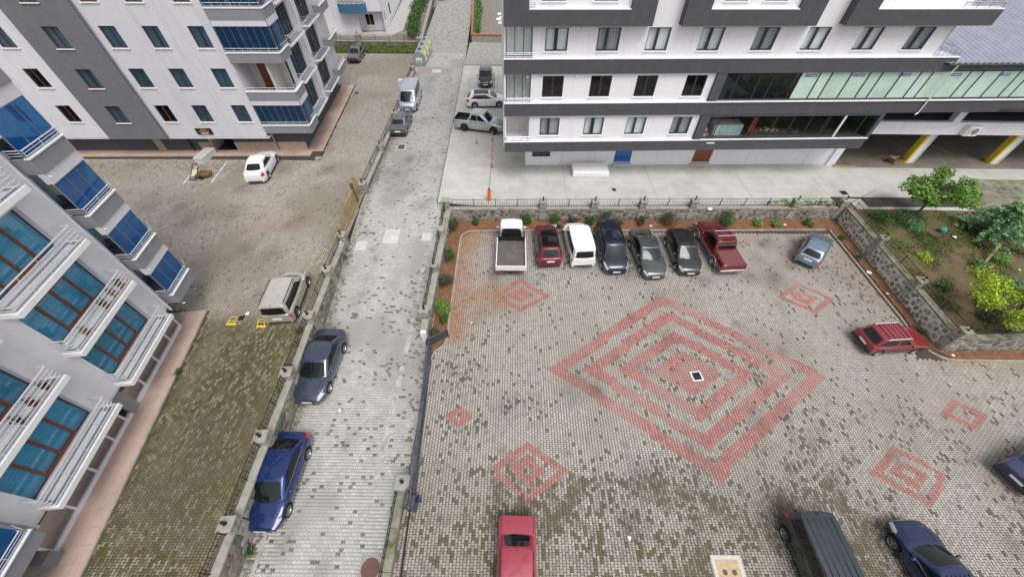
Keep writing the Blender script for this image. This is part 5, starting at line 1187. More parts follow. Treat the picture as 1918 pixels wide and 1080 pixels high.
        for a in range(7):
            th = -math.pi/2+math.pi*a/6; row = []
            for b in range(9):
                ph = 2*math.pi*b/8; row.append((mx+.07*math.cos(th)*math.cos(ph), sgn*(my+.07+.11*math.sin(th)), mz+.075*math.cos(th)*math.sin(ph)))
            P.append(row)
        mm.grid(P); mm.tube((mx+.02, sgn*(my-.05), mz-.05), (mx, sgn*(my+.03), mz-.02), .022, 5); put(mm, 'mirror', S.get('mirmat', body), sm=60)
        for xw, nm in ((xf, 'wheel'), (xr, 'wheel')):
            tm, bk, rm = wheel_meshes(r, S.get('ww', .20), S.get('wheel', 'spoke5'))
            rot = (0, random.uniform(0, 6), 0 if sgn > 0 else math.pi)
            if xw == xf and S.get('steer'): rot = (0, rot[1], rot[2]+math.radians(S['steer']))
            wo_ = obj_local('wheel', tm, root, (xw, sgn*(hw(xw)-.105), r), rot); obj_local('rim_back', bk, wo_); obj_local('rim', rm, wo_)
        if S.get('flare'):
            for xw in (xf, xr):
                P = []
                for a in range(13):
                    t = math.pi*a/12
                    P.append([(xw+(Ra+d)*math.cos(t), sgn*(hw(xw)+o), r+(Ra+d)*math.sin(t)*.97) for d, o in ((-.02, -.03), (-.01, .025), (.06, .02), (.07, -.01))])
                put(MB().grid(P), 'wheel_flare', S['flare'], sm=60)
        if S.get('rails'): 
            yr = wt*.93; put(MB().path([(tx0-.15, sgn*yr, zt_+.03), (tx0-.22, sgn*yr, zt_+.085), (tx1+.25, sgn*yr, zt_+.075), (tx1+.15, sgn*yr, zt_+.01)], .022, 6), 'roof_rail', S['rails'], sm=60)
    # front and rear ends
    fw = hw(hl)*.95; zt1 = top(hl)
    grz = S.get('gr', (zt1-.16, zt1-.03)); put(MB().box(hl-.03, hl+.012, -fw*.62, fw*.62, *grz), 'grille', S.get('grmat', RUB))
    put(MB().box(hl-.03, hl+.008, -fw*.75, fw*.75, gc+.07, gc+.19), 'air_intake', RUB)
    put(MB().cbox(hl-.02, hl+.028, -.27, .27, gc+.21, gc+.32, .004), 'number_plate', PLASTICW)
    put(MB().box(hl-.02, hl+.022, -.05, .05, (grz[0]+grz[1])/2-.04, (grz[0]+grz[1])/2+.04), 'badge', CHROME)
    rz_ = S.get('plz', .62); put(MB().cbox(-hl-.016, -hl+.03, -.27, .27, rz_-.06, rz_+.06, .004), 'number_plate', PLASTICW)
    put(MB().box(-hl-.008, -hl+.03, -hw(-hl)*.8, hw(-hl)*.8, gc+.10, gc+.2), 'rear_valance', RUB)
    if S.get('bumper'):
        for x0, x1 in ((hl-.12, hl+.05), (-hl-.05, -hl+.12)): put(MB().cbox(x0, x1, -W/2+.03, W/2-.03, gc+.16, gc+.33, .03), 'bumper', S['bumper'])
    # wipers
    m = MB()
    for a in (.30, .62): 
        p, q = surf('F', a, .06), surf('F', a-.20, .22); m.tube(tuple(p+np.array((.02,0,.01))), tuple(q+np.array((.02,0,.012))), .009, 4)
    put(m, 'wiper', RUB)
    for sx in S.get('rooflines', ()): put(MB().box(tx1+.2, tx0-.2, sx-.008, sx+.008, zt_+.02, zt_+.052), 'roof_rib', body)
    for sx in S.get('rooftrans', ()): put(MB().box(sx-.012, sx+.012, -wt*.85, wt*.85, zt_+.02, zt_+.058), 'roof_rib', S.get('ribmat', body))
    if S.get('sunroof'): 
        a, b = S['sunroof']; P = [[(x, y, zt_+.052-.028*(abs(y)/wt)**2-.02*((x-cx)/(tx0-tx1)*2)**2) for y in np.linspace(-wt*.82, wt*.82, 7)] for x in np.linspace(a, b, 9)]
        g_ = MB().grid(P); g_.f = [f for f in g_.f]; put(g_, 'glass_roof', CARGLASS, sm=60)
    if S.get('antenna', 1): put(MB().tube((tx1+.12, 0, zt_+.03), (tx1-.02, 0, zt_+.13), .012, 5), 'antenna', RUB)
    return root, tub, surf

def sedan(**k):
    S = dict(L=4.42, W=1.76, H=1.46, xf=1.34, xr=-1.26, cat='car')
    S.update({a: b for a, b in k.items() if a in ('L', 'W', 'H', 'xf', 'xr')}); hl = S['L']/2
    S.update(top=[(-hl, .74), (-hl+.03, .92), (-hl+.10, .99), (-hl+.5, 1.01), (-1.0, .97), (0, .95), (.8, .94), (1.05, .93), (hl-.65, .85), (hl-.22, .74), (hl-.06, .66), (hl, .58)],
             cab=dict(bf=1.05, br=-1.72, tf=.22, tr=-1.0, bulR=.12), sidewin=[(.10, .44, .13, 0), (.47, .80, 0, -.06), (.82, .90, -.04, -.10)], doors=(.93, -.14, -1.02), handles=(.02, -.92), chromeline=1)
    S.update(k); return S
def hatch(**k):
    S = dict(L=4.1, W=1.74, H=1.5, xf=1.26, xr=-1.28, cat='car')
    S.update({a: b for a, b in k.items() if a in ('L', 'W', 'H', 'xf', 'xr')}); hl = S['L']/2
    S.update(top=[(-hl, .66), (-hl+.02, .86), (-hl+.08, .97), (-hl+.5, 1.0), (0, .96), (hl-1.25, .95), (hl-.95, .94), (hl-.55, .86), (hl-.2, .75), (hl-.05, .66), (hl, .58)],
             cab=dict(bf=hl-1.0, br=-hl+.12, tf=hl-1.80, tr=-hl+.55, bulR=.10), sidewin=[(.10, .42, .14, 0), (.45, .78, 0, -.05), (.80, .91, -.03, -.08)], doors=(hl-1.15, .0-.1, -.95), handles=(.05, -.85))
    S.update(k); return S
def vanlike(**k):
    S = dict(L=4.3, W=1.8, H=1.82, xf=1.32, xr=-1.32, cat='van')
    S.update({a: b for a, b in k.items() if a in ('L', 'W', 'H', 'xf', 'xr')}); hl = S['L']/2
    S.update(top=[(-hl, .98), (-hl+.03, 1.02), (0, 1.02), (hl-1.2, 1.03), (hl-.8, 1.02), (hl-.45, .93), (hl-.15, .80), (hl-.04, .7), (hl, .6)], kr=.05, cr=.2,
             cab=dict(bf=hl-.82, br=-hl+.04, tf=hl-1.52, tr=-hl+.14, wt=S['W']/2-.13, bulR=.05, bulRt=.04, tap=.97, tapb=.985, dropr=.01), sidewin=[(.09, .30, .10, 0), (.33, .62, 0, 0), (.65, .93, 0, -.02)], doors=(hl-1.0, .25, -.75), handles=(.32, -.65), rg=(.10, .85), tls=(3.0, 5.6), tl=(-hl+.01, -hl+.14), plz=.78)
    S.update(k); return S
def oldsedan(**k):
    S = dict(L=4.2, W=1.64, H=1.40, xf=1.24, xr=-1.20, cat='car', boxy=1, r=.29)
    S.update({a: b for a, b in k.items() if a in ('L', 'W', 'H', 'xf', 'xr')}); hl = S['L']/2
    S.update(top=[(-hl, .80), (-hl+.03, .90), (-hl+.8, .93), (0, .90), (hl-1.35, .90), (hl-.8, .86), (hl-.1, .80), (hl-.02, .76), (hl, .70)],
             cab=dict(bf=hl-1.30, br=-hl+.72, tf=hl-1.85, tr=-hl+1.25, wt=S['W']/2-.17, bulF=.07, bulFt=.04, bulR=.05, bulRt=.03, tap=.97), sidewin=[(.08, .47, .13, 0), (.50, .90, 0, -.13)], doors=(hl-1.35, -.05, -.9), handles=(.05, -.8), crown=.02, strip=1, bumper=RUB, wheel='cap', hl=(hl-.10, hl-.01), hls=(2.6, 4.6), tl=(-hl+.005, -hl+.10), tls=(2.6, 5.0), swt=(.14, .86))
    S.update(k); return S
def pickup(**k):
    S = dict(L=5.2, W=1.84, H=1.80, xf=1.62, xr=-1.42, cat='pickup', r=.37, gc=.30)
    S.update({a: b for a, b in k.items() if a in ('L', 'W', 'H', 'xf', 'xr')}); hl = S['L']/2
    S.update(top=[(-hl, 1.10), (-hl+.04, 1.13), (-1.0, 1.13), (-.4, 1.14), (.8, 1.14), (1.3, 1.14), (hl-.7, 1.07), (hl-.22, .97), (hl-.06, .86), (hl, .78)], kr=.02, cr=.15,
             cab=dict(bf=1.22, br=-1.02, tf=.52, tr=-.78, wt=S['W']/2-.22, bulR=.04, bulRt=.03, tap=.98, tapb=.99), sidewin=[(.10, .50, .14, 0), (.54, .92, 0, -.06)], doors=(1.1, .12, -.82), handles=(.25, -.65), rg=(.2, .85), tl=(-hl+.01, -hl+.12), tls=(2.6, 5.0), ww=.26)
    S.update(k); return S
PW = paint('paint_white_car', (.78,.78,.77), 0, .35, .03); PDR = paint('paint_dark_red', (.15,.008,.013), .3); PR2 = paint('paint_red', (.34,.016,.03), .25); PR3 = paint('paint_red_old', (.30,.022,.05), .05, .42, .12); PR4 = paint('paint_red_wagon', (.20,.008,.014), .1, .4)
PGD = paint('paint_graphite', (.095,.10,.105), .6); PDK = paint('paint_anthracite', (.035,.036,.04), .6); PNV = paint('paint_navy', (.006,.009,.028), .4); PBL = paint('paint_blue', (.006,.026,.125), .45); PGB = paint('paint_grey_blue', (.065,.085,.125), .6)
PLB = paint('paint_light_blue', (.24,.31,.42), .6); PCH = paint('paint_champagne', (.60,.57,.50), .5); PSV = paint('paint_silver', (.52,.53,.55), .65); PSV2 = paint('paint_silver_blue', (.50,.53,.62), .6); POG = paint('paint_old_grey', (.10,.115,.125), .4, .45); PGG = paint('paint_green_grey', (.022,.034,.042), .55); PBN = paint('paint_navy_old', (.008,.012,.07), .2, .4); PBK = paint('paint_black', (.012,.012,.014), .3)
def place(wh1, wh2, S, flip=False):
    """centre and heading from the ground points of the two wheels on one side; wh1 = front, wh2 = rear; flip = right side"""
    f, r_ = np.array(wh1), np.array(wh2); d = (f-r_)/np.linalg.norm(f-r_); side = np.array((d[1], -d[0]))*(1 if not flip else -1)   # towards the car's centre line
    mid = (f+r_)/2+side*(S['W']/2-.06)-d*((S['xf']+S['xr'])/2)
    return (float(mid[0]), float(mid[1])), math.degrees(math.atan2(d[1], d[0]))
def car_at(name, label, S, front, rear, right=False, z=0., pitch=0.):
    c, h = place(front, rear, S, right); return make_car(name, label, c, h, S, z, pitch)
CL = 'car'
# --- row in the lot
hl_ = 4.25/2
car_at('parked_car', 'dark red crossover with black glass roof between white truck and white van', hatch(L=4.2, W=1.78, H=1.62, paint=PDR, r=.33, sunroof=(.35, -1.35), rails=RUB, wheel='spoke10', roofmat=PDR, plz=.75), (1.73,22.42), (1.89,19.80))
car_at('parked_van', 'white panel-sided van parked in the row next to the red crossover', vanlike(L=4.35, W=1.80, H=1.80, paint=PW, wheel='cap', antenna=1), (4.05,22.58), (4.25,19.9))
car_at('parked_van', 'dark navy passenger van facing the camera in the parked row', vanlike(L=4.4, W=1.82, H=1.82, paint=PNV, xf=1.36, xr=-1.36, hl=(1.55, 2.13), hls=(3.2, 5.4), rails=RUB), (6.55,19.16), (6.38,21.93), True)
car_at('parked_car', 'dark grey sedan facing the camera with pale reflecting windshield', sedan(L=4.64, W=1.78, paint=PGD, xf=1.42, xr=-1.26, wheel='spoke10'), (9.25,18.78), (9.05,21.45), True)
car_at('parked_car', 'anthracite hatchback facing the camera left of the red pickup', hatch(L=4.3, W=1.76, H=1.49, paint=PDK, xf=1.36, xr=-1.28), (11.9,19.1), (11.87,21.78), True)
hx = car_at('parked_pickup', 'dark red pickup with silver roof rack and covered bed', pickup(paint=PDR, sill=STEEL, flare=STEEL, wheel='spoke10', bumper=CHROME, r=.39, bed=None, gc=.34), (14.5,22.66), (14.72,19.66))
root = hx[0]; TON = mat('tonneau_vinyl', (.17,.055,.06), .65, var=.12)
o = MB().cbox(-2.50, -1.12, -.80, .80, 1.15, 1.20, .02).build('tonneau_cover', TON, root, world=False)
for k in range(5): MB().box(-2.44, -1.2, -.62+k*.31-.01, -.62+k*.31+.01, 1.199, 1.207).build('cover_rib', TON, o, world=False)
m = MB()
for sg in (1, -1): m.tube((.45, sg*.62, 1.90), (-.72, sg*.62, 1.90), .028)
for x in (.2, -.35): m.tube((x, -.62, 1.90), (x, .62, 1.90), .026)
for x in (.4, -.65):
    for sg in (1, -1): m.tube((x, sg*.62, 1.76), (x, sg*.62, 1.9), .022)
m.build('roof_rack', CHROME, root, world=False)
textmesh('lettering', 'TOYOTA', .15, RIM, root, Matrix.Identity(4)); tt = root.children[-1]; tt.matrix_parent_inverse = Matrix.Identity(4); tt.data.transform(Matrix(((0,0,-1,-2.61),(-1,0,0,0),(0,1,0,.93),(0,0,0,1))))
MB().box(-1.08, -1.0, -.66, .66, 1.60, 1.64).build('rear_bar', CHROME, root, world=False)
a = -46.4+90
make_car('parked_car', 'light steel-blue hatchback parked askew in the far right corner of the lot', (22.78, 20.95), 47, hatch(L=3.85, W=1.66, H=1.45, paint=PLB, xf=1.16, xr=-1.3, tl=(-1.92, -1.55), tls=(3.0, 6.0), plz=.74))
S_ = oldsedan(L=3.75, W=1.60, H=1.46, paint=PR4, xf=1.15, xr=-1.22, bumper=RUB)
S_['top'] = [(-1.875, .72), (-1.85, .90), (-1.2, .92), (0, .90), (.55, .90), (1.2, .83), (1.75, .74), (1.85, .68), (1.875, .62)]; S_['cab'] = dict(bf=.82, br=-1.78, tf=.30, tr=-1.42, wt=.63, bulF=.07, bulFt=.04, bulR=.05, bulRt=.03, tap=.96)
S_['sidewin'] = [(.10, .44, .08, 0), (.50, .93, 0, -.05)]; S_['doors'] = (.55, -.42); S_['handles'] = (-.36,); S_['rooftrans'] = (.1, -.2, -.5, -.8, -1.1); S_['rg'] = (.10, .88); S_['rails'] = RIM
c, h = place((24.73,12.25), (21.97,12.05), S_, True); c, h = place((24.73,12.25), (21.97,12.05), S_, False)
d = math.radians(4.1); mid = ((24.73+21.97)/2-math.sin(d)*.74, (12.25+12.05)/2+math.cos(d)*.74)
make_car('parked_car', 'old red three-door hatchback with ribbed roof by the garden wall', (mid[0]+.05, mid[1]), 4.1, S_)
# --- cars on the road
Sg = sedan(L=4.55, W=1.80, paint=PGB, wheel='spoke10', r=.32)
make_car('parked_car', 'slate blue-grey sedan parked on the road beside the lower wall', (-11.0, 10.75), -90.5, Sg, float(zroad(10.75))+.01, 1.2)
make_car('parked_car', 'shiny royal blue sedan parked nearest on the road', (-10.98, 4.70), -89.8, sedan(L=4.22, W=1.78, paint=PBL, xf=1.28, xr=-1.22, wheel='spoke10'), float(zroad(4.6))+.01, .8)
make_car('parked_car', 'old dark grey boxy sedan parked behind the silver van on the road', (-11.55, 38.1), 91.5, oldsedan(L=4.25, W=1.66, paint=POG), float(zroad(38))+.01)
make_car('parked_van', 'silver passenger van parked on the far road facing the camera', (-11.62, 43.7), -88, vanlike(L=4.9, W=1.9, H=1.95, paint=PSV2, xf=1.62, xr=-1.75, r=.33, rooflines=(-.5, -.25, 0, .25, .5), top=[(-2.45, 1.02), (-2.4, 1.05), (0, 1.05), (1.3, 1.08), (1.85, 1.08), (2.1, 1.0), (2.33, .88), (2.42, .76), (2.45, .62)], cab=dict(bf=1.98, br=-2.40, tf=1.12, tr=-2.30, wt=.80, bulR=.05, bulRt=.04, tap=.97, tapb=.985, dropr=.01)), float(zroad(44))+.01)
make_car('parked_car', 'small dark car at the very top of the road', (-14.0, 90), -88, hatch(L=4.1, paint=PBK), float(zroad(90))+.01)
# --- left courtyard
car_at('parked_car', 'champagne compact van with dark windows in the left courtyard by the wall', vanlike(L=3.95, W=1.70, H=1.70, paint=PCH, xf=1.22, xr=-1.26, rails=RUB, r=.32, rg=(.08, .85), plz=.7, cat='car', sill=STEEL), (-13.39,16.05), (-13.17,13.58), True, ZC) if False else None
Sx = vanlike(L=3.95, W=1.70, H=1.70, paint=PCH, xf=1.22, xr=-1.24, rails=RUB, r=.32, rg=(.06, .86), rgu=(.04, .96), plz=.66, sill=STEEL); Sx['cat'] = 'car'
make_car('parked_car', 'champagne compact van with dark windows in the left courtyard by the wall', (-14.05, 15.0), 95.2, Sx, ZC)
make_car('parked_car', 'white sedan parked in front of the pale grey block', (-22.2, 29.75), 97.9, sedan(L=4.43, W=1.75, paint=PW, xf=1.38, xr=-1.28, chromeline=0), ZC)
make_car('parked_car', 'old grey boxy sedan at the far end of the left courtyard', (-21.55, 57.6), -88, oldsedan(L=4.35, W=1.64, paint=POG), ZC)
# --- on the apron
make_car('parked_car', 'black hatchback facing the camera on the concrete by the road', (-3.5, 49.8), -88, hatch(L=4.1, W=1.75, paint=PBK, H=1.45), ZA)
make_car('parked_car', 'white hatchback with dark glass roof beside the white building', (-3.1, 43.38), 4.9, hatch(L=4.35, W=1.8, H=1.46, paint=PW, xf=1.4, xr=-1.28, sunroof=(.3, -1.3), wheel='spoke10', r=.33), ZA)
make_car('parked_pickup', 'silver double-cab pickup with open black bed by the bollards', (-3.42, 37.78), -12.3, pickup(paint=PSV, bed=(-2.5, -1.12, .42), wheel='steel', W=1.82, L=5.1), ZA)
# --- bottom edge
Sr = oldsedan(L=4.2, W=1.65, paint=PR3, strip=0, bumper=PR3); Sr['rg'] = (.08, .92)
make_car('parked_car', 'faded crimson sedan cut off by the bottom edge', (.30, 1.15), -91, Sr)
# dark van and blue car at the bottom right
Sv = vanlike(L=4.2, W=1.72, H=1.80, paint=PGG, rooflines=(-.5, -.25, 0, .25, .5), rails=None, xf=1.3, xr=-1.38, wheel='spoke5', tl=(-2.09, -1.9), tls=(4.2, 6.0))
def from_wheel(wx, wy, h, S, axle, right):
    a = math.radians(h); d = np.array((math.cos(a), math.sin(a))); n = np.array((-d[1], d[0]))*(1 if right else -1)
    p = np.array((wx, wy))-d*S[axle]+n*(S['W']/2-.06); return float(p[0]), float(p[1])
make_car('parked_van', 'dark teal-grey van with ribbed roof cut off at the bottom', from_wheel(12.22, 2.72, -89, Sv, 'xr', True), -89, Sv)
Sb = hatch(L=4.25, W=1.76, H=1.50, paint=paint('paint_deep_blue', (.006,.018,.075), .45), xf=1.34, xr=-1.3, rooflines=(-.45, -.27, -.09, .09, .27, .45), sill=CHROME, chromeline=1)
make_car('parked_car', 'deep blue car with headlight towards the lot, bottom right', from_wheel(16.82, 2.42, 93, Sb, 'xf', False), 93, Sb)
make_car('parked_car', 'navy boxy sedan cut off by the right edge, tail towards the lot', (26.15, 5.6), 18, oldsedan(L=4.3, W=1.66, paint=PBN))
# --- white flatbed truck
St = dict(L=1.96, W=1.90, H=1.98, xf=.35, xr=9, cat='truck', paint=PW, r=.33, gc=.28, top=[(-.98, 1.0), (-.93, 1.04), (0, 1.06), (.4, 1.04), (.62, .96), (.85, .84), (.95, .74), (.98, .62)], kr=.02, cr=.1,
          cab=dict(bf=.48, br=-.95, tf=.06, tr=-.91, wt=.78, bulR=.02, bulRt=.02, tap=.99, tapb=.99), sidewin=[(.14, .80, .1, -.05)], doors=(.42, -.72), handles=(-.5,), rearglass=1, rg=(.10, .92), rgu=(.05, .95), antenna=0, cf=.5, plz=.5)
tr, _, _ = make_car('flatbed_truck', 'white flatbed pickup truck with empty brown load bed', (-.08, 22.3), 90, St)
for ch in [c for c in tr.children if c.name.startswith(('wheel', 'tail_light'))]:
    if abs(ch.location.x-9) < .1 or ch.name.startswith('tail_light'):
        for g_ in list(ch.children): bpy.data.objects.remove(g_)
        bpy.data.objects.remove(ch)
BEDB = mat('bed_ply', (.115,.10,.088), .6, var=.22, scale=2, dirt=(.17,.125,.085), dscale=1.0)
x0, x1 = -4.10, -1.18
MB().box(x0, x1, -.98, .98, .80, .88).build('bed_floor', BEDB, tr, world=False)
for sg in (1, -1): MB().cbox(x0, x1, sg*1.04-.04, sg*1.04+.04, .80, 1.22, .015).build('side_board', PW, tr, world=False)
tg = MB().cbox(x0-.06, x0, -1.08, 1.08, .78, 1.22, .015).build('tailgate', PW, tr, world=False)
for z in (.90, 1.06): MB().box(x0-.066, x0-.06, -1.03, 1.03, z, z+.012).build('tailgate_rib', STEEL, tg, world=False)
m = MB(); m.box(x1-.02, x1+.04, -1.02, 1.02, .80, 1.30)
for z in (1.45, 1.6, 1.78): m.box(x1, x1+.03, -.95, .95, z, z+.05)
for y in (-.93, 0, .93): m.box(x1-.01, x1+.035, y-.03, y+.03, 1.3, 1.83)
m.build('headboard', IRON, tr, world=False)
MB().box(x1+.05, -.97, -.85, .85, .5, .95).build('chassis_gap', RUB, tr, world=False); MB().box(x0+.1, x1, -.4, .4, .45, .79).build('chassis', RUB, tr, world=False)
MB().box(x0-.02, x0+.06, -.85, .85, .52, .68).build('rear_bar', RUB, tr, world=False)
for sg in (1, -1):
    MB().box(x0-.035, x0-.02, sg*.72-.17, sg*.72+.17, .55, .67).build('tail_light', TAILL, tr, world=False)
    tm, bk, rm = wheel_meshes(.33, .20, 'steel'); w_ = obj_local('wheel', tm, tr, (-2.75, sg*.82, .33), (0, 0, 0 if sg > 0 else math.pi)); obj_local('rim', rm, w_); obj_local('rim_back', bk, w_)
# ---------------- props and planting ----------------
def leafy(name, parent, clumps, n, size, cols, seed, flat=.5, droop=0):
    """crown of small leaf faces gathered in clumps; one mesh"""
    r = np.random.default_rng(seed); V, F, Cc = [], [], []
    wts = np.array([c[3]*c[4]*c[5] if len(c) > 5 else c[3]**2.2 for c in clumps]); wts = wts/wts.sum()
    idx = r.choice(len(clumps), n, p=wts)
    for k, i in enumerate(idx):
        c = clumps[i]; rad = np.array(c[3:6]) if len(c) > 5 else np.array((c[3], c[3], c[3]*.8))
        d = r.normal(size=3); d /= np.linalg.norm(d); q = r.random()**.42
        p = np.array(c[:3])+d*rad*q
        nn = d*(1-flat)+np.array((0, 0, 1))*flat+r.normal(size=3)*.45; nn /= np.linalg.norm(nn)
        a = np.cross(nn, r.normal(size=3)); a /= np.linalg.norm(a)+1e-9; b = np.cross(nn, a)
        s = size*r.uniform(.6, 1.35); l, w = s, s*.48
        V += [p-a*l*.5, p+b*w*.5, p+a*l*.5, p-b*w*.5]; F.append((4*k, 4*k+1, 4*k+2, 4*k+3))
        cc = np.array(cols[r.integers(len(cols))])*r.uniform(.7, 1.3); Cc += [(*cc, 1)]*4
    m = bpy.data.meshes.new(name); m.from_pydata([tuple(map(float, v)) for v in V], [], F)
    ca = m.color_attributes.new('Col', 'FLOAT_COLOR', 'POINT'); ca.data.foreach_set('color', np.array(Cc, np.float32).ravel()); m.materials.append(LEAF)
    return link(name, m, parent)
GREEN = [(.035,.10,.018), (.05,.13,.025), (.075,.17,.035), (.03,.08,.015)]
BRIGHT = [(.12,.25,.035), (.17,.32,.05), (.09,.19,.03), (.22,.37,.08)]
LIME = [(.30,.42,.02), (.38,.50,.03), (.22,.34,.02), (.42,.52,.06)]
DULL = [(.06,.075,.03), (.09,.085,.045), (.05,.06,.025), (.11,.09,.06)]
FIR = [(.12,.23,.10), (.16,.30,.13), (.22,.38,.18), (.07,.15,.06)]
def branchy(parent, x, y, z, h, r, seed, nb=6, spread=.6):
    rr = random.Random(seed); m = MB(); p = Vector((x, y, z-.1)); tops = []
    q = Vector((x+rr.uniform(-.1, .1), y+rr.uniform(-.1, .1), z+h*.45)); m.tube(p, q, r, 8, r*.75)
    for k in range(nb):
        a = 6.283*k/nb+rr.uniform(-.4, .4); e = q+Vector((math.cos(a)*spread*h*.5, math.sin(a)*spread*h*.5, h*rr.uniform(.22, .5))); mid = q+(e-q)*.5+Vector((0, 0, .06*h)); m.tube(q-Vector((0, 0, h*.05)), mid, r*.5, 6, r*.35); m.tube(mid, e, r*.35, 5, r*.12); tops.append(e)
        e2 = mid+Vector((math.cos(a+.8)*h*.2, math.sin(a+.8)*h*.2, h*.15)); m.tube(mid, e2, r*.28, 5, r*.1); tops.append(e2)
    m.build('trunk', BARK, parent, smooth=50); return tops
def bush(x, y, z, r, h, label, cols, n=260, size=.12, seed=0, group=None, cat='shrub', nm='shrub'):
    t = thing(nm, label, cat, (x, y, z), 0, group); rr = random.Random(seed+int(x*13)+int(y*7))
    m = MB()
    for k in range(5):
        a = rr.random()*6.28; m.tube((x, y, z-.05), (x+math.cos(a)*r*.6, y+math.sin(a)*r*.6, z+h*rr.uniform(.4, .8)), .015, 5, .006)
    m.build('stem', BARK, t)
    cl = [(x+rr.uniform(-.55, .55)*r, y+rr.uniform(-.55, .55)*r, z+h*rr.uniform(.3, .8), r*rr.uniform(.35, .6)) for _ in range(8)]
    leafy('foliage', t, cl, n, size, cols, seed+5); return t
# shrubs along the far wall
far_sh = [(-3.0, .26, .55, 'small', 'left of the white truck', GREEN), (1.15, .42, .8, 'round green', 'between the white truck and the red crossover', GREEN), (3.35, .42, .85, 'green', 'behind the gap between red crossover and white van', GREEN), (4.75, .38, .75, 'sparse dull', 'behind the white van', DULL), (6.4, .38, .7, 'green', 'behind the navy van', GREEN),
          (7.9, .60, .95, 'brownish tangled', 'between the navy van and the grey sedan', DULL), (8.7, .25, .4, 'tiny green', 'behind the grey sedan', GREEN), (10.6, .35, .7, 'thin yellowish', 'left of the anthracite hatchback', DULL), (12.6, .55, .95, 'half-dry', 'behind the anthracite hatchback', DULL), (17.4, .75, 1.0, 'large round dark green', 'right of the red pickup', GREEN), (20.2, .40, .40, 'low spreading', 'right of the big round shrub', BRIGHT), (21.6, .35, .35, 'low spreading', 'above the blue hatchback', BRIGHT), (24.2, .30, .45, 'small', 'in the far right corner bed', GREEN)]
for k, (x, r, h, a, b, c) in enumerate(far_sh): bush(x, 24.0+x*.012, .05, r*1.35, h*1.15, '%s shrub in the red soil %s' % (a, b), c, int(330+900*r*r+250*r), .125, 40+k, 'shrubs in the far bed')
for k, (x, y, r, h, a, c) in enumerate([(-4.75, 23.2, .45, 1.1, 'thin tall shrub in the corner of the left bed', DULL), (-4.55, 19.9, .5, .8, 'bright green shrub in the left bed, nearest the far corner', GREEN), (-4.65, 17.2, .55, .9, 'dull bushy shrub in the middle of the left bed', DULL), (-4.5, 15.0, .60, .9, 'large fresh green shrub in the left bed', BRIGHT), (-4.4, 14.2, .35, .5, 'small green shrub just below the large one in the left bed', GREEN), (-4.75, 13.2, .4, .6, 'dark leggy shrub beside the swung-open small gate', DULL)]):
    bush(x, y, .05, r*1.3, h*1.15, a, c, int(380+1100*r*r), .13, 70+k, 'shrubs in the left bed')
for k, (x, y, a) in enumerate([(26.15, 22.6, 'far end'), (26.2, 20.6, 'middle'), (26.15, 13.9, 'near end')]): bush(x, y, .05, .45, .35, 'low green weeds at the %s of the right soil strip' % a, GREEN, 160, .12, 90+k, 'weeds in the right strip', 'weeds', 'weed_patch')
for k, (x, y, z, a) in enumerate([(-12.6, 12.6, ZC, 'weed tuft by the lower wall behind the champagne van'), (-12.35, 8.9, ZC, 'leafy weed beside the pillar left of the slate sedan'), (-12.2, 10.1, 1.35, 'bright weed growing from the wall top left of the slate sedan'), (-11.25, 3.2, float(zroad(3)), 'weed tuft between the royal blue sedan and the wall'), (-11.3, 1.9, float(zroad(2)), 'weed at the wall foot below the royal blue sedan'), (-5.55, 24.3, 1.0, 'green weeds at the road corner of the far lot wall'), (-12.0, 19.2, .75, 'dull weeds at the wall foot by the white drain cover'), (-5.0, 12.55, .02, 'weeds at the foot of the gate post'), (-18.2, 9.8, ZC, 'green tuft at the edge of the pink tiled walkway'), (-12.85, 28.2, ZC, 'weeds along the far fence beyond the ochre gate'), (-12.8, 36, ZC, 'climbing weeds on the far left fence')]):
    bush(x, y, z, .28, .35, a, BRIGHT if k % 2 else GREEN, 110, .10, 120+k, None, 'weeds', 'weed_patch')
# garden trees
t = thing('tree', 'light green leafy tree in the garden beside the concrete apron', 'tree', (31.7, 23.9, 1.1)); tops = branchy(t, 31.7, 23.9, 1.1, 3.5, .10, 3, 10, .95)
rr = random.Random(5); cl = [(p.x+rr.uniform(-.3, .3), p.y+rr.uniform(-.3, .3), p.z+rr.uniform(-.4, .35), rr.uniform(.35, .65)) for p in tops for _ in (0, 1)]; leafy('crown', t, cl, 5200, .23, BRIGHT+[(.20,.34,.06)], 6, .6)
t = thing('tree', 'dark tiered evergreen tree at the right edge of the garden', 'tree', (36.2, 22.0, 1.0)); m = MB(); m.tube((36.2, 22.0, .8), (36.2, 22.0, 3.9), .12, 8, .03); cl = []
rr = random.Random(9)
for k in range(6):
    z = 1.5+k*.45; R0 = 2.3*(1-k/6.6)
    for j in range(11 if k < 4 else 7):
        a = 6.283*j/(11 if k < 4 else 7)+rr.uniform(-.2, .2); e = (36.2+math.cos(a)*R0, 22.0+math.sin(a)*R0, z-.12+rr.uniform(-.1, .12)); m.tube((36.2, 22.0, z), e, .025, 5, .008)
        for q in (.35, .6, .8, 1.0): cl.append((36.2+math.cos(a)*R0*q, 22.0+math.sin(a)*R0*q, z-.05+rr.uniform(-.06, .1), .30*(1.1-q*.35), .30*(1.1-q*.35), .13))
m.build('trunk', BARK, t); leafy('crown', t, cl, 7000, .19, [tuple(min(.6, v*1.3) for v in c_) for c_ in FIR], 12, .8)
t = thing('tree', 'lime-green bushy small tree over the mossy wall at the right edge', 'tree', (29.6, 13.75, 1.1)); tops = branchy(t, 29.6, 13.9, 1.1, 2.3, .06, 14, 10, 1.35)
rr = random.Random(15); cl = [(p.x+rr.uniform(-.3, .3), p.y+rr.uniform(-.3, .3), p.z+rr.uniform(-.4, .3), rr.uniform(.25, .5)) for p in tops for _ in (0, 1, 2)]; leafy('crown', t, cl, 6000, .16, LIME, 16, .6)
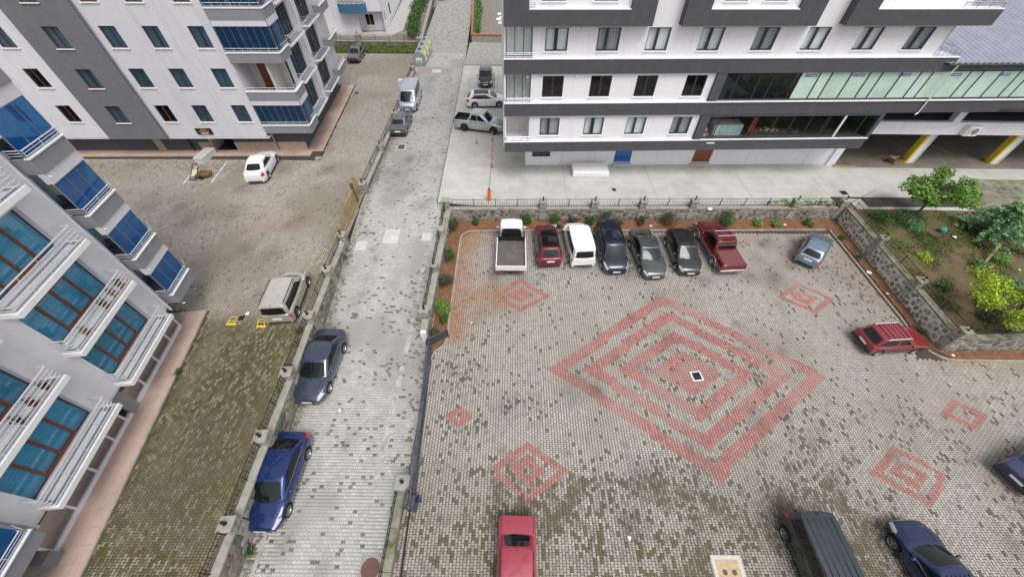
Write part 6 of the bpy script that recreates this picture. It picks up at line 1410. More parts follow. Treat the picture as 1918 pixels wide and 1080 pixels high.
gsh = [(34.4, 19.3, .55, .6, BRIGHT, 'bright glossy shrub under the evergreen tree'), (31.0, 22.9, .95, .6, FIR, 'broad grey-green shrub under the leafy tree'), (29.0, 23.5, .7, .5, GREEN, 'green undergrowth near the far garden corner'), (32.6, 18.6, .5, .35, FIR, 'low cabbage-like plant in the garden centre'), (32.2, 17.6, .9, .25, LIME, 'yellow-green ground plants in the garden'), (33.6, 16.6, .55, .35, FIR, 'blue-green cabbage plant by the wooden plank'), (35.6, 16.5, .5, .4, GREEN, 'green plant right of the plank'), (33.4, 14.8, .6, .5, GREEN, 'green clump beside the lime bush'), (30.5, 15.5, .6, .3, GREEN, 'low weeds along the garden fence'), (34.6, 20.7, .5, .4, DULL, 'dry brush under the evergreen'), (29.2, 19.3, .5, .25, LIME, 'sparse yellow weeds in the garden soil'), (35.2, 22.7, .6, .5, DULL, 'tangled dull brush between the two garden trees'), (28.6, 16.6, .5, .3, GREEN, 'weeds behind the second garden fence panel'), (37.0, 15.2, .5, .5, BRIGHT, 'leafy plant near the garden debris'), (29.4, 13.9, .5, .4, DULL, 'dry shrub at the near garden fence')]
for k, (x, y, r, h, c, a) in enumerate(gsh): bush(x, y, gardz(x, y), r*1.25, h*1.15, a, c, int(320+1000*r*r), .13, 200+k, None, 'plant' if 'plant' in a else 'shrub', 'garden_plant')
gr = leafy('grass_tufts', None, [(x, y, gardz(x, y)+.03, .9, .9, .06) for x, y in [(random.uniform(27.4, 40), random.uniform(13.2, 24.6)) for _ in range(75)]], 22000, .13, [(.10,.16,.03), (.14,.18,.04), (.07,.12,.02), (.17,.15,.06), (.06,.10,.03)], 300, .3); gr['kind'] = 'stuff'; tag(gr, 'sparse grass and weeds over the brown garden soil', 'grass')
# climbing creeper on the far fence's right end
t = thing('creeper', 'green creeper growing over the right end of the far fence', 'plant', (24, 25.2, 1.3)); cl = [(x, 25.05+x*.006+random.uniform(-.1, .2), 1.35+random.uniform(0, .6), .22, .14, .16) for x in np.arange(20.8, 26.6, .35)]
m = MB(); m.path([(20.6+.5*k, 25.2, 1.5+.2*math.sin(k)) for k in range(13)], .012, 5); m.build('vine', BARK, t); leafy('foliage', t, cl, 650, .14, BRIGHT, 333)
for k, (p, q, a) in enumerate([((27.0, 25.2, 1.4), (29.5, 26.2, 2.2), 'bare dark pole leaning from the fence corner over the apron'), ((27.9, 23.6, 1.2), (30.5, 25.6, 1.6), 'thin bare stick behind the fence corner')]): tag(MB().tube(p, q, .03, 6, .015).build('leaning_pole', BARK), a, 'pole')
tag(MB().hexa([(31.55,14.15,1.30),(31.7,14.0,1.30),(34.95,16.75,1.36),(34.8,16.9,1.36),(31.55,14.15,1.36),(31.7,14.0,1.36),(34.95,16.75,1.42),(34.8,16.9,1.42)]).build('wooden_plank', WOOD), 'weathered wooden plank lying across the garden', 'plank')
tag(MB().hexa([(33.3,19.0,1.3),(33.4,18.9,1.3),(35.2,20.3,1.7),(35.1,20.4,1.7),(33.3,19.0,1.36),(33.4,18.9,1.36),(35.2,20.3,1.76),(35.1,20.4,1.76)]).build('wooden_stake', WOOD), 'slanting wooden stake below the evergreen tree', 'plank')
def blob(name, x, y, z, r, h, m_, label, cat, seed, group=None):
    """crumpled bag or scrap"""
    rr = random.Random(seed); b = MB(); n = 9; rings = []
    for k, (q, zz) in enumerate(((.8, 0), (1, .25), (.85, .6), (.45, .9))):
        rings.append([(x+r*q*rr.uniform(.7, 1.2)*math.cos(6.283*i/n), y+r*q*rr.uniform(.7, 1.2)*math.sin(6.283*i/n), z+h*zz*rr.uniform(.8, 1.2)) for i in range(n)])
    b.add([p for q in rings for p in q]+[(x, y, z+h)], [(k*n+i, k*n+(i+1) % n, (k+1)*n+(i+1) % n, (k+1)*n+i) for k in range(3) for i in range(n)]+[(3*n+i, 3*n+(i+1) % n, 4*n) for i in range(n)])
    return tag(b.build(name, m_, smooth=30), label, cat, group)
BAG = mat('bag_white', (.72,.72,.72), .5, var=.1, scale=12)
blob('plastic_bag', 34.7, 15.0, 1.25, .22, .18, BAG, 'white plastic bag lying by the lime-green bush', 'bag', 1); blob('plastic_bag', 33.2, 21.6, 1.25, .14, .1, BAG, 'white scrap under the leafy tree', 'bag', 2)
blob('plastic_bag', 32.7, 22.3, 1.35, .25, .25, mat('bag_teal', (.02,.30,.22), .5), 'teal green bag under the leafy tree', 'bag', 3); blob('plastic_bag', 35.6, 24.0, 1.2, .2, .12, mat('bag_greyblue', (.38,.42,.46), .6, var=.4, scale=9), 'heap of grey rubbish between tree and concrete block', 'rubbish', 4)
blob('plastic_bag', 3.35, 23.85, .06, .25, .2, BAG, 'white rubbish bag in the bed behind the red crossover', 'bag', 5); blob('plastic_bag', 2.6, 23.9, .06, .18, .12, mat('bag_blue', (.10,.22,.30), .5), 'blue scrap in the bed behind the red crossover', 'bag', 6); blob('plastic_bag', 3.75, 23.75, .06, .22, .16, IRON, 'black bag in the bed beside the white bag', 'bag', 7)
for k, (x, y, z, r, a) in enumerate([(26.1, 19.0, .06, .17, 'flat white paper on the right soil strip'), (26.15, 17.0, .06, .10, 'small white scrap on the right soil strip'), (11.3, 24.0, .06, .12, 'white scrap in the bed right of the grey sedan'), (13.6, 23.6, .06, .14, 'white scrap in the bed left of the red pickup'), (22.4, 24.3, .06, .12, 'white scrap in the bed above the blue hatchback'), (27.0, 12.1, .06, .10, 'white scrap at the nose of the red wagon'), (-2.6, 14.2, .004, .07, 'white scrap on the orange-stained paving'), (5.35, 2.55, .004, .09, 'crumpled white paper on the paving right of the crimson sedan'), (-9.35, 8.3, -.03, .10, 'white scrap in front of the slate sedan'), (-12.25, 11.9, 1.17, .14, 'white bag at the courtyard fence above the slate sedan'), (-12.45, 20.2, 1.45, .12, 'white scrap on the wall beside the ochre gate pillar'), (36.0, 18.1, 1.2, .09, 'pale stone under the bright glossy shrub'), (35.3, 18.3, 1.2, .08, 'pale chip heap in the garden'), (-16.4, 13.9, ZC, .14, 'white rag beside the dark drain in the courtyard')]):
    blob('paper_scrap', x, y, z, r, .03, BAG, a, 'litter', 400+k)
blob('sheet_scrap', 15.9, 24.75, 1.24, .2, .04, BAG, 'white sheet lying on the far wall coping', 'litter', 420)
# mossy concrete block right of the garden, ramp and signs
t = thing('concrete_block', 'mossy concrete retaining block at the right edge beyond the trees', 'wall', (42, 27, 1)); m = MB(); m.hexa([(37.9,25.3,.6),(41.0,24.6,.6),(60,24.6,.6),(60,28.6,.6),(39.0,28.2,1.25) if False else (38.4,28.3,1.25),(40.0,25.6,1.75),(60,25.6,1.75),(60,28.7,1.75)])
MB().add([(38.0,25.2,.7),(41.2,24.8,.7),(60,24.8,.7),(39.9,28.55,1.75),(40.9,25.8,1.75),(60,25.8,1.75),(60,28.6,1.75),(39.7,28.6,1.2)], [(0,1,4),(0,4,3),(0,3,7),(1,2,5,4),(4,5,6,3)]).build('block', CONCM, t)
tag(MB().box(44.2, 45.6, 24.0, 24.06, 1.5, 1.9).build('blue_board', mat('board_blue', (.03,.13,.42), .5)), 'blue board edge cut off at the right edge', 'board')
tag(MB().hexa([(36.6,15.9,1.3),(36.9,15.6,1.3),(39.6,16.3,1.5),(39.5,16.7,1.5),(36.6,15.9,1.36),(36.9,15.6,1.36),(39.6,16.3,1.56),(39.5,16.7,1.56)]).build('white_board', PLASTICW), 'white plastic board lying at the right edge of the garden', 'board')
m = MB(); m.prism([(36.8, 17.0), (44, 17.2), (44, 23.5), (39.6, 23.9), (38.6, 21.0)], .8, 1.22); struct(m.build('concrete_path', mat('garden_concrete', (.22,.21,.19), .95, var=.2, scale=1.5, dirt=(.1,.09,.07), dscale=.8, bump=.4)))
# things on the apron
t = thing('mattress', 'white mattress lying flat on the apron in front of the white building', 'mattress', (6.8, 29.6, ZA))
m = MB().cbox(5.25, 8.42, 29.12, 30.75, ZA+.05, ZA+.50, .06).build('mattress_body', PLASTICW, t); MB().box(5.30, 8.37, 29.17, 30.7, ZA, ZA+.05).build('base_board', mat('base_dark', (.2,.2,.2), .7), t); MB().box(5.245, 8.425, 29.115, 30.755, ZA+.26, ZA+.275).build('piping', mat('piping_grey', (.5,.5,.5), .6), m)
t = thing('cardboard_box', 'opened cardboard box beside the first yellow column', 'box', (35.6, 32.0, ZA)); CB = mat('cardboard', (.36,.24,.13), .85, var=.12)
for q in (((35.2,31.7),(36.0,31.7)), ((36.0,31.7),(36.0,32.4)), ((36.0,32.4),(35.2,32.4)), ((35.2,32.4),(35.2,31.7))): MB().hexa([(*q[0],ZA),(*q[1],ZA),(q[1][0]+.01,q[1][1]+.01,ZA),(q[0][0]+.01,q[0][1]+.01,ZA),(*q[0],ZA+.5),(*q[1],ZA+.5),(q[1][0]+.01,q[1][1]+.01,ZA+.5),(q[0][0]+.01,q[0][1]+.01,ZA+.5)]).build('side', CB, t)
MB().quad((35.2,31.7,ZA+.5),(36.0,31.7,ZA+.5),(36.0,31.3,ZA+.72),(35.2,31.3,ZA+.72)).build('flap', CB, t); MB().quad((35.2,31.7,ZA+.5),(34.8,31.7,ZA+.6),(34.8,32.4,ZA+.6),(35.2,32.4,ZA+.5)).build('flap', CB, t)
ORA = mat('bollard_orange', (.62,.11,.05), .5, var=.1)
def bollard(x, y, label):
    t = thing('bollard', label, 'bollard', (x, y, ZA), 0, 'orange and white flexible bollards on the apron')
    MB().lathe([(.0, .05), (.13, .045), (.14, 0)][::-1], 12, (x, y, ZA)).build('foot', ORA, t)
    MB().lathe([(.055, .04), (.045, .42), (.04, .44)], 10, (x, y, ZA)).build('lower_sleeve', ORA, t, smooth=40)
    p = MB().tube((x, y, ZA+.44), (x, y, ZA+.98), .038, 10, .034).build('pole', PLASTICW, t, smooth=40)
    for z in (.52, .68, .84): MB().tube((x, y, ZA+z), (x, y, ZA+z+.07), .042, 10, .041).build('stripe', ORA, p, smooth=40)
for x, y, a in [(-3.61, 34.9, 'single orange-white bollard standing apart, below the silver pickup'), (-2.1, 35.25, 'orange-white bollard at the front wheel of the silver pickup'), (-2.03, 33.5, 'orange-white bollard, second in line from the silver pickup'), (-1.96, 32.0, 'orange-white bollard, third in line from the silver pickup'), (-1.91, 30.6, 'orange-white bollard nearest the white building corner, end of the line'), (-2.47, 50.4, 'far orange-white bollard beside the roof of the black hatchback'), (-2.42, 48.2, 'orange-white bollard beside the hood of the black hatchback'), (-2.4, 45.9, 'orange-white bollard between the black and the white hatchbacks')]: bollard(x, y, a)
t = thing('barrier_post', 'orange barrier post behind the far fence', 'barrier', (-1.94, 25.55, ZA)); MB().cbox(-2.06, -1.82, 25.55, 25.8, ZA, ZA+1.0, .02).build('cabinet', mat('barrier_orange', (.65,.13,.03), .5), t); MB().tube((-1.94, 25.68, ZA+1.0), (-1.94, 25.68, ZA+1.18), .05, 8).build('beacon', IRON, t)
MB().box(-1.80, -1.74, 25.6, 25.7, ZA+.85, ZA+1.05).build('bracket', STEEL, t)
tag(MB().hexa([(-1.99,25.8,ZA+.001),(-1.95,25.8,ZA+.001),(-2.08,36,ZA+.001),(-2.12,36,ZA+.001),(-1.99,25.8,ZA+.005),(-1.95,25.8,ZA+.005),(-2.08,36,ZA+.005),(-2.12,36,ZA+.005)]).build('pavement_joint', mat('joint_dark', (.2,.2,.19), .9)), 'thin dark joint line running up the concrete apron', 'joint')
# covers and drains
def cover(name, x, y, z, w, d, m1, m2, label, round_=False, rz=0, tilt=0):
    t = thing(name, label, 'manhole cover', (x, y, z), rz); t.rotation_euler = (tilt, 0, rz)
    MB().box(-w/2, w/2, -d/2, d/2, 0, .012).build('surround', m1, t, world=False)
    if round_:
        l = MB().lathe([(0.001, .03), (w*.40, .03), (w*.42, .012)], 24).build('lid', m2, t, smooth=40, world=False)
        for k in range(8): a = k*.785; MB().tube((w*.25*math.cos(a), w*.25*math.sin(a), .029), (w*.25*math.cos(a), w*.25*math.sin(a), .038), .03, 8).build('stud', m2, l, world=False)
    else:
        l = MB().box(-w*.38, w*.38, -d*.38, d*.38, .012, .02).build('grate', m2, t, world=False)
        for k in range(5): y_ = -d*.3+k*d*.15; MB().box(-w*.34, w*.34, y_-.012, y_+.012, .02, .034).build('bar', RUB if m2 is IRON else m2, l, world=False)
RUST = mat('cover_rust', (.13,.07,.055), .7, var=.2); PALE = mat('cover_pale', (.52,.51,.48), .8, var=.12, scale=8)
tl = lambda y: math.atan2(float(zroad(y+.5)-zroad(y-.5)), 1)
cover('lot_drain', 10.87, 10.55, .002, .62, .62, PLASTICW, IRON, 'black square drain in a white frame at the centre of the red rhombus', rz=.12); t = thing('manhole', 'sandy square manhole cover with two brown grips at the bottom of the lot', 'manhole cover', (9.4, 1.35, 0)); MB().box(8.75, 10.05, .75, 1.95, .001, .014).build('surround', PALE, t); l = MB().box(8.92, 9.88, .92, 1.78, .014, .03).build('lid', mat('cover_sand', (.46,.36,.22), .9, var=.2, scale=6), t)
for x_ in (9.2, 9.6): MB().lathe([(.0, .012), (.06, .008), (.11, 0)][::-1], 10, (x_, 1.35, .03)).build('grip', RUST, l)
cover('manhole', -9.22, 21.6, float(zroad(21.6))+.012, 1.15, 1.5, PALE, PALE, 'pale round manhole cover in the middle of the road', True, 0, tl(21.6)); cover('road_drain', -11.3, 20.6, float(zroad(20.6))+.012, .85, .95, PALE, PALE, 'pale road drain beside the ochre gate pillar', False, 0, tl(20.6)); cover('road_drain', -6.55, 21.6, float(zroad(21.6))+.012, .75, .85, PALE, PALE, 'pale road drain near the shrub bed wall', False, 0, tl(21.6))
cover('manhole', -5.95, 1.35, float(zroad(1.35))+.012, .95, .95, CONCW, RUST, 'rusty round manhole at the bottom edge of the road', True, 0, tl(1.3)); cover('manhole', -10.9, 34.2, float(zroad(34.2))+.012, .85, 1.1, PALE, RUST, 'square manhole with a brown lid on the far road', False, 0, 0); cover('manhole', -10.1, 53.3, float(zroad(53))+.012, 1.2, 1.1, PALE, PALE, 'pale square cover in front of the recycling containers', True, 0, 0)
cover('drain', 8.6, 27.3, ZA+.002, .42, .5, CONC, IRON, 'small dark drain grate on the apron below the mattress'); cover('drain', 28.1, 27.2, ZA+.002, .6, .6, STEEL, IRON, 'dark drain grate on the apron by the garden corner'); cover('drain', -18.6, 46.3, ZC+.012, .6, .6, CONCW, IRON, 'dark square drain on the paving beside the grey block'); cover('drain', -16.6, 13.55, ZC+.012, .5, .5, CONCW, IRON, 'dark drain at the corner of the pink walkway')
# recycling containers
YL = mat('lid_yellow', (.62,.56,.10), .5, var=.1); GP = mat('container_grey', (.27,.28,.31), .5, var=.12); LG = mat('label_green', (.20,.42,.16), .6)
for k in range(3):
    y0 = 55.0+k*2.05; x0, x1 = -13.25-.02*k, -11.75-.02*k
    t = thing('recycling_container', 'grey recycling container with yellow lid panels, %s of the three on the far road' % ('nearest', 'middle', 'farthest')[k], 'container', ((x0+x1)/2, y0+1, float(zroad(y0))), 0, 'recycling containers on the far road')
    zb = float(zroad(y0)); xm = (x0+x1)/2
    prof = [(x0, zb+.1), (x1, zb+.1), (x1, zb+1.05), (x1-.22, zb+1.55), (xm, zb+1.72), (x0+.22, zb+1.55), (x0, zb+1.05)]
    MB().add([(a, y0, b) for a, b in prof]+[(a, y0+1.98, b) for a, b in prof], [tuple(range(7)), tuple(range(13, 6, -1))]+[(i+7, (i+1) % 7+7, (i+1) % 7, i) for i in range(7)]).build('bin_body', GP, t)
    MB().box(x0-.03, x1+.03, y0-.02, y0+2.0, zb, zb+.099).build('base', GP, t)
    for a, b, c, d in ((x1, zb+1.06, x1-.20, zb+1.52), (x0+.2, zb+1.52, x0, zb+1.06)): MB().hexa([(a,y0+.25,b),(a+.02,y0+.25,b+.01),(a+.02,y0+1.7,b+.01),(a,y0+1.7,b),(c,y0+.25,d),(c+.02,y0+.25,d+.01),(c+.02,y0+1.7,d+.01),(c,y0+1.7,d)]).build('yellow_panel', YL, t)
    MB().box(xm-.18, xm+.18, y0+.7, y0+1.3, zb+1.68, zb+1.74).build('lid_opening', RUB, t)
    MB().box(x1-.001, x1+.012, y0+.4, y0+1.3, zb+.45, zb+.9).build('sticker', PLASTICW, t)
    if k == 0:
        s = MB().box(x0+.28, x0+1.1, y0-.012, y0+.001, zb+.45, zb+1.0).build('sticker', PLASTICW, t); MB().box(x0+.35, x0+1.0, y0-.016, y0-.0125, zb+.5, zb+.68).build('green_print', LG, s)
tag(MB().cbox(-13.6, -13.05, 46.9, 47.4, ZC, ZC+1.25, .03).build('utility_cabinet', mat('cabinet_pale', (.55,.60,.60), .5, var=.08)), 'pale green utility cabinet on the far courtyard fence behind the silver van', 'cabinet')
blob('rubble', -12.9, 53.6, 1.1, .5, .15, mat('rubble_pink', (.40,.28,.24), .9, var=.3, scale=9), 'small heap of pinkish rubble in front of the nearest recycling container', 'rubble', 77)
# planter box, handcart, parking locks
t = thing('planter_box', 'long white empty planter box standing by the walkway of the grey block', 'planter', (-28.4, 31.6, ZC)); m = MB(); a0 = math.radians(82)
MB().hexa([(-28.75,30.7,ZC),(-28.05,30.7,ZC),(-27.9,32.5,ZC),(-28.6,32.5,ZC),(-28.8,30.65,ZC+.62),(-28.0,30.65,ZC+.62),(-27.85,32.55,ZC+.62),(-28.65,32.55,ZC+.62)]).build('box', mat('planter_white', (.62,.62,.58), .7, var=.12), t)
MB().hexa([(-28.68,30.76,ZC+.622),(-28.12,30.76,ZC+.622),(-27.97,32.44,ZC+.622),(-28.53,32.44,ZC+.622),(-28.68,30.76,ZC+.64),(-28.12,30.76,ZC+.64),(-27.97,32.44,ZC+.64),(-28.53,32.44,ZC+.64)]).build('inner_lid', mat('planter_inner', (.42,.42,.40), .8), t)
blob('pink_bundle', -29.1, 31.9, ZC+.1, .3, .3, mat('pink_cloth', (.62,.12,.28), .8, var=.2), 'bright pink bundle left of the white planter box', 'bundle', 78)
t = thing('handcart', 'old two-wheeled handcart lying on the courtyard parking bay', 'cart', (-27.3, 28.6, ZC)); m = MB()
for dx in (-.25, .25): m.path([(-27.7+dx, 28.1, ZC+.12), (-27.75+dx, 28.9, ZC+.45), (-27.85+dx, 29.5, ZC+.75)], .03, 6)
m.path([(-28.1, 29.5, ZC+.75), (-27.6, 29.5, ZC+.75)], .03, 6); m.path([(-27.95, 28.1, ZC+.1), (-27.4, 28.1, ZC+.1), (-27.3, 28.4, ZC+.1)], .03, 6); m.build('frame', IRON, t)
MB().hexa([(-27.85,28.35,ZC+.25),(-27.45,28.35,ZC+.25),(-27.5,28.95,ZC+.5),(-27.9,28.95,ZC+.5),(-27.85,28.35,ZC+.29),(-27.45,28.35,ZC+.29),(-27.5,28.95,ZC+.54),(-27.9,28.95,ZC+.54)]).build('panel', mat('cart_panel', (.55,.53,.40), .7), t)
MB().add([(-27.3,28.3,ZC+.12),(-26.5,28.5,ZC+.1),(-26.5,29.0,ZC+.1),(-27.3,29.0,ZC+.12),(-27.4,28.2,ZC+.42),(-26.35,28.45,ZC+.38),(-26.35,29.1,ZC+.38),(-27.4,29.1,ZC+.42)], [(0,3,2,1),(0,1,5,4),(1,2,6,5),(2,3,7,6),(3,0,4,7)]).build('tray', mat('cart_rust', (.20,.13,.05), .8, var=.3), t)
for y in (28.25, 29.15): obj_ = MB().lathe([(.10, -.03), (.16, -.03), (.16, .03), (.10, .03)], 14, (-27.0, y, ZC+.16), 'y').build('wheel', TYRE, t, smooth=40)
for k, (x, y, fold, a) in enumerate([(-17.0, 13.15, True, 'folded-down yellow parking lock on the mossy courtyard paving'), (-15.1, 13.0, False, 'raised yellow hoop parking lock left of the champagne van')]):
    t = thing('parking_lock', a, 'parking lock', (x, y, ZC)); h = .06 if fold else .28
    m = MB(); m.path([(x-.22, y-.05, ZC+.05), (x-.20, y+(.35 if fold else .18), ZC+h), (x-.1, y+(.45 if fold else .24), ZC+h+.03), (x+.1, y+(.45 if fold else .24), ZC+h+.03), (x+.20, y+(.35 if fold else .18), ZC+h), (x+.22, y-.05, ZC+.05)], .026, 7); m.build('hoop', YELLOW, t, smooth=50)
    m = MB(); m.path([(x-.2, y+.15, ZC+h*.6), (x+.2, y+.15, ZC+h*.6)], .03, 6); m.build('crossbar', YELLOW, t); MB().cbox(x-.28, x+.28, y-.14, y+.0, ZC, ZC+.07, .01).build('base_plate', YELLOW, t)
# potted flowers on the near balconies
for k, (s, a) in enumerate([(1.15, 'potted plant at the far end of the middle near balcony'), (1.7, 'dry potted plant on the middle near balcony'), (2.4, 'clay pot with red flowers on the middle near balcony'), (3.9, 'bright green potted plant at the near end of the middle near balcony')]):
    x, y, _ = FA.pt(s, 0, -.3); t = pot(x, y, 5.93, a, .13, group='potted plants on the near balconies'); leafy('foliage', t, [(x, y, 6.30, .18)], 70, .11, (BRIGHT if k == 3 else DULL if k == 1 else GREEN), 500+k)
for k, s in enumerate((6.5, 7.2, 7.9)):
    x, y, _ = FA.pt(s, 0, -.3); t = pot(x, y, 5.93, 'flower pot on the second-floor near balcony, %s from the middle' % ORD[k], .12, (.16,.05,.06), 'potted plants on the near balconies'); leafy('foliage', t, [(x, y, 6.28, .17)], 60, .10, [(.20,.03,.05), (.05,.10,.03), (.12,.02,.04)], 510+k)
x, y, _ = FA.pt(13.4, 0, -.25); t = pot(x, y, 3.72, 'leafy plant pot on the parapet in the bottom left corner', .14, (.08,.05,.04)); leafy('foliage', t, [(x, y, 4.05, .2)], 90, .11, GREEN, 520)
x, y, _ = FS.pt(3.2, 0, -.35); t = thing('flower_pot', 'yellow flower pot on a railed slab of the grey block', 'plant', (x, y, FL[2]+.44)); MB().lathe([(0,0),(.15,0),(.22,.3),(0,.3)], 10, (x, y, FL[2]+.44)).build('pot', IRON, t); leafy('flowers', t, [(x, y, FL[2]+.85, .24)], 90, .13, [(.6,.42,.02), (.5,.35,.02), (.12,.15,.03)], 530)
# shop things behind the open front
FR_ = Frame((-.70, 28.45), 2.3)
t = thing('shop_counter', 'white display counter behind the open shop front', 'counter', FR_.pt(17.9, 4.9, -1.0)); MB().fbox(FR_, 16.9, 19.2, 4.9, 5.75, -1.5, -.5).build('cabinet', PLASTICW, t)
for k in range(4): MB().fbox(FR_, 17.35+k*.46, 17.75+k*.46, 5.0, 5.7, -.5, -.48).build('glass_door', mat('aqua_glass', (.42,.60,.58), .2), t)
for s, w_, c, a in ((18.3, .9, (.55,.06,.03), 'red advertising panel in the back of the open shop'), (19.75, .35, (.5,.03,.02), 'red cloth hanging behind the shop mullion'), (17.6, .8, (.32,.38,.42), 'grey-blue panel in the back of the open shop')): tag(MB().fbox(FR_, s, s+w_, 5.2, 6.5, -2.6 if w_ > .5 else -.5, -2.55 if w_ > .5 else -.45).build('advert_board', mat('shop_panel_%d' % int(s*10), c, .6, var=.15)), a, 'panel')
for s in (22.9, 23.9):
    x, y, _ = FR_.pt(s, 0, -1.0); t = thing('round_stool', 'striped round stool in the dark shop, %s' % ('left one' if s < 23 else 'right one'), 'stool', (x, y, 4.9)); MB().lathe([(.0, 0), (.32, 0), (.40, .22), (.40, .3), (.0, .34)], 16, (x, y, 4.9)).build('drum', mat('stool_dark', (.06,.06,.05), .7), t, smooth=40)
    for z in (.1, .24): MB().lathe([(.36+z*.13, z), (.37+z*.14, z+.05)], 16, (x, y, 4.9)).build('band', mat('stool_band', (.5,.47,.40), .7), t)
x, y, _ = FR_.pt(21.9, 0, -.9); t = thing('shop_plant', 'tall green plant behind the shop glass', 'plant', (x, y, 4.9)); MB().lathe([(0,0),(.16,0),(.2,.35),(0,.35)], 10, (x, y, 4.9)).build('pot', IRON, t); leafy('foliage', t, [(x, y, 5.6+.25*k, .25) for k in range(4)], 220, .16, GREEN, 540)
# hedges up the road
t = thing('hedge_planter', 'brick-edged planter with a clipped hedge beyond the apron', 'planter', (-4, 65, ZA)); BR = mat('brick_edge', (.33,.14,.10), .8, var=.2, scale=8)
MB().box(-6.35, -1.2, 64.7, 65.0, ZA-.4, ZA+.85).build('planter_wall', MORTAR, t); MB().box(-6.42, -1.2, 64.62, 65.08, ZA+.85, ZA+1.0).build('brick_cap', BR, t); MB().hexa([(-6.5,65.1,ZA-.4),(-6.15,65.1,ZA-.4),(-8.0,95,ZA-.4),(-8.4,95,ZA-.4),(-6.5,65.1,ZA+.9),(-6.15,65.1,ZA+.9),(-8.0,95,ZA+.9),(-8.4,95,ZA+.9)]).build('brick_kerb', BR, t)
MB().hexa([(-6.1,65.1,ZA),(-1.2,65.1,ZA),(-1.2,95,ZA),(-7.9,95,ZA),(-6.1,65.1,ZA+.7),(-1.2,65.1,ZA+.7),(-1.2,95,ZA+.7),(-7.9,95,ZA+.7)]).build('planter_fill', mat('planter_paving', (.20,.18,.15), .9, var=.3, scale=3), t)
for x_, y_ in ((-2.2, 72), (-2.5, 74), (-3.0, 73), (-1.9, 75), (-2.6, 71), (-2.0, 69.5), (-2.9, 76)): MB().box(x_, x_+.8, y_, y_+1.2, ZA+.7, ZA+.72).build('white_tile', PLASTICW, t)
h = thing('hedge', 'clipped bright green hedge in the brick-edged planter', 'hedge', (-5.8, 75, ZA+.7)); leafy('foliage', h, [(-5.55-.055*(y-65)+random.uniform(-.15, .15), y, ZA+1.3, .55, .6, .7) for y in np.arange(66, 95, .8)], 4200, .22, [(.07,.20,.03), (.10,.27,.04), (.05,.14,.02)], 610); MB().box(-5.7, -5.5, 66, 80, ZA+.6, ZA+.9).build('stems', BARK, h)
h = thing('shrub_row', 'row of dark green shrubs behind the far road wall', 'shrub', (-14.8, 75, ZC)); rr = random.Random(3); leafy('foliage', h, [(-14.2-.075*(y-62)-rr.uniform(.3, 1.4), y, ZC+rr.uniform(.8, 2.0), rr.uniform(.6, 1.0)) for y in np.arange(63, 93, .7)], 5200, .28, GREEN+[(.06,.15,.03)], 620); m = MB(); [m.tube((-14.8-.075*(y-62), y, ZC-.1), (-15-.075*(y-62), y+.2, ZC+1.6), .05, 6, .02) for y in range(63, 93, 3)]; m.build('stems', BARK, h)
w = thing('boundary_wall', 'low far wall below the dark green shrub row', 'wall', (-13.6, 75, ZC)); MB().hexa([(-13.75,61,.6),(-13.4,61,.6),(-15.9,93,.6),(-16.25,93,.6),(-13.75,61,ZC+.45),(-13.4,61,ZC+.45),(-15.9,93,ZC+.45),(-16.25,93,ZC+.45)]).build('wall_core', CONCM, w); MB().hexa([(-13.8,61,ZC+.45),(-13.35,61,ZC+.45),(-15.85,93,ZC+.45),(-16.3,93,ZC+.45),(-13.8,61,ZC+.56),(-13.35,61,ZC+.56),(-15.85,93,ZC+.56),(-16.3,93,ZC+.56)]).build('coping', CONCW, w)
pillar(w, -13.75, 62.5, .8, ZC+1.2, .3, True)
w = thing('boundary_wall', 'dark low wall with a railing at the far end of the left courtyard', 'wall', (-19, 62.6, ZC)); MB().box(-30, -13.6, 62.5, 62.85, .8, ZC+.55).build('wall_core', CONCM, w); MB().box(-30, -13.6, 62.45, 62.9, ZC+.55, ZC+.66).build('coping', CONCW, w); pillar(w, -22.6, 62.6, .8, ZC+1.5, .35, True)
fence((-22.2, 62.7), (-13.9, 62.7), ZC+.66, .75, 'dark railing on the far courtyard wall left of the recycling containers', posts=4); fence((-29.5, 62.7), (-23, 62.7), ZC+.66, .75, 'dark railing on the far courtyard wall behind the old grey sedan', posts=3)
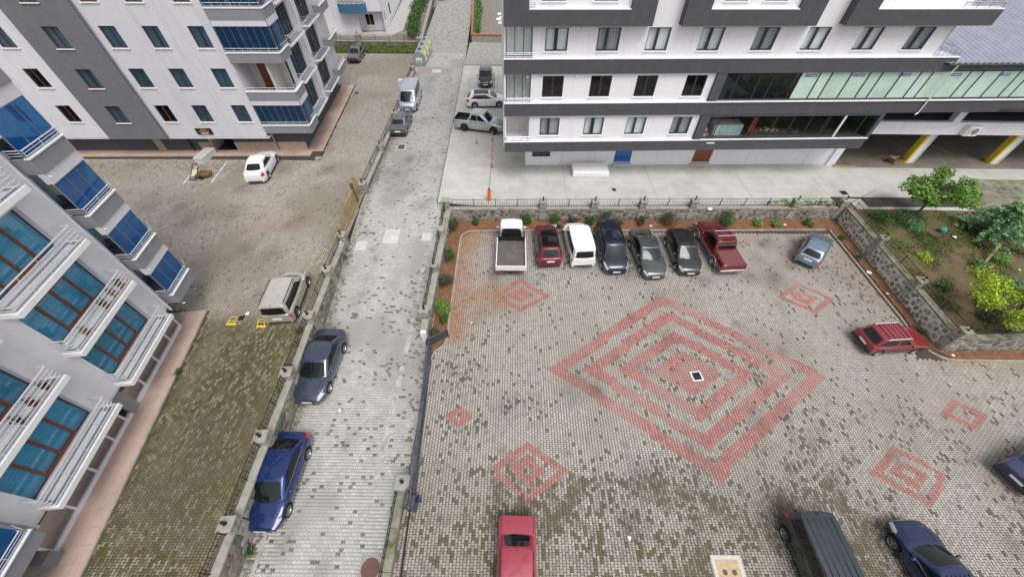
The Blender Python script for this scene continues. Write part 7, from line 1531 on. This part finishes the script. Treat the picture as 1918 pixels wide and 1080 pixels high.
g_ = leafy('grass_strip', None, [(x, y, ZC+.1, .7, .6, .12) for x in np.arange(-26, -13.8, .8) for y in (60.4, 61.4, 62.1)], 3800, .22, [(.10,.17,.03), (.15,.20,.04), (.08,.13,.03)], 640, .2); g_['kind'] = 'stuff'; tag(g_, 'grass strip along the far courtyard wall', 'grass')

# goods on the shop floor and small litter
t = thing('goods_shelf', 'low dark shelf of small coloured goods behind the shop glass', 'shelf', FR_.pt(20.6, 4.9, -.8)); MB().fbox(FR_, 19.9, 22.4, 4.9, 5.15, -1.1, -.45).build('shelf', PLINTH, t)
rr = random.Random(8); GC = [(.5,.5,.48), (.45,.06,.04), (.10,.22,.30), (.40,.30,.15), (.08,.16,.08), (.55,.52,.45)]; GM = [mat('goods_%d' % k, c_, .6) for k, c_ in enumerate(GC)]
for k in range(14): s = 19.95+k*.175; MB().fbox(FR_, s, s+rr.uniform(.08, .15), 5.15, 5.15+rr.uniform(.08, .3), -1.0, -.6).build('goods', rr.choice(GM), t)
t = thing('bright_boxes', 'stack of pink and white boxes at the left end of the open shop', 'boxes', FR_.pt(16.3, 4.9, -.6))
for k, (s, z, w_, m_) in enumerate(((16.05, 4.9, .35, PLASTICW), (16.1, 5.12, .28, mat('pink_box', (.5,.10,.2), .6)), (16.42, 4.9, .22, GM[3]), (16.1, 5.34, .2, PLASTICW))): MB().fbox(FR_, s, s+w_, z, z+.2, -.8, -.4).build('box', m_, t)
lt = MB(); rr = random.Random(77)
for k in range(900):
    u = rr.random()
    if u < .5: x, y, z = rr.uniform(-4, 25), rr.uniform(1, 23), .004
    elif u < .75: x, y = rr.uniform(-11.3, -6.3), rr.uniform(0, 25); z = float(zroad(y))+.004
    else: x, y, z = rr.uniform(-17, -12.6), rr.uniform(1, 31), ZC+.004
    r = rr.uniform(.015, .045); a = rr.random()*6
    lt.add([(x+r*math.cos(a+q), y+r*math.sin(a+q)*.6, z+rr.uniform(0, .012)) for q in (0, 1.6, 3.1, 4.7)], [(0, 1, 2, 3)])
lo_ = lt.build('leaf_litter', mat('litter', (.24,.19,.12), .9, var=.5, scale=3)); lo_['kind'] = 'stuff'; tag(lo_, 'fallen leaves and crumbs scattered over the paving', 'litter')
